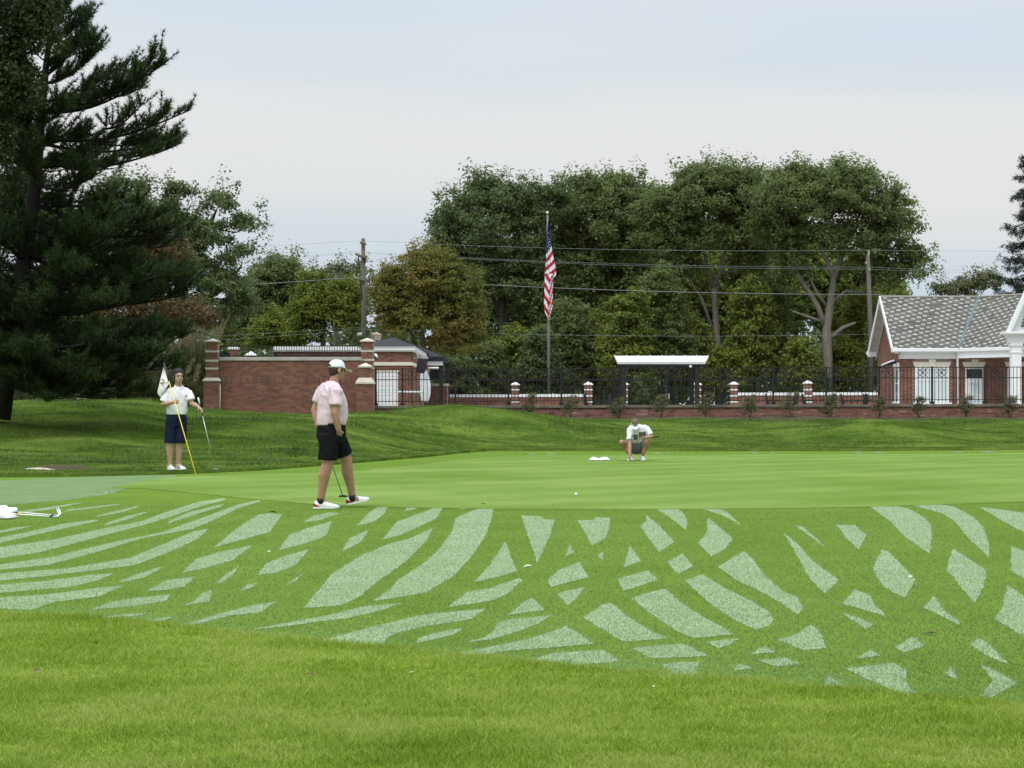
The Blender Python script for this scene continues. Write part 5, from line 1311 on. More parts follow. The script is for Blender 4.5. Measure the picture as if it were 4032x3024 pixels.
tree('oak_tree', gp(760, 100), 'big dark oak with gaps of sky in its layered crown, behind the pine', [lobe(500, 760, 100, 110, 70), lobe(700, 770, 100, 70, 50), lobe(860, 800, 100, 60, 50), lobe(960, 880, 100, 75, 45), lobe(620, 880, 100, 150, 90), lobe(800, 930, 100, 120, 70), lobe(940, 1010, 100, 90, 40), lobe(700, 1040, 100, 180, 90), lobe(880, 1130, 100, 130, 60), lobe(960, 1200, 100, 75, 60), lobe(780, 1240, 100, 160, 90), lobe(560, 1100, 100, 140, 150), lobe(420, 850, 100, 100, 100)],
     M['l_dark'], 560, 60, .48, .17, [TP([(660, 1600, .4), (655, 1350, .32), (665, 1250, .28), (720, 1120, .2), (800, 960, .12), (850, 830, .05)], 100), TP([(660, 1270, .22), (760, 1200, .16), (860, 1150, .1), (950, 1050, .05)], 100), TP([(660, 1290, .24), (600, 1080, .17), (560, 900, .1), (500, 760, .05)], 100), TP([(700, 1170, .16), (690, 980, .12), (700, 790, .05)], 100)], 'bark_dark', limbs=70, limb_r=.045, shell=.6)
tree('rust_tree', gp(520, 80), 'rust brown tree showing through the pine branches on the left', [lobe(470, 960, 80, 120, 70), lobe(640, 990, 80, 110, 90), lobe(560, 1230, 80, 150, 110), lobe(430, 1140, 80, 110, 80), lobe(760, 1250, 80, 90, 60)], M['l_rust'], 300, 50, .42, .13, bark='bark_dark', limbs=30)
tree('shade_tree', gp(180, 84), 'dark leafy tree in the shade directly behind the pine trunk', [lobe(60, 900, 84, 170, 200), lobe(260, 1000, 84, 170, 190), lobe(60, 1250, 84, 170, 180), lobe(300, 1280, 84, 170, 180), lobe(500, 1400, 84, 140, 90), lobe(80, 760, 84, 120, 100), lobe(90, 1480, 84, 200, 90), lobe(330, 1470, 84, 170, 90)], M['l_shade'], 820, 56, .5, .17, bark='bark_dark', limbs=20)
tree('dark_bush', gp(690, 86), 'dark bush behind the white flag and the standing man', [lobe(680, 1470, 86, 60, 80), lobe(740, 1520, 86, 60, 70), lobe(620, 1440, 86, 60, 60), lobe(790, 1500, 86, 30, 90)], M['l_dark'], 240, 50, .32, .12, tr=.06, cat='bush', bark='bark_dark', limbs=8)
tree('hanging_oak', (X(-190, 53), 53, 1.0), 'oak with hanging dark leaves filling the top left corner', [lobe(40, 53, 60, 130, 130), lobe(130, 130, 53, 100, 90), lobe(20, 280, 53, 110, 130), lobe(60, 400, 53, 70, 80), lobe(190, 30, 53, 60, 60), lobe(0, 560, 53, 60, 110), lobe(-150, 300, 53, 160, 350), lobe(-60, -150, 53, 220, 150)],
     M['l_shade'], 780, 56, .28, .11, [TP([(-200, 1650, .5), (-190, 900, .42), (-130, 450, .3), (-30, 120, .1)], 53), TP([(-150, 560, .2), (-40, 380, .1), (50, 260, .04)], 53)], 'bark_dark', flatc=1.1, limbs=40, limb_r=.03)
tree('pale_shrub_tree', gp(3830, 135), 'thin pale tree top peeking over the slate roof ridge', [lobe(3800, 1140, 135, 75, 50), lobe(3880, 1110, 135, 70, 40), lobe(3720, 1150, 135, 60, 40)], M['l_pale'], 110, 34, .5, .18, limbs=60, limb_r=.03)

# pine in front
def pine():
    Yp = 57.0
    base = (X(2, Yp), Yp, float(mound_z(X(2, Yp), Yp)) - .05)
    t = empty('pine_tree', base, 'large dark pine with long upswept branches at the left edge', 'tree')
    b = Vector(base); T = MB(); needles = []
    tp = [(0, 1650, .27), (38, 1380, .24), (85, 1080, .21), (118, 900, .18), (142, 700, .15), (163, 430, .115), (188, 200, .07), (205, 20, .04), (212, -120, .02)]
    trunk = [(P(u, v, Yp), r) for u, v, r in tp]
    T.tube([p - b for p, r in trunk], [r for p, r in trunk], 10)
    def on_trunk(v):
        us_ = np.interp(v, [q[1] for q in tp][::-1], [q[0] for q in tp][::-1]); return P(float(us_), v, Yp)
    tuft_p, tuft_d = [], []
    def branch(s, e, r, sag=0.10, dens=1.0, spread=.9):
        s, e = Vector(s), Vector(e); d = e - s; Ln = d.length
        pts = []
        for k in range(9):
            q = k / 8; p = s.lerp(e, q); p.z -= sag * Ln * math.sin(math.pi * q) * (1.0 - .25 * q); pts.append(p)
        T.tube([p - b for p in pts], [r * (1 - .85 * k / 8) + .006 for k in range(9)], 6)
        n = int(Ln * 13 * dens)
        for i in range(n):
            q = random.uniform(.06, 1.0); k = min(7, int(q * 8)); p = pts[k].lerp(pts[k + 1], q * 8 - k)
            ax = (pts[k + 1] - pts[k]).normalized(); side = ax.cross(Vector((0, 0, 1))).normalized() * random.choice((-1, 1))
            dr = (ax * random.uniform(.5, 1.1) + side * random.uniform(.2, 1.0) * spread + Vector((0, 0, random.uniform(.05, .75)))).normalized()
            tl = random.uniform(.25, .75) * (1.15 - .5 * q)
            en = p + dr * tl; en.z += tl * .18
            T.tube([p - b, en - b], [.010, .005], 4)
            m = max(2, int(tl / .085))
            for j in range(m):
                f = (j + 1) / m; tuft_p.append(p.lerp(en, f)); tuft_d.append(dr * .7 + Vector((0, 0, .35)))
        for j in range(3): tuft_p.append(e + Vector((0, 0, .05 * j))); tuft_d.append(d.normalized() * .6 + Vector((0, 0, .7)))
    # (trunk height v, tip u, tip v, depth offset)
    for v0, u1, v1, dy, r in ((440, 560, 330, .0, .05), (445, 642, 255, -.4, .05), (400, 520, 250, .5, .04), (540, 745, 435, -.3, .06), (560, 700, 540, .4, .05), (630, 690, 575, -.8, .05), (620, 470, 660, .8, .045),
                              (330, 400, 190, -.3, .035), (300, 340, 120, .4, .03), (180, 330, 60, 0, .03), (120, 300, -40, .2, .025), (60, 290, -60, -.2, .02), (480, 40, 380, .3, .035), (560, 20, 500, -.4, .04),
                              (720, 360, 700, -1.8, .05), (700, 120, 560, -2.6, .05), (780, 480, 780, -.5, .06), (800, 560, 855, .3, .06), (850, 740, 905, -.2, .06), (900, 500, 860, -1.6, .06), (880, 30, 760, -1.0, .05),
                              (960, 735, 1065, .3, .07), (1000, 640, 1075, -1.4, .06), (1000, 480, 900, -2.5, .06), (1040, 760, 1085, -.2, .07), (1080, 640, 1080, -2.0, .06), (1020, 10, 920, -1.6, .05), (1100, 330, 1060, -3.0, .06),
                              (1130, 780, 1150, .2, .07), (1170, 640, 1160, -1.4, .06), (1190, 480, 1180, -2.4, .06), (1180, -60, 1140, -1.2, .06), (1250, 715, 1330, .3, .07), (1280, 620, 1390, -1.5, .06), (1290, 420, 1330, -2.8, .06), (1230, 140, 1190, -3.2, .05),
                              (1350, 680, 1450, .2, .06), (1370, 540, 1490, -1.4, .06), (1380, 380, 1500, -2.6, .05), (1340, 180, 1400, -3.2, .05), (1380, -40, 1430, -1.8, .05), (1420, 560, 1540, .6, .05), (1440, 420, 1570, -.8, .05), (1450, 250, 1570, -2.0, .04), (1400, 690, 1430, 1.2, .05), (1090, 790, 1095, 1.5, .06), (940, 700, 935, 1.6, .06), (1290, 730, 1315, 1.6, .06), (1120, -30, 1260, .8, .05), (1330, 30, 1490, -2.4, .05), (1450, 130, 1540, -2.4, .05)):
        s = on_trunk(v0); e = P(u1, v1, Yp + dy)
        branch(s, e, r, dens=1.0 if v0 > 700 else 1.25)
        if v0 > 150:
            for k in range(2):
                q = random.uniform(.35, .7); m_ = s.lerp(e, q)
                e2 = m_ + (e - s) * random.uniform(.25, .42) + Vector((0, random.choice((-1, 1)) * random.uniform(.5, 1.2), random.uniform(-.1, .3)))
                branch(m_ - Vector((0, 0, .08)), e2, r * .5, dens=1.1)
    for i in range(64):
        v0 = random.uniform(20, 1480); s = on_trunk(v0); a = random.uniform(math.pi * .9, math.pi * 2.1) if i % 3 else random.uniform(0, 6.28)
        L_ = random.uniform(.7, 1.7) * (.45 if v0 < 250 else .8 if v0 < 600 else 1.1)
        branch(s, s + Vector((L_ * math.cos(a), L_ * math.sin(a), L_ * random.uniform(.1, .45))), .022, dens=1.1)
    tpn = np.array(tuft_p); tdn = np.array(tuft_d); tdn /= np.linalg.norm(tdn, axis=1, keepdims=True)
    per = 15; n = len(tpn) * per
    c = np.repeat(tpn, per, 0) - np.array(base); d = np.repeat(tdn, per, 0) * .85 + RNG.normal(0, .55, (n, 3)); d /= np.linalg.norm(d, axis=1, keepdims=True)
    ln = RNG.uniform(.10, .19, (n, 1)); sd = np.cross(d, RNG.normal(0, 1, (n, 3))); sd /= np.linalg.norm(sd, axis=1, keepdims=True); sd *= .010
    v = np.stack([c - sd, c + sd, c + d * ln], 1)
    np_mesh('needles', v.reshape(-1, 3), 3, M['needle'], t)
    T.build('trunk', M['bark_dark'], t, True)
    print('pine tufts', len(tpn))
pine()
# spruce on the right edge
def spruce():
    Ys = 112.0; uc = 4058
    base = (X(uc, Ys), Ys, .8); b = Vector(base)
    t = empty('spruce_tree', base, 'dark spruce with drooping layered branches at the right edge', 'tree')
    T = MB(); T.tube([(0, 0, 0), P(uc, 620, Ys) - b], [.3, .04], 8)
    tp_ = []
    zt_ = Z(610, Ys)
    for i in range(95):
        f = (i + .5) / 95; z = 3.2 + (zt_ - 3.2) * f
        R = (.5 + (1 - f) * 3.3) * random.uniform(.65, 1.1); a = random.uniform(0, 6.283)
        s = Vector((X(uc, Ys), Ys, z)); e = s + Vector((R * math.cos(a), R * math.sin(a), -.28 * R + .12))
        m = s.lerp(e, .55) - Vector((0, 0, .12 * R)); e.z += .12 * R
        T.tube([s - b, m - b, e - b], [.035, .02, .008], 4)
        for k in range(int(10 + R * 16)):
            q = random.uniform(.15, 1); p = (s.lerp(m, q / .55) if q < .55 else m.lerp(e, (q - .55) / .45))
            w_ = .28 * (1.1 - q * .6)
            tp_.append(p + Vector((random.uniform(-w_, w_), random.uniform(-w_, w_), -random.uniform(0, .22))))
    c = np.array(tp_) - np.array(base); per = 10; n = len(c) * per
    cc = np.repeat(c, per, 0) + RNG.normal(0, .06, (n, 3)); d = RNG.normal(0, 1, (n, 3)); d[:, 2] -= .6; d /= np.linalg.norm(d, axis=1, keepdims=True)
    sd = np.cross(d, RNG.normal(0, 1, (n, 3))); sd /= np.linalg.norm(sd, axis=1, keepdims=True)
    v = np.stack([cc - sd * .018, cc + sd * .018, cc + d * RNG.uniform(.12, .26, (n, 1))], 1)
    np_mesh('needles', v.reshape(-1, 3), 3, M['spruce'], t)
    T.build('trunk', M['bark_dark'], t, True)
spruce()

# pampas grasses on the mound
def pampas(u, Y, h, label, nbl, plumes, spread=1.0):
    x = X(u, Y); base = (x, Y, float(mound_z(x, Y)) - .03 if Y < BACK else .85)
    t = empty('pampas_grass', base, label, 'ornamental grass', 'ornamental grasses on the mound')
    a = RNG.uniform(0, 2 * np.pi, nbl); ln = h * RNG.uniform(.55, 1.05, nbl); out = RNG.uniform(.15, .85, nbl) * spread * h * .75
    r0_ = RNG.uniform(0, .22, nbl); w_ = .011
    def pt(f):  # arching
        rr = r0_ + out * f ** 1.6; zz = ln * (f * 1.25 - .55 * f ** 3 * (out / (h * .5)))
        return np.stack([np.cos(a) * rr, np.sin(a) * rr, zz], 1)
    sd = np.stack([-np.sin(a), np.cos(a), np.zeros(nbl)], 1) * w_
    quads = []
    fs = [0, .3, .55, .8, 1.0]; ws = [1, 1, .9, .6, .1]
    for i in range(4):
        p, q = pt(fs[i]), pt(fs[i + 1]); quads.append(np.stack([p - sd * ws[i], p + sd * ws[i], q + sd * ws[i + 1], q - sd * ws[i + 1]], 1))
    np_mesh('foliage', np.concatenate(quads).reshape(-1, 3), 4, M['reed'], t)
    for k in range(plumes):
        an = random.uniform(0, 6.28); lean = random.uniform(.1, .45) * h; hh = h * random.uniform(1.0, 1.3)
        top = Vector((math.cos(an) * lean, math.sin(an) * lean, hh)); m = Vector((top.x * .45, top.y * .45, hh * .62))
        st = MB().tube([(0, 0, 0), m, top], [.006, .005, .003], 4)
        n = 130; f = RNG.uniform(0, 1, n); c = np.array(m)[None] * (1 - (.35 + .65 * f))[:, None] + np.array(top)[None] * (.35 + .65 * f)[:, None]
        c = c + RNG.normal(0, .035, (n, 3)) * (1.15 - f)[:, None]
        d = RNG.normal(0, .5, (n, 3)) + np.array(top - m); d /= np.linalg.norm(d, axis=1, keepdims=True); s2 = np.cross(d, RNG.normal(0, 1, (n, 3))); s2 /= np.linalg.norm(s2, axis=1, keepdims=True)
        v = np.stack([c - s2 * .010, c + s2 * .010, c + d * .12], 1).reshape(-1, 3)
        pl = np_mesh('plume', v, 3, M['plume'], t)
        st.build('stalk', M['reed'], pl)
for args in ((410, 73, 1.5, 'dark arching grass clump nearest the pine', 900, 4), (480, 71, 1.45, 'arching grass clump with pale plumes left of the white flag', 1100, 7), (545, 70, 1.4, 'dense grass clump drooping over the mound crest', 1100, 6), (600, 72, 1.55, 'grass clump with brownish plumes just left of the flag', 1100, 14), (690, 74, 1.45, 'dark grass clump behind the standing man', 900, 3), (745, 74, 1.25, 'low grass clump left of the banded pillar foot', 700, 2),
             (772, 86, 3.0, 'tall pale plumed grass rising beside the left banded pillar', 900, 18), (690, 88, 3.0, 'tall plumed grass behind the dark bush', 700, 8), (390, 86, 2.6, 'tall plumed grass half hidden behind the pine', 700, 10)):
    pampas(*args)
# young shrubs against the retaining wall
su = [2087, 2246, 2433, 2603, 2780, 2953, 3117, 3268, 3458, 3618, 3804, 3979]
sl = ['small shrub at the crest of the middle mound, leftmost along the retaining wall', 'small shrub left of the crouching man, second along the retaining wall', 'small shrub right behind the crouching man against the wall', 'small sparse shrub just right of the crouching man', 'bushy young shrub below the right shelter post', 'small shrub below the pillar right of the shelter', 'tall thin shrub midway along the wall', 'broad low shrub below the pillar nearest the house', 'dense dark shrub below the house gable corner', 'thin shrub with bare twigs below the large house window', 'shrub below the house door', 'rightmost small shrub, below the white porch column']
for i, u in enumerate(su):
    Y = 80.2; x = X(u, Y); z = float(mound_z(x, Y)); h = random.uniform(95, 122); wd = random.uniform(28, 40); vb = VH + (EYE - z) * F / Y
    tree('young_shrub', (x, Y, z - .03), sl[i], [lobe(u, vb - h * .45, Y, wd, h * .42), lobe(u - wd * .4, vb - h * .3, Y, wd * .7, h * .3), lobe(u + wd * .35, vb - h * .65, Y, wd * .55, h * .3)], M['l_shrub'], 80, 22, .12, .045,
         trunk=[[(Vector((x, Y, z - .03)), .014), (Vector((x + random.uniform(-.1, .1), Y, z + .5)), .009), (Vector((x + random.uniform(-.15, .15), Y, z + h * Y / F * .95)), .003)], [(Vector((x, Y, z)), .012), (Vector((x - .22, Y, z + h * Y / F * .75)), .003)], [(Vector((x, Y, z)), .012), (Vector((x + .2, Y, z + h * Y / F * .85)), .003)]],
         bark='bark', group='young shrubs along the retaining wall', cat='shrub', limbs=26, limb_r=.006)
cols = []
for x in np.linspace(X(1900, 80), X(4300, 80), 90):
    cols.append([(x, y, float(mound_z(x, min(y, 80.9))) + h_) for y, h_ in ((79.55 + .1 * math.sin(x * 3), .0), (79.7 + .1 * math.sin(x * 3), .05), (80.4, .07), (80.99, .08))])
sheet('mulch_bed', cols, M['soil'])
# a small teal cover low under the pine
t = empty('teal_cover', (X(155, 76), 76, float(mound_z(X(155, 76), 76))), 'small teal cover on the ground seen under the pine branches', 'cover')
MB().frustum((-.28, -.2), (.28, .2), 0, .30, .75).build('cover', M['teal'], t, bevel=.05)

# ------------------------------------------------------------------ people
V = Vector
def unit(v): return V(v).normalized()
def oval(c, rx, ry, n=20, ax=V((1, 0, 0)), ay=V((0, 1, 0)), pw=2.0):
    out = []
    for k in range(n):
        t = 2 * math.pi * k / n; cx_, sy_ = math.cos(t), math.sin(t)
        out.append(V(c) + ax * (rx * math.copysign(abs(cx_) ** (2 / pw), cx_)) + ay * (ry * math.copysign(abs(sy_) ** (2 / pw), sy_)))
    return out
def frame_M(c, fwd, up=(0, 0, 1)):
    """x = forward, z = up"""
    f = unit(fwd); u = V(up); y = u.cross(f).normalized(); u = f.cross(y).normalized()
    R = Matrix((f, y, u)).transposed().to_4x4(); return Matrix.Translation(V(c)) @ R
def head_shape(mb, c, fwd, up=(0, 0, 1), s=1.0, neck_to=None):
    Mh = frame_M(c, fwd, up)
    def q(x, y, z): return Mh @ V((x * s, y * s, z * s))
    def bl(x, y, z, a, b, d): mb.ball(q(x, y, z), (a * s, b * s, d * s), Mh)
    bl(-.012, 0, .028, .098, .077, .092)          # skull
    bl(.026, 0, -.035, .068, .062, .078)          # face
    bl(.040, 0, -.082, .046, .046, .036)          # chin and jaw
    bl(-.005, 0, -.062, .060, .060, .045)
    mb.tube([q(.088, 0, .012), q(.112, 0, -.028), q(.088, 0, -.038)], [.010 * s, .016 * s, .014 * s], 8)   # nose
    bl(.088, 0, .025, .012, .050, .010)           # brow
    bl(.086, 0, -.066, .012, .026, .008)          # lips
    for sy in (-1, 1): bl(-.005, sy * .078, -.012, .024, .010, .034)  # ears
    if neck_to is not None:
        mb.capsule([q(-.014, 0, -.06), V(neck_to)], [.053 * s, .060 * s], 14)
    return Mh
def face_bits(parent, Mh, s, hair, brow=True):
    for sy in (-1, 1):
        mb = MB(); mb.ball(Mh @ V((.083 * s, sy * .031 * s, .002 * s)), (.012 * s, .014 * s, .008 * s), Mh); mb.build('eye', M['dark'], parent, True)
        mb = MB(); mb.tube([Mh @ V((.092 * s, sy * .014 * s, .022 * s)), Mh @ V((.088 * s, sy * .046 * s, .024 * s))], .0055 * s, 6); mb.build('eyebrow', M[hair], parent, True)
    mb = MB(); mb.tube([Mh @ V((.094 * s, -.022 * s, -.067 * s)), Mh @ V((.099 * s, 0, -.065 * s)), Mh @ V((.094 * s, .022 * s, -.067 * s))], .005 * s, 6); mb.build('mouth', M['lip'], parent, True)
def hand(mb, wrist, d, palm, side, curl=0.4, s=1.0, thumb=0.6):
    """d: towards the fingers, palm: normal out of the palm, side: towards the thumb"""
    d, palm = unit(d), unit(palm); side = unit(V(side) - d * V(side).dot(d)); w0 = V(wrist)
    ax = [w0 + d * (.012 * s) , w0 + d * (.050 * s), w0 + d * (.088 * s)]
    rings = [oval(ax[0], .026 * s, .018 * s, 12, side, palm), oval(ax[1], .037 * s, .017 * s, 12, side, palm), oval(ax[2], .040 * s, .014 * s, 12, side, palm)]
    mb.loft(rings); mb.ball(w0, .027 * s)
    for k, (o_, l_) in enumerate(((.030, .070), (.010, .078), (-.011, .072), (-.031, .058))):
        p = ax[2] + side * (o_ * s) - d * (.006 * s); a = curl * (1 + .12 * k); dd = d; pts = [p]; 
        for j, f in enumerate((.46, .31, .23)):
            ang = a * (j + .6)
            dd = d * math.cos(ang) + palm * math.sin(ang); pts.append(pts[-1] + dd * (l_ * f * s))
        mb.capsule(pts, [.0098 * s, .0092 * s, .0085 * s, .0075 * s], 8)
    t0 = w0 + d * (.025 * s) + side * (.024 * s); t1 = t0 + (d * .6 + side * .75 + palm * thumb * .6).normalized() * (.042 * s); t2 = t1 + (d * .9 + side * .2 + palm * thumb).normalized() * (.032 * s)
    mb.capsule([t0, t1, t2], [.014 * s, .011 * s, .009 * s], 8)
def shoe(parent, heel, toe, mat, patch=None, s=1.0, sole='white', roll=None):
    """heel, toe: points on the sole line at back and front"""
    heel, toe = V(heel), V(toe); Ms = frame_M(heel, toe - heel)
    L = (toe - heel).length
    prof = [(0, .022, .055), (.04, .033, .080), (.16, .037, .098), (.30, .037, .100), (.42, .039, .088), (.58, .046, .068), (.76, .047, .054), (.90, .036, .044), (.98, .016, .030)]
    rings = []
    for f, w_, h in prof:
        c = []
        for k in range(16):
            t = 2 * math.pi * k / 16; y = w_ * math.cos(t); z = math.sin(t)
            z = .020 + (h * s - .020) * z if z > 0 else .020 + z * .004
            c.append(Ms @ V((f * L, y * s, z)))
        rings.append(c)
    up = MB().loft(rings).build('shoe', mat, parent, True)
    so = []
    for f, w_, h in [(-.02, .018, 0)] + [(p[0], p[1] + .004, 0) for p in prof] + [(1.005, .012, 0)]:
        lift = .012 * max(0, (f - .75) / .25) ** 2
        so.append([Ms @ V((f * L, sy * w_ * s, z + lift)) for sy, z in ((-1, 0), (1, 0), (1, .022), (-1, .022))])
    MB().loft(so).build('sole', M[sole], up)
    if patch:
        pr = []
        for f, w_, h in ((-.012, .024, .058), (.04, .0355, .074), (.14, .0395, .066), (.24, .040, .030)):
            pr.append([Ms @ V((f * L, w_ * s * math.cos(t), .022 + (h * s - .022) * max(0, math.sin(t)))) for t in [math.pi * k / 9 for k in range(10)]])
        MB().loft(pr).build('heel_patch', M[patch], up, True)
    return up
def decal(target, outline_fn, mat, name, origin_y=-3.0, n=10, parent=None, lift=.004, dirn=V((0, 1, 0))):
    """a thin printed patch laid on the front of a garment; outline_fn(i, j) gives (x, z)"""
    dg = bpy.context.evaluated_depsgraph_get(); dg.update()
    me = target.data; bv = BVHTree.FromPolygons([v.co.copy() for v in me.vertices], [tuple(p.vertices) for p in me.polygons])
    pts, ok_ = [], True
    for i in range(n + 1):
        for j in range(n + 1):
            x, z = outline_fn(i / n, j / n); h = bv.ray_cast(V((x, origin_y, z)), dirn)
            pts.append((h[0] + V((0, -lift, 0))) if h[0] else None)
    f = []; mb = MB(); idx = {}
    good = [p for p in pts if p is not None]
    if not good: return None
    vv = [p if p is not None else good[0] for p in pts]
    for i in range(n):
        for j in range(n):
            q = [i * (n + 1) + j, (i + 1) * (n + 1) + j, (i + 1) * (n + 1) + j + 1, i * (n + 1) + j + 1]
            if all(pts[k] is not None for k in q) and max((pts[a] - pts[q[0]]).length for a in q) < .12: f.append(tuple(q))
    mb.add(vv, f)
    return mb.build(name, mat, parent or target, True)
def rect(x0, x1, z0, z1): return lambda i, j: (x0 + (x1 - x0) * i, z0 + (z1 - z0) * j)
def ell(cx_, cz_, rx, rz):
    def fn(i, j):
        a = 2 * math.pi * i; return (cx_ + rx * j * math.cos(a), cz_ + rz * j * math.sin(a))
    return fn

# --- man in pink walking to the right
Yk = EYE * F / (2003 - VH)
pk = empty('person', (X(1319, Yk), Yk, .006), 'man in pale pink polo and white cap walking with one hand in his pocket', 'person', 'golfers on the green')
fwd = unit((.93, .37, 0)); rgt = V((fwd.y, -fwd.x, 0))
def at(x, z, y): return V((x, y, z))
hipR, hipL = at(-.06, .94, -.08), at(-.02, .94, .09)
kneeR, ankR = at(-.085, .545, -.10), at(-.172, .105, -.06)
kneeL, ankL = at(.130, .57, .17), at(.190, .135, .28)
hc = at(.028, 1.690, .02)
shR, shL = at(.035, 1.445, -.20), at(-.155, 1.455, .20)
elR, wrR = at(.020, 1.165, -.245), at(.060, .955, -.198)
elL, wrL = at(-.262, 1.20, .20), at(-.215, 1.0, .14)
body = MB()
Mh = head_shape(body, hc, (.88, .47, -.10), s=1.02, neck_to=at(-.03, 1.49, .0))
body.capsule([at(-.03, 1.40, 0), at(-.04, 1.2, 0), at(-.04, .98, 0)], [.08, .11, .12])
for a_, b_, c_ in ((shR, elR, wrR), (shL, elL, wrL)):
    m1 = V(b_).lerp(V(c_), .35)
    body.capsule([V(a_) - V((0, 0, .03)), V(a_).lerp(V(b_), .5), b_, m1, c_], [.042, .052, .050, .050, .034])
hand(body, wrR, (.02, .75, -1), (-.3, 1, .4), (1, .2, 0), .25)
hand(body, wrL, (.25, -.05, -1), (1, 0, .3), (0, -1, 0), 1.1)
for hp, kn, an in ((hipR, kneeR, ankR), (hipL, kneeL, ankL)):
    calf = V(kn).lerp(V(an), .30) - fwd * .012
    body.capsule([hp, V(hp).lerp(V(kn), .5), kn, calf, V(kn).lerp(V(an), .7), an], [.095, .092, .070, .074, .052, .044])
    body.capsule([an, V(an) + fwd * .07 + V((0, 0, -.05))], [.042, .035])
meld('body', body, .0075, M['skin'], pk, 3, .4)
# polo shirt
s_ = MB()
R_ = lambda c, a, b: oval(c, a, b, 24, fwd, rgt, 2.4)
s_.loft([R_(at(-.048, 1.015, 0), .160, .188), R_(at(-.036, 1.08, 0), .176, .190), R_(at(-.030, 1.16, 0), .178, .190), R_(at(-.030, 1.28, 0), .166, .195), R_(at(-.040, 1.38, 0), .150, .208), R_(at(-.050, 1.44, 0), .126, .200), R_(at(-.050, 1.490, 0), .092, .150), R_(at(-.040, 1.530, 0), .070, .085)])
s_.capsule([V(shR) + V((-.02, .03, .0)), V(shR).lerp(V(elR), .45)], [.078, .076]); s_.tube([V(shR), V(shR).lerp(V(elR), .68)], [.075, .080], 18)
s_.capsule([V(shL) + V((.02, -.03, .0)), V(shL).lerp(V(elL), .45)], [.078, .074]); s_.tube([V(shL), V(shL).lerp(V(elL), .66)], [.075, .078], 18)
shirt = meld('shirt', s_, .010, M['pink'], pk, 4, .8, .011)
col = MB().tube([at(-.075, 1.515, 0) + rgt * .0, at(-.075, 1.56, 0)], [.080, .066], 20)
cr_ = []
for k in range(24):
    pass
ring0 = oval(at(-.035, 1.500, 0), .088, .096, 24, fwd, rgt); ring1 = [p + V((0, 0, .055)) - (p - at(-.035, 1.5, 0)) * .20 - fwd * .0 for p in ring0]
ring0 = [p + V((0, 0, -.035 * max(0, (p - at(-.035, 1.5, 0)).dot(fwd)) / .088)) for p in ring0]
ring1 = [p + V((0, 0, -.035 * max(0, (p - at(-.035, 1.5, 0)).dot(fwd)) / .088)) for p in ring1]
cb = MB(); n_ = 24; cb.add(ring0 + ring1 + [p * 1 + (at(-.035, p.z, 0) - p) * .06 for p in ring1] , [(k, (k + 1) % n_, n_ + (k + 1) % n_, n_ + k) for k in range(n_)] + [(n_ + k, n_ + (k + 1) % n_, 2 * n_ + (k + 1) % n_, 2 * n_ + k) for k in range(n_)])
cb.build('collar', M['pink'], shirt, True)
# shorts
s_ = MB()
s_.loft([R_(at(-.045, 1.045, 0), .150, .180), R_(at(-.045, .98, 0), .166, .195), R_(at(-.050, .90, 0), .172, .198), R_(at(-.045, .80, 0), .145, .178)])
hemR, hemL = V(hipR).lerp(V(kneeR), .88), V(hipL).lerp(V(kneeL), .80)
s_.tube([at(-.075, .90, -.085), V(hipR).lerp(V(kneeR), .5), hemR], [.126, .118, .113], 20)
s_.tube([at(-.02, .90, .085), V(hipL).lerp(V(kneeL), .5), hemL], [.118, .112, .106], 20)
meld('shorts', s_, .010, M['shorts_black'], pk, 3, .7, .008)
belt = MB().loft([R_(at(-.045, 1.018, 0), .158, .188), R_(at(-.045, 1.040, 0), .158, .188)]).build('belt', M['dark'], pk, True)
# cap
cm = frame_M(hc, (.88, .47, -.04))
mb = MB(); rings = []
for k in range(9):
    th = math.pi / 2 * k / 8; rr = math.cos(th) ** .75
    rings.append([cm @ V((-.012 + .106 * rr * math.cos(a) + .004 * k / 8, .086 * rr * math.sin(a), .028 + .098 * math.sin(th))) for a in [2 * math.pi * q / 24 for q in range(24)]])
mb.loft(rings); cap = mb.build('cap', M['cap'], pk, True)
mb = MB(); top, bot = [], []
for k in range(13):
    a = math.radians(-62 + 124 * k / 12)
    inner = V((-.012 + .104 * math.cos(a), .086 * math.sin(a), .034)); outer = V((.07 + .118 * math.cos(a) ** .6 , .080 * math.sin(a), .034 - .034 * math.cos(a) + .012 * abs(math.sin(a)) - .02))
    top += [cm @ inner, cm @ outer]
mb.add(top + [p - V((0, 0, .006)) for p in top], [(2 * k, 2 * k + 2, 2 * k + 3, 2 * k + 1) for k in range(12)] + [(26 + 2 * k, 26 + 2 * k + 1, 26 + 2 * k + 3, 26 + 2 * k + 2) for k in range(12)] + [(2 * k + 1, 2 * k + 3, 26 + 2 * k + 3, 26 + 2 * k + 1) for k in range(12)])
mb.build('brim', M['cap'], cap, True)
mb = MB().tube([cm @ V((-.119, -.04, .05)), cm @ V((-.124, 0, .058)), cm @ V((-.119, .04, .05))], .014, 8); mb.build('cap_opening', M['hair_brown'], cap, True)
hb = MB(); hb.ball(cm @ V((-.030, 0, .008)), (.088, .0815, .080), cm); hb.ball(cm @ V((-.052, 0, -.030)), (.058, .066, .052), cm)
hb.tube([cm @ V((.028, -.079, .02)), cm @ V((.022, -.078, -.02))], .010, 6); hb.tube([cm @ V((.028, .079, .02)), cm @ V((.022, .078, -.02))], .010, 6)
hb.build('hair', M['hair_brown'], pk, True)
face_bits(pk, Mh, 1.02, 'hair_brown')
for an, kn in ((ankR, kneeR), (ankL, kneeL)):
    MB().capsule([V(an) + (V(kn) - V(an)).normalized() * .015, V(an) - V((0, 0, .03))], [.046, .047], 14).build('sock', M['dark'], pk, True)
f1 = unit((.97, .24, 0))
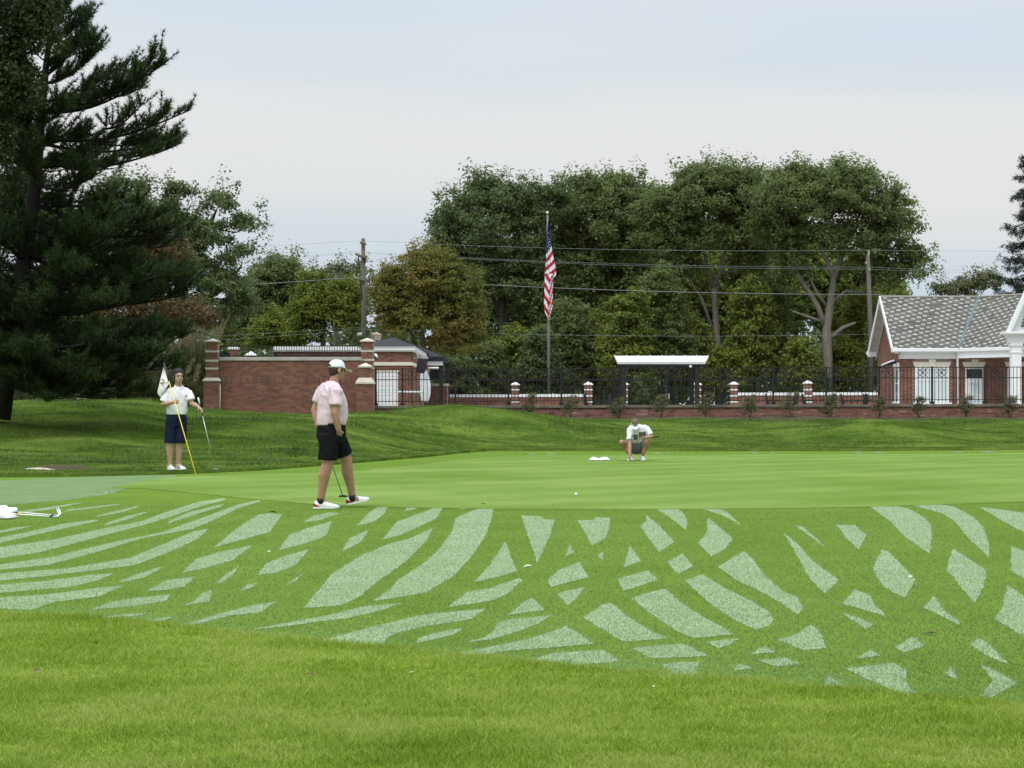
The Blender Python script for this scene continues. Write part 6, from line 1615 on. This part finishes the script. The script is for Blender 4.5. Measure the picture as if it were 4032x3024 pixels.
shoe(pk, at(-.255, 0.0, -.075), at(.058, .0, -.03), M['shoe'], 'red', 1.05)
shoe(pk, at(.128, .028, .27), at(.395, .085, .375), M['shoe'], 'red', 1.05)
# his putter
def club(name, label, grip_end, head, r=.0065, grip=.27, gripmat='dark', butt=None, headshape='mallet', shaft='steel', toe=(1, 0, 0), loc=None):
    grip_end, head = V(grip_end), V(head); t = empty(name, loc, label, 'golf club')
    d = (head - grip_end).normalized(); Ln = (head - grip_end).length
    MB().tube([grip_end, grip_end + d * grip], [.0135, .010], 10).build('grip', M[gripmat], t, True)
    MB().tube([grip_end + d * grip, head - d * .02], [r, r * .8], 8).build('shaft', M[shaft], t, True)
    if butt: MB().tube([grip_end - d * .01, grip_end + d * butt], .0145, 10).build('grip_end', M['white'], t, True)
    tx = unit(toe); ty = V((0, 0, 1)).cross(tx)
    mb = MB(); rg = []
    for f, w_, h in ((-.055, .012, .010), (-.045, .030, .024), (0, .042, .028), (.045, .030, .024), (.055, .012, .010)):
        rg.append([head + tx * f + ty * (w_ * math.cos(a)) + V((0, 0, h * .5 + h * .5 * math.sin(a))) for a in [2 * math.pi * k / 12 for k in range(12)]])
    mb.loft(rg); mb.build('club_head', M['pole_grey' if headshape == 'mallet' else 'dark'], t, True)
    return t
club('putter', 'dark putter hanging behind the legs of the man in pink', at(-.205, .985, .16), at(.070, .120, .40), toe=(1, .1, 0), butt=.045, loc=pk.location, headshape='d', shaft='pole_grey')

# --- man in white with the flagstick
Ym = 42.3
zg = .07
wm = empty('person', (X(684.5, Ym), Ym, float(mound_z(X(684.5, Ym), Ym)) + .004), 'dark-haired man in white polo and navy shorts standing with the flagstick', 'person', 'golfers on the green')
fw2 = unit((.35, -1, 0)); rg2 = V((fw2.y, -fw2.x, 0))          # rg2: his right hand side
hc = at(.092, 1.735, -.02)
shR, shL = at(-.095, 1.455, -.02), at(.250, 1.455, .06)
elR, wrR = at(-.185, 1.215, -.06), at(.045, 1.255, -.33)
elL, wrL = at(.325, 1.235, .03), at(.475, 1.175, -.14)
hR, hL = at(-.03, .95, 0), at(.13, .95, .03)
kR, kL = at(-.072, .515, -.02), at(.088, .515, .03)
aR, aL = at(-.075, .09, .03), at(.075, .095, .08)
body = MB()
Mh = head_shape(body, hc, (.42, -1, .0), s=1.10, neck_to=at(.082, 1.52, .03))
body.capsule([at(.08, 1.42, .03), at(.065, 1.2, .03), at(.055, 1.0, .03)], [.07, .10, .09])
for a_, b_, c_ in ((shR, elR, wrR), (shL, elL, wrL)):
    body.capsule([V(a_) - V((0, 0, .03)), V(a_).lerp(V(b_), .5), b_, V(b_).lerp(V(c_), .35), c_], [.042, .050, .046, .047, .031])
hand(body, wrR, (.75, -.55, .1), (.2, .6, -.1), (0, -.1, 1), 1.25, 1.05)
hand(body, wrL, (.70, -.35, -.62), (-.5, .1, -.8), (-.3, -1, 0), .55, 1.05)
for hp, kn, an in ((hR, kR, aR), (hL, kL, aL)):
    body.capsule([hp, V(hp).lerp(V(kn), .5), kn, V(kn).lerp(V(an), .3) - fw2 * .012, V(kn).lerp(V(an), .7), an], [.070, .078, .066, .070, .050, .042])
    body.capsule([an, V(an) + fw2 * .06 + V((0, 0, -.04))], [.04, .034])
meld('body', body, .008, M['skin2'], wm, 3, .4)
R2 = lambda c, a, b: oval(c, a, b, 24, rg2, fw2, 2.4)
s_ = MB()
s_.loft([R2(at(.045, 1.03, .03), .182, .130), R2(at(.048, 1.10, .03), .188, .135), R2(at(.062, 1.24, .03), .192, .130), R2(at(.075, 1.38, .03), .205, .122), R2(at(.080, 1.445, .03), .192, .108), R2(at(.085, 1.505, .03), .140, .082), R2(at(.087, 1.545, .02), .082, .068)])
s_.capsule([V(shR) + V((.03, 0, .0)), V(shR).lerp(V(elR), .45)], [.070, .074]); s_.tube([shR, V(shR).lerp(V(elR), .80)], [.068, .086], 18)
s_.capsule([V(shL) + V((-.03, 0, .0)), V(shL).lerp(V(elL), .45)], [.070, .074]); s_.tube([shL, V(shL).lerp(V(elL), .72)], [.068, .086], 18)
shirt = meld('shirt', s_, .010, M['shirt'], wm, 4, .8, .011)
cz = at(.088, 1.54, .015)
ring0 = oval(cz, .092, .088, 24, rg2, fw2); ring0 = [p + V((0, 0, -.055 * max(0, (p - cz).dot(fw2)) / .088)) for p in ring0]
ring1 = [p + V((0, 0, .045)) + (cz - p) * .22 for p in ring0]
cb = MB(); cb.add(ring0 + ring1, [(k, (k + 1) % 24, 24 + (k + 1) % 24, 24 + k) for k in range(24)]); cb.build('collar', M['shirt'], shirt, True)
decal(shirt, ell(.235, 1.375, .02, .012), M['print_grey'], 'chest_logo', parent=wm, n=10)
s_ = MB()
s_.loft([R2(at(.048, 1.055, .03), .172, .122), R2(at(.045, .97, .03), .188, .135), R2(at(.045, .88, .03), .188, .130), R2(at(.045, .80, .03), .17, .12)])
s_.tube([at(-.045, .88, .01), at(-.062, .68, 0), at(-.070, .50, -.01)], [.110, .107, .104], 20)
s_.tube([at(.135, .88, .04), at(.128, .68, .04), at(.118, .50, .03)], [.108, .105, .102], 20)
meld('shorts', s_, .010, M['shorts_navy'], wm, 3, .7, .008)
MB().loft([R2(at(.048, 1.040, .03), .181, .130), R2(at(.048, 1.072, .03), .178, .128)]).build('belt', M['dark'], wm, True)
hb = MB(); cm = frame_M(hc, (.42, -1, 0))
hb.ball(cm @ V((-.020, 0, .068)), (.107, .096, .086), cm); hb.ball(cm @ V((-.056, 0, -.005)), (.074, .088, .082), cm)
for sy in (-1, 1): hb.tube([cm @ V((.032, sy * .083, .055)), cm @ V((.014, sy * .088, -.03))], .013, 6)
hb.build('hair', M['hair_dark'], wm, True)
face_bits(wm, Mh, 1.12, 'hair_dark')
shoe(wm, at(-.115, 0, .09), at(.035, .0, -.185), M['shoe'], 'shoe_grey', 1.05)
shoe(wm, at(.030, .004, .12), at(.225, .0, -.05), M['shoe'], 'shoe_grey', 1.05)
for an in (aR, aL): MB().capsule([V(an) + V((0, 0, .01)), V(an) - V((0, 0, .03))], [.042, .044], 12).build('sock', M['shoe'], wm, True)
# flagstick on his shoulder
fs = empty('flagstick', wm.location, 'yellow flagstick with black top and white crested flag leaning on the man in white', 'flagstick')
top, botm = at(-.205, 1.985, .12), at(.600, -.063, -1.35)
dl = (botm - top)
pp = lambda f: top + dl * f
MB().tube([pp(.165), pp(1)], .0085, 8).build('pole', M['yellow'], fs, True)
MB().tube([pp(0), pp(.165)], .018, 8).build('pole_sleeve', M['black'], fs, True)
fl_pts = [(292, 158), (383, 352), (330, 470), (262, 560), (212, 503), (232, 360)]
NN = 12
mb = MB(); vv, ff = [], []
def flagpt(i, j):
    # i along the staff edge, j outward
    a = V((292 + (388 - 292) * i, 155 + (365 - 155) * i)).to_2d() if False else (292 + 96 * i, 155 + 210 * i)
    b = (286 + (262 - 286) * i, 165 + (395) * i)
    b = (286 - 74 * min(1, i * 1.25) + 50 * max(0, i - .8) / .2, 160 + 343 * min(1, i * 1.25) + 57 * max(0, i - .8) / .2)
    x = a[0] + (b[0] - a[0]) * j; z = a[1] + (b[1] - a[1]) * j
    s0 = pp(.0 + .165 * i)
    yb_ = s0.y + .02 + .05 * math.sin(j * 5 + i * 3) * j
    return V(((x - 430) / 705, yb_, (1505 - z) / 705))
for i in range(NN + 1):
    for j in range(NN + 1): vv.append(flagpt(i / NN, j / NN))
ff = [(i * (NN + 1) + j, (i + 1) * (NN + 1) + j, (i + 1) * (NN + 1) + j + 1, i * (NN + 1) + j + 1) for i in range(NN) for j in range(NN)]
fcl = mb.add(vv, ff).build('flag', M['flagcloth'], fs, True)
so = fcl.modifiers.new('s', 'SOLIDIFY'); so.thickness = .003
zx = lambda a: (a - 430) / 705
zz = lambda b: (1505 - b) / 705
def band(pts, w_):
    """printed stroke: a strip following points"""
    def fn(i, j):
        k = min(len(pts) - 2, int(i * (len(pts) - 1))); f = i * (len(pts) - 1) - k
        (x0, y0), (x1, y1) = pts[k], pts[k + 1]; nx, ny = -(y1 - y0), (x1 - x0); l = math.hypot(nx, ny) or 1
        return (zx(x0 + (x1 - x0) * f + nx / l * w_ * (j - .5)), zz(y0 + (y1 - y0) * f + ny / l * w_ * (j - .5)))
    return fn
for nm, fn in (('crest', band([(246, 345), (258, 326), (280, 322), (300, 335), (310, 355), (308, 372)], 16)), ('crest', band([(248, 360), (265, 372), (285, 376), (300, 388)], 22)), ('crest', ell(zx(288), zz(362), 14 / 705, 10 / 705)), ('crest', band([(268, 392), (288, 408), (304, 400), (318, 380), (340, 362), (356, 356)], 7)), ('crest', band([(292, 405), (312, 432), (330, 408)], 6)), ('crest', band([(356, 356), (352, 385), (338, 402)], 6))):
    decal(fcl, fn, M['emblem'], nm, parent=fcl, n=10, lift=.006)
club('mallet_club', 'long club with white grip end under the left hand of the man in white', at(.470, 1.335, -.13), at(.785, .004, -.10), butt=.115, grip=.33, loc=wm.location, toe=(.9, -.3, 0))

# --- crouching man reading the putt
Yc = EYE * F / (1815 - VH)
cm_ = empty('person', (X(2280 + 1250 / 5.53, Yc), Yc, .006), 'man in white visor and grey shorts crouching to set his ball down', 'person', 'golfers on the green')
hc = at(-.055, .830, -.36)
shR, shL = at(-.150, .735, -.14), at(.215, .740, -.10)
elR, wrR = at(-.170, .405, -.28), at(-.178, .085, -.44)
elL, wrL = at(.330, .555, -.16), at(.190, .530, -.40)
hR, hL = at(-.07, .30, .24), at(.10, .30, .24)
kR, kL = at(-.345, .420, -.14), at(.240, .425, -.16)
aR, aL = at(-.120, .10, .02), at(.130, .10, -.02)
body = MB()
hf = unit((.05, -.72, -.70)); hu = unit((-.02, -.70, .72))
Mh = head_shape(body, hc, hf, hu, 1.0, neck_to=at(.01, .76, -.16))
body.capsule([at(.02, .66, -.06), at(.02, .50, .08), at(.015, .32, .22)], [.07, .10, .11])
for a_, b_, c_ in ((shR, elR, wrR), (shL, elL, wrL)):
    body.capsule([V(a_) - V((0, 0, .02)), V(a_).lerp(V(b_), .5), b_, V(b_).lerp(V(c_), .35), c_], [.042, .050, .045, .046, .031])
hand(body, wrR, (.05, -.1, -1), (.9, -.3, 0), (0, -1, 0), .45, .9)
hand(body, wrL, (-.9, -.3, -.2), (0, .8, -.5), (0, -.4, .8), 1.1)
for hp, kn, an in ((hR, kR, aR), (hL, kL, aL)):
    body.capsule([hp, V(hp).lerp(V(kn), .5), kn], [.095, .085, .065])
    body.capsule([kn, V(kn).lerp(V(an), .35) + V((0, .05, -.02)), V(kn).lerp(V(an), .7), an], [.062, .064, .048, .038])
meld('body', body, .009, M['skin'], cm_, 3, .4)
s_ = MB()
axs = unit((0, -.55, .83)); nrmv = V((1, 0, 0)).cross(axs)
def R3(c, a, b): return oval(c, a, b, 22, V((1, 0, 0)), nrmv, 2.4)
s_.loft([R3(at(.015, .33, .20), .165, .125), R3(at(.02, .45, .12), .180, .135), R3(at(.025, .58, .02), .195, .135), R3(at(.03, .69, -.07), .205, .118), R3(at(.03, .765, -.115), .165, .085), R3(at(.02, .80, -.15), .085, .062)])
s_.capsule([V(shR) + V((.03, 0, 0)), V(shR).lerp(V(elR), .45)], [.078, .074]); s_.tube([shR, V(shR).lerp(V(elR), .78)], [.072, .074], 16)
s_.capsule([V(shL) + V((-.03, 0, 0)), V(shL).lerp(V(elL), .5)], [.080, .076]); s_.tube([shL, V(shL).lerp(V(elL), .80)], [.075, .078], 16)
shirt = meld('shirt', s_, .010, M['shirt'], cm_, 4, .7, .009)
decal(shirt, rect(-.135, .02, .48, .595), M['print_grey'], 'chest_print', parent=shirt, n=8)
decal(shirt, rect(.045, .195, .535, .66), M['print_grey'], 'chest_print', parent=shirt, n=8)
s_ = MB()
s_.loft([R3(at(.015, .36, .20), .175, .135), R3(at(.015, .27, .24), .175, .15), R3(at(.015, .20, .26), .14, .12)])
s_.tube([at(-.06, .30, .20), V(hR).lerp(V(kR), .55), V(hR).lerp(V(kR), .72)], [.125, .108, .100], 18)
s_.tube([at(.09, .30, .20), V(hL).lerp(V(kL), .55), V(hL).lerp(V(kL), .78)], [.125, .112, .104], 18)
s_.loft([R3(at(.01, .43, .02), .11, .08), R3(at(.01, .33, .06), .125, .09), R3(at(.01, .25, .12), .12, .09)])
meld('shorts', s_, .011, M['shorts_grey'], cm_, 3, .7)
hm = frame_M(hc, hf, hu)
hb = MB(); hb.ball(hm @ V((-.018, 0, .046)), (.098, .081, .080), hm); hb.ball(hm @ V((-.050, 0, -.005)), (.064, .075, .070), hm); hb.build('hair', M['hair_light'], cm_, True)
rr = []
for k in range(28):
    a = 2 * math.pi * k / 28; rr.append((math.cos(a), math.sin(a)))
mb = MB(); mb.add([hm @ V((-.012 + .106 * c, .086 * s, .020)) for c, s in rr] + [hm @ V((-.014 + .102 * c, .083 * s, .075)) for c, s in rr], [(k, (k + 1) % 28, 28 + (k + 1) % 28, 28 + k) for k in range(28)])
vis = mb.build('visor', M['cap'], cm_, True)
top = []
mb = MB()
for k in range(13):
    a = math.radians(-68 + 136 * k / 12)
    top += [hm @ V((-.012 + .105 * math.cos(a), .086 * math.sin(a), .026)), hm @ V((.065 + .115 * math.cos(a) ** .6, .082 * math.sin(a), .012 - .012 * math.cos(a)))]
mb.add(top, [(2 * k, 2 * k + 2, 2 * k + 3, 2 * k + 1) for k in range(12)])
br = mb.build('brim', M['cap'], vis, True); so = br.modifiers.new('s', 'SOLIDIFY'); so.thickness = .006
mb = MB(); q = []
for k in range(9):
    a = math.radians(-32 + 64 * k / 8); q += [hm @ V((-.012 + .1085 * math.cos(a), .088 * math.sin(a), .036)), hm @ V((-.013 + .107 * math.cos(a), .087 * math.sin(a), .058))]
mb.add(q, [(2 * k, 2 * k + 2, 2 * k + 3, 2 * k + 1) for k in range(8)]); mb.build('logo_band', M['print_grey'], vis)
face_bits(cm_, Mh, 1.0, 'hair_light')
for an, hx_, tx_ in ((aR, (-.130, .02, .10), (-.105, 0, -.19)), (aL, (.120, .02, .08), (.160, 0, -.20))):
    shoe(cm_, at(hx_[0], hx_[1], hx_[2]), at(tx_[0], tx_[1], tx_[2]), M['shoe'], 'shoe_grey', 1.05)
    MB().capsule([V(an) + V((0, 0, .01)), V(an) - V((0, 0, .03))], [.045, .046], 12).build('sock', M['shoe'], cm_, True)
club('putter', 'putter held across the knees of the crouching man, dark grip to the right', at(.545, .565, .02), at(.015, .455, -.50), butt=.0, grip=.30, loc=cm_.location, headshape='d', toe=(.4, 0, .9))
t = tag(MB().ball((X(2473, Yc - .42), Yc - .42, .03), .0213).build('golf_ball', M['ball'], None, True), 'golf ball under the fingers of the crouching man', 'golf ball', 'golf balls on the green')

# ------------------------------------------------------------------ small things on the grass
p = G(2268, 1952, .006)
tag(MB().ball((p.x, p.y, .006 + .0213), .0213, nu=20, nv=12).build('golf_ball', M['ball'], None, True), 'white golf ball alone on the open green', 'golf ball', 'golf balls on the green')
# towel on the green
def towel(name, label, u0, u1, v, ln, hmax, seed, parent=None, flatb=.35):
    rnd = random.Random(seed); Y = EYE * F / (v - VH); a, b = X(u0, Y), X(u1, Y); nx, ny = 26, 9; vv = []
    ph = [rnd.uniform(0, 6) for _ in range(4)]
    for i in range(nx):
        for j in range(ny):
            fx, fy = i / (nx - 1), j / (ny - 1)
            edge_ = min(1, 6 * min(fx, 1 - fx)) * min(1, 5 * min(fy, 1 - fy))
            h = hmax * edge_ * (flatb + .35 * abs(math.sin(fx * 7 + ph[0] + fy * 2)) + .5 * max(0, math.cos((fx - .85) * 9)) + .35 * max(0, math.cos((fx - .08) * 11)))
            vv.append((a + (b - a) * fx + .02 * math.sin(fy * 9 + ph[1]), Y - ln / 2 + ln * fy + .04 * math.sin(fx * 6 + ph[2]), .008 + h))
    f = [(i * ny + j, (i + 1) * ny + j, (i + 1) * ny + j + 1, i * ny + j + 1) for i in range(nx - 1) for j in range(ny - 1)]
    o = MB().add(vv, f).build(name, M['shirt'], parent, True)
    so = o.modifiers.new('s', 'SOLIDIFY'); so.thickness = .012; so.offset = 1
    return tag(o, label, 'towel')
towel('towel', 'crumpled white towel on the green left of the crouching man', 2323, 2400, 1813, .42, .05, 3)
# two irons and a towel at the left edge
Yi = EYE * F / (2040 - VH)
towel('towel', 'white towel bundle under the club grips at the left edge of the picture', -150, 58, 2042, .34, .09, 5, flatb=.6)
tag(MB().loft([oval(V((X(u, Yi), Yi + .22, .055)), .04, .055, 12, V((0, 1, 0)), V((0, 0, 1))) for u in (-90, -40, 20, 50)]).build('head_cover', M['shirt'], None, True), 'rounded white club cover lying behind the towel at the left edge', 'club cover')
for k, (dy, du, lb) in enumerate(((.17, 0, 'steel iron lying on the dewy grass, rear one of the pair at the left'), (-.17, 18, 'steel iron lying on the dewy grass, front one of the pair at the left'))):
    t = empty('golf_iron', (X(100, Yi), Yi + dy, .0), lb, 'golf club', 'two irons at the left edge')
    Lc = t.location
    def lp(u, y, z): return V((X(u, Yi), Yi + dy + y, z)) - Lc
    MB().tube([lp(-60, .03, .060), lp(55, .02, .056)], .012, 8).build('grip', M['dark'], t, True)
    MB().tube([lp(55, .02, .056), lp(192 + du, 0, .026)], .0075, 8).build('shaft', M['white'], t, True)
    MB().tube([lp(72, .015, .052), lp(83, .015, .050)], .0085, 8).build('shaft_label', M['yellow'], t, True)
    MB().tube([lp(190 + du, 0, .026), lp(198 + du, 0, .024)], .0105, 8).build('ferrule', M['dark'], t, True)
    MB().tube([lp(198 + du, 0, .024), lp(214 + du, 0, .022), lp(222 + du, .0, .028)], [.010, .010, .012], 8).build('hosel', M['steel'], t, True)
    mb = MB().tube([lp(214 + du, 0, .022), lp(222 + du, 0, .028), lp(225 + du, .01, .045), lp(220 + du, .02, .075), lp(213 + du, .03, .112)], [.014, .017, .018, .014, .008], 8, .6)
    mb.build('club_head', M['steel'], t)
# fallen leaves and scraps
def leaf(u, v, size, mat, label, rz):
    p = G(u, v); on = p.y < float(NEAR(p.x)); z = (max(0, float(near_z(p.x, p.y))) + .022) if on else .006
    if p.y > float(TOE(p.x)): z = .1
    mb = MB(); q = []
    for k in range(9):
        f = k / 8; w_ = .32 * math.sin(math.pi * min(1, f * .9 + .05)) ** .8 * (1 if k % 2 else .8); c = .10 * math.sin(math.pi * f) + .05 * f
        q += [(f - .5, -w_, c + .16 * w_), (f - .5, 0, c * .7), (f - .5, w_, c + .22 * w_)]
    f_ = []
    for k in range(8):
        for s in (0, 1): f_.append((3 * k + s, 3 * k + 3 + s, 3 * k + 4 + s, 3 * k + 1 + s))
    o = MB().add([(a * size, b * size, c * size) for a, b, c in q], f_).build('fallen_leaf', M[mat], None, True)
    o.location = (p.x, p.y, z); o.rotation_euler = (random.uniform(-.2, .2), random.uniform(-.2, .2), rz)
    tag(o, label, 'leaf', 'leaves fallen on the grass')
leaf(1073, 2021, .10, 'leaf_brown', 'brown leaf on the dew patch left of the pink man\'s shoes', .3)
leaf(3662, 2500, .07, 'leaf_brown', 'curled brown leaf on the apron at the lower right', -.2)
leaf(3590, 2276, .055, 'leaf_pale', 'pale leaf on the diamond dew patch at the right', .6)
leaf(2078, 2234, .065, 'leaf_pale', 'whitish scrap of leaf left of the small dew triangles, below the ball', .1)
leaf(1064, 2176, .055, 'leaf_pale', 'tiny pale scrap between the dew lozenges on the left', .9)
leaf(424, 1944, .085, 'leaf_pale', 'tiny pale leaf at the edge of the big dewy corner on the left', .5)
leaf(1902, 1986, .06, 'leaf_brown', 'small dark leaf at the front lip of the green', .2)
leaf(2415, 2590, .03, 'leaf_brown', 'tiny dark scrap on the dew wedge near the lower edge', 1.1)
leaf(370, 2583, .045, 'leaf_brown', 'dark leaf scrap in the near rough, upper left part', .7)
leaf(1222, 2712, .045, 'leaf_brown', 'dark crumb of leaf in the near rough, centre left', .2)
leaf(146, 2700, .045, 'leaf_brown', 'brown leaf scrap in the near rough at the far left', 1.4)
leaf(1627, 2689, .035, 'leaf_pale', 'white speck in the near rough below the long dew wedge', .4)
leaf(2568, 2738, .035, 'leaf_pale', 'pale speck in the near rough right of centre', 1.9)
leaf(470, 1812, .16, 'leaf_pale', 'pale leaf on the mound slope left of the man in white', .4)
leaf(2178, 1990, .03, 'leaf_brown', 'tiny dark speck where apron meets green below the ball', .4)
print('objects', len(SC.objects), 'tris', sum(len(o.data.polygons) * 2 for o in SC.objects if o.type == 'MESH'))
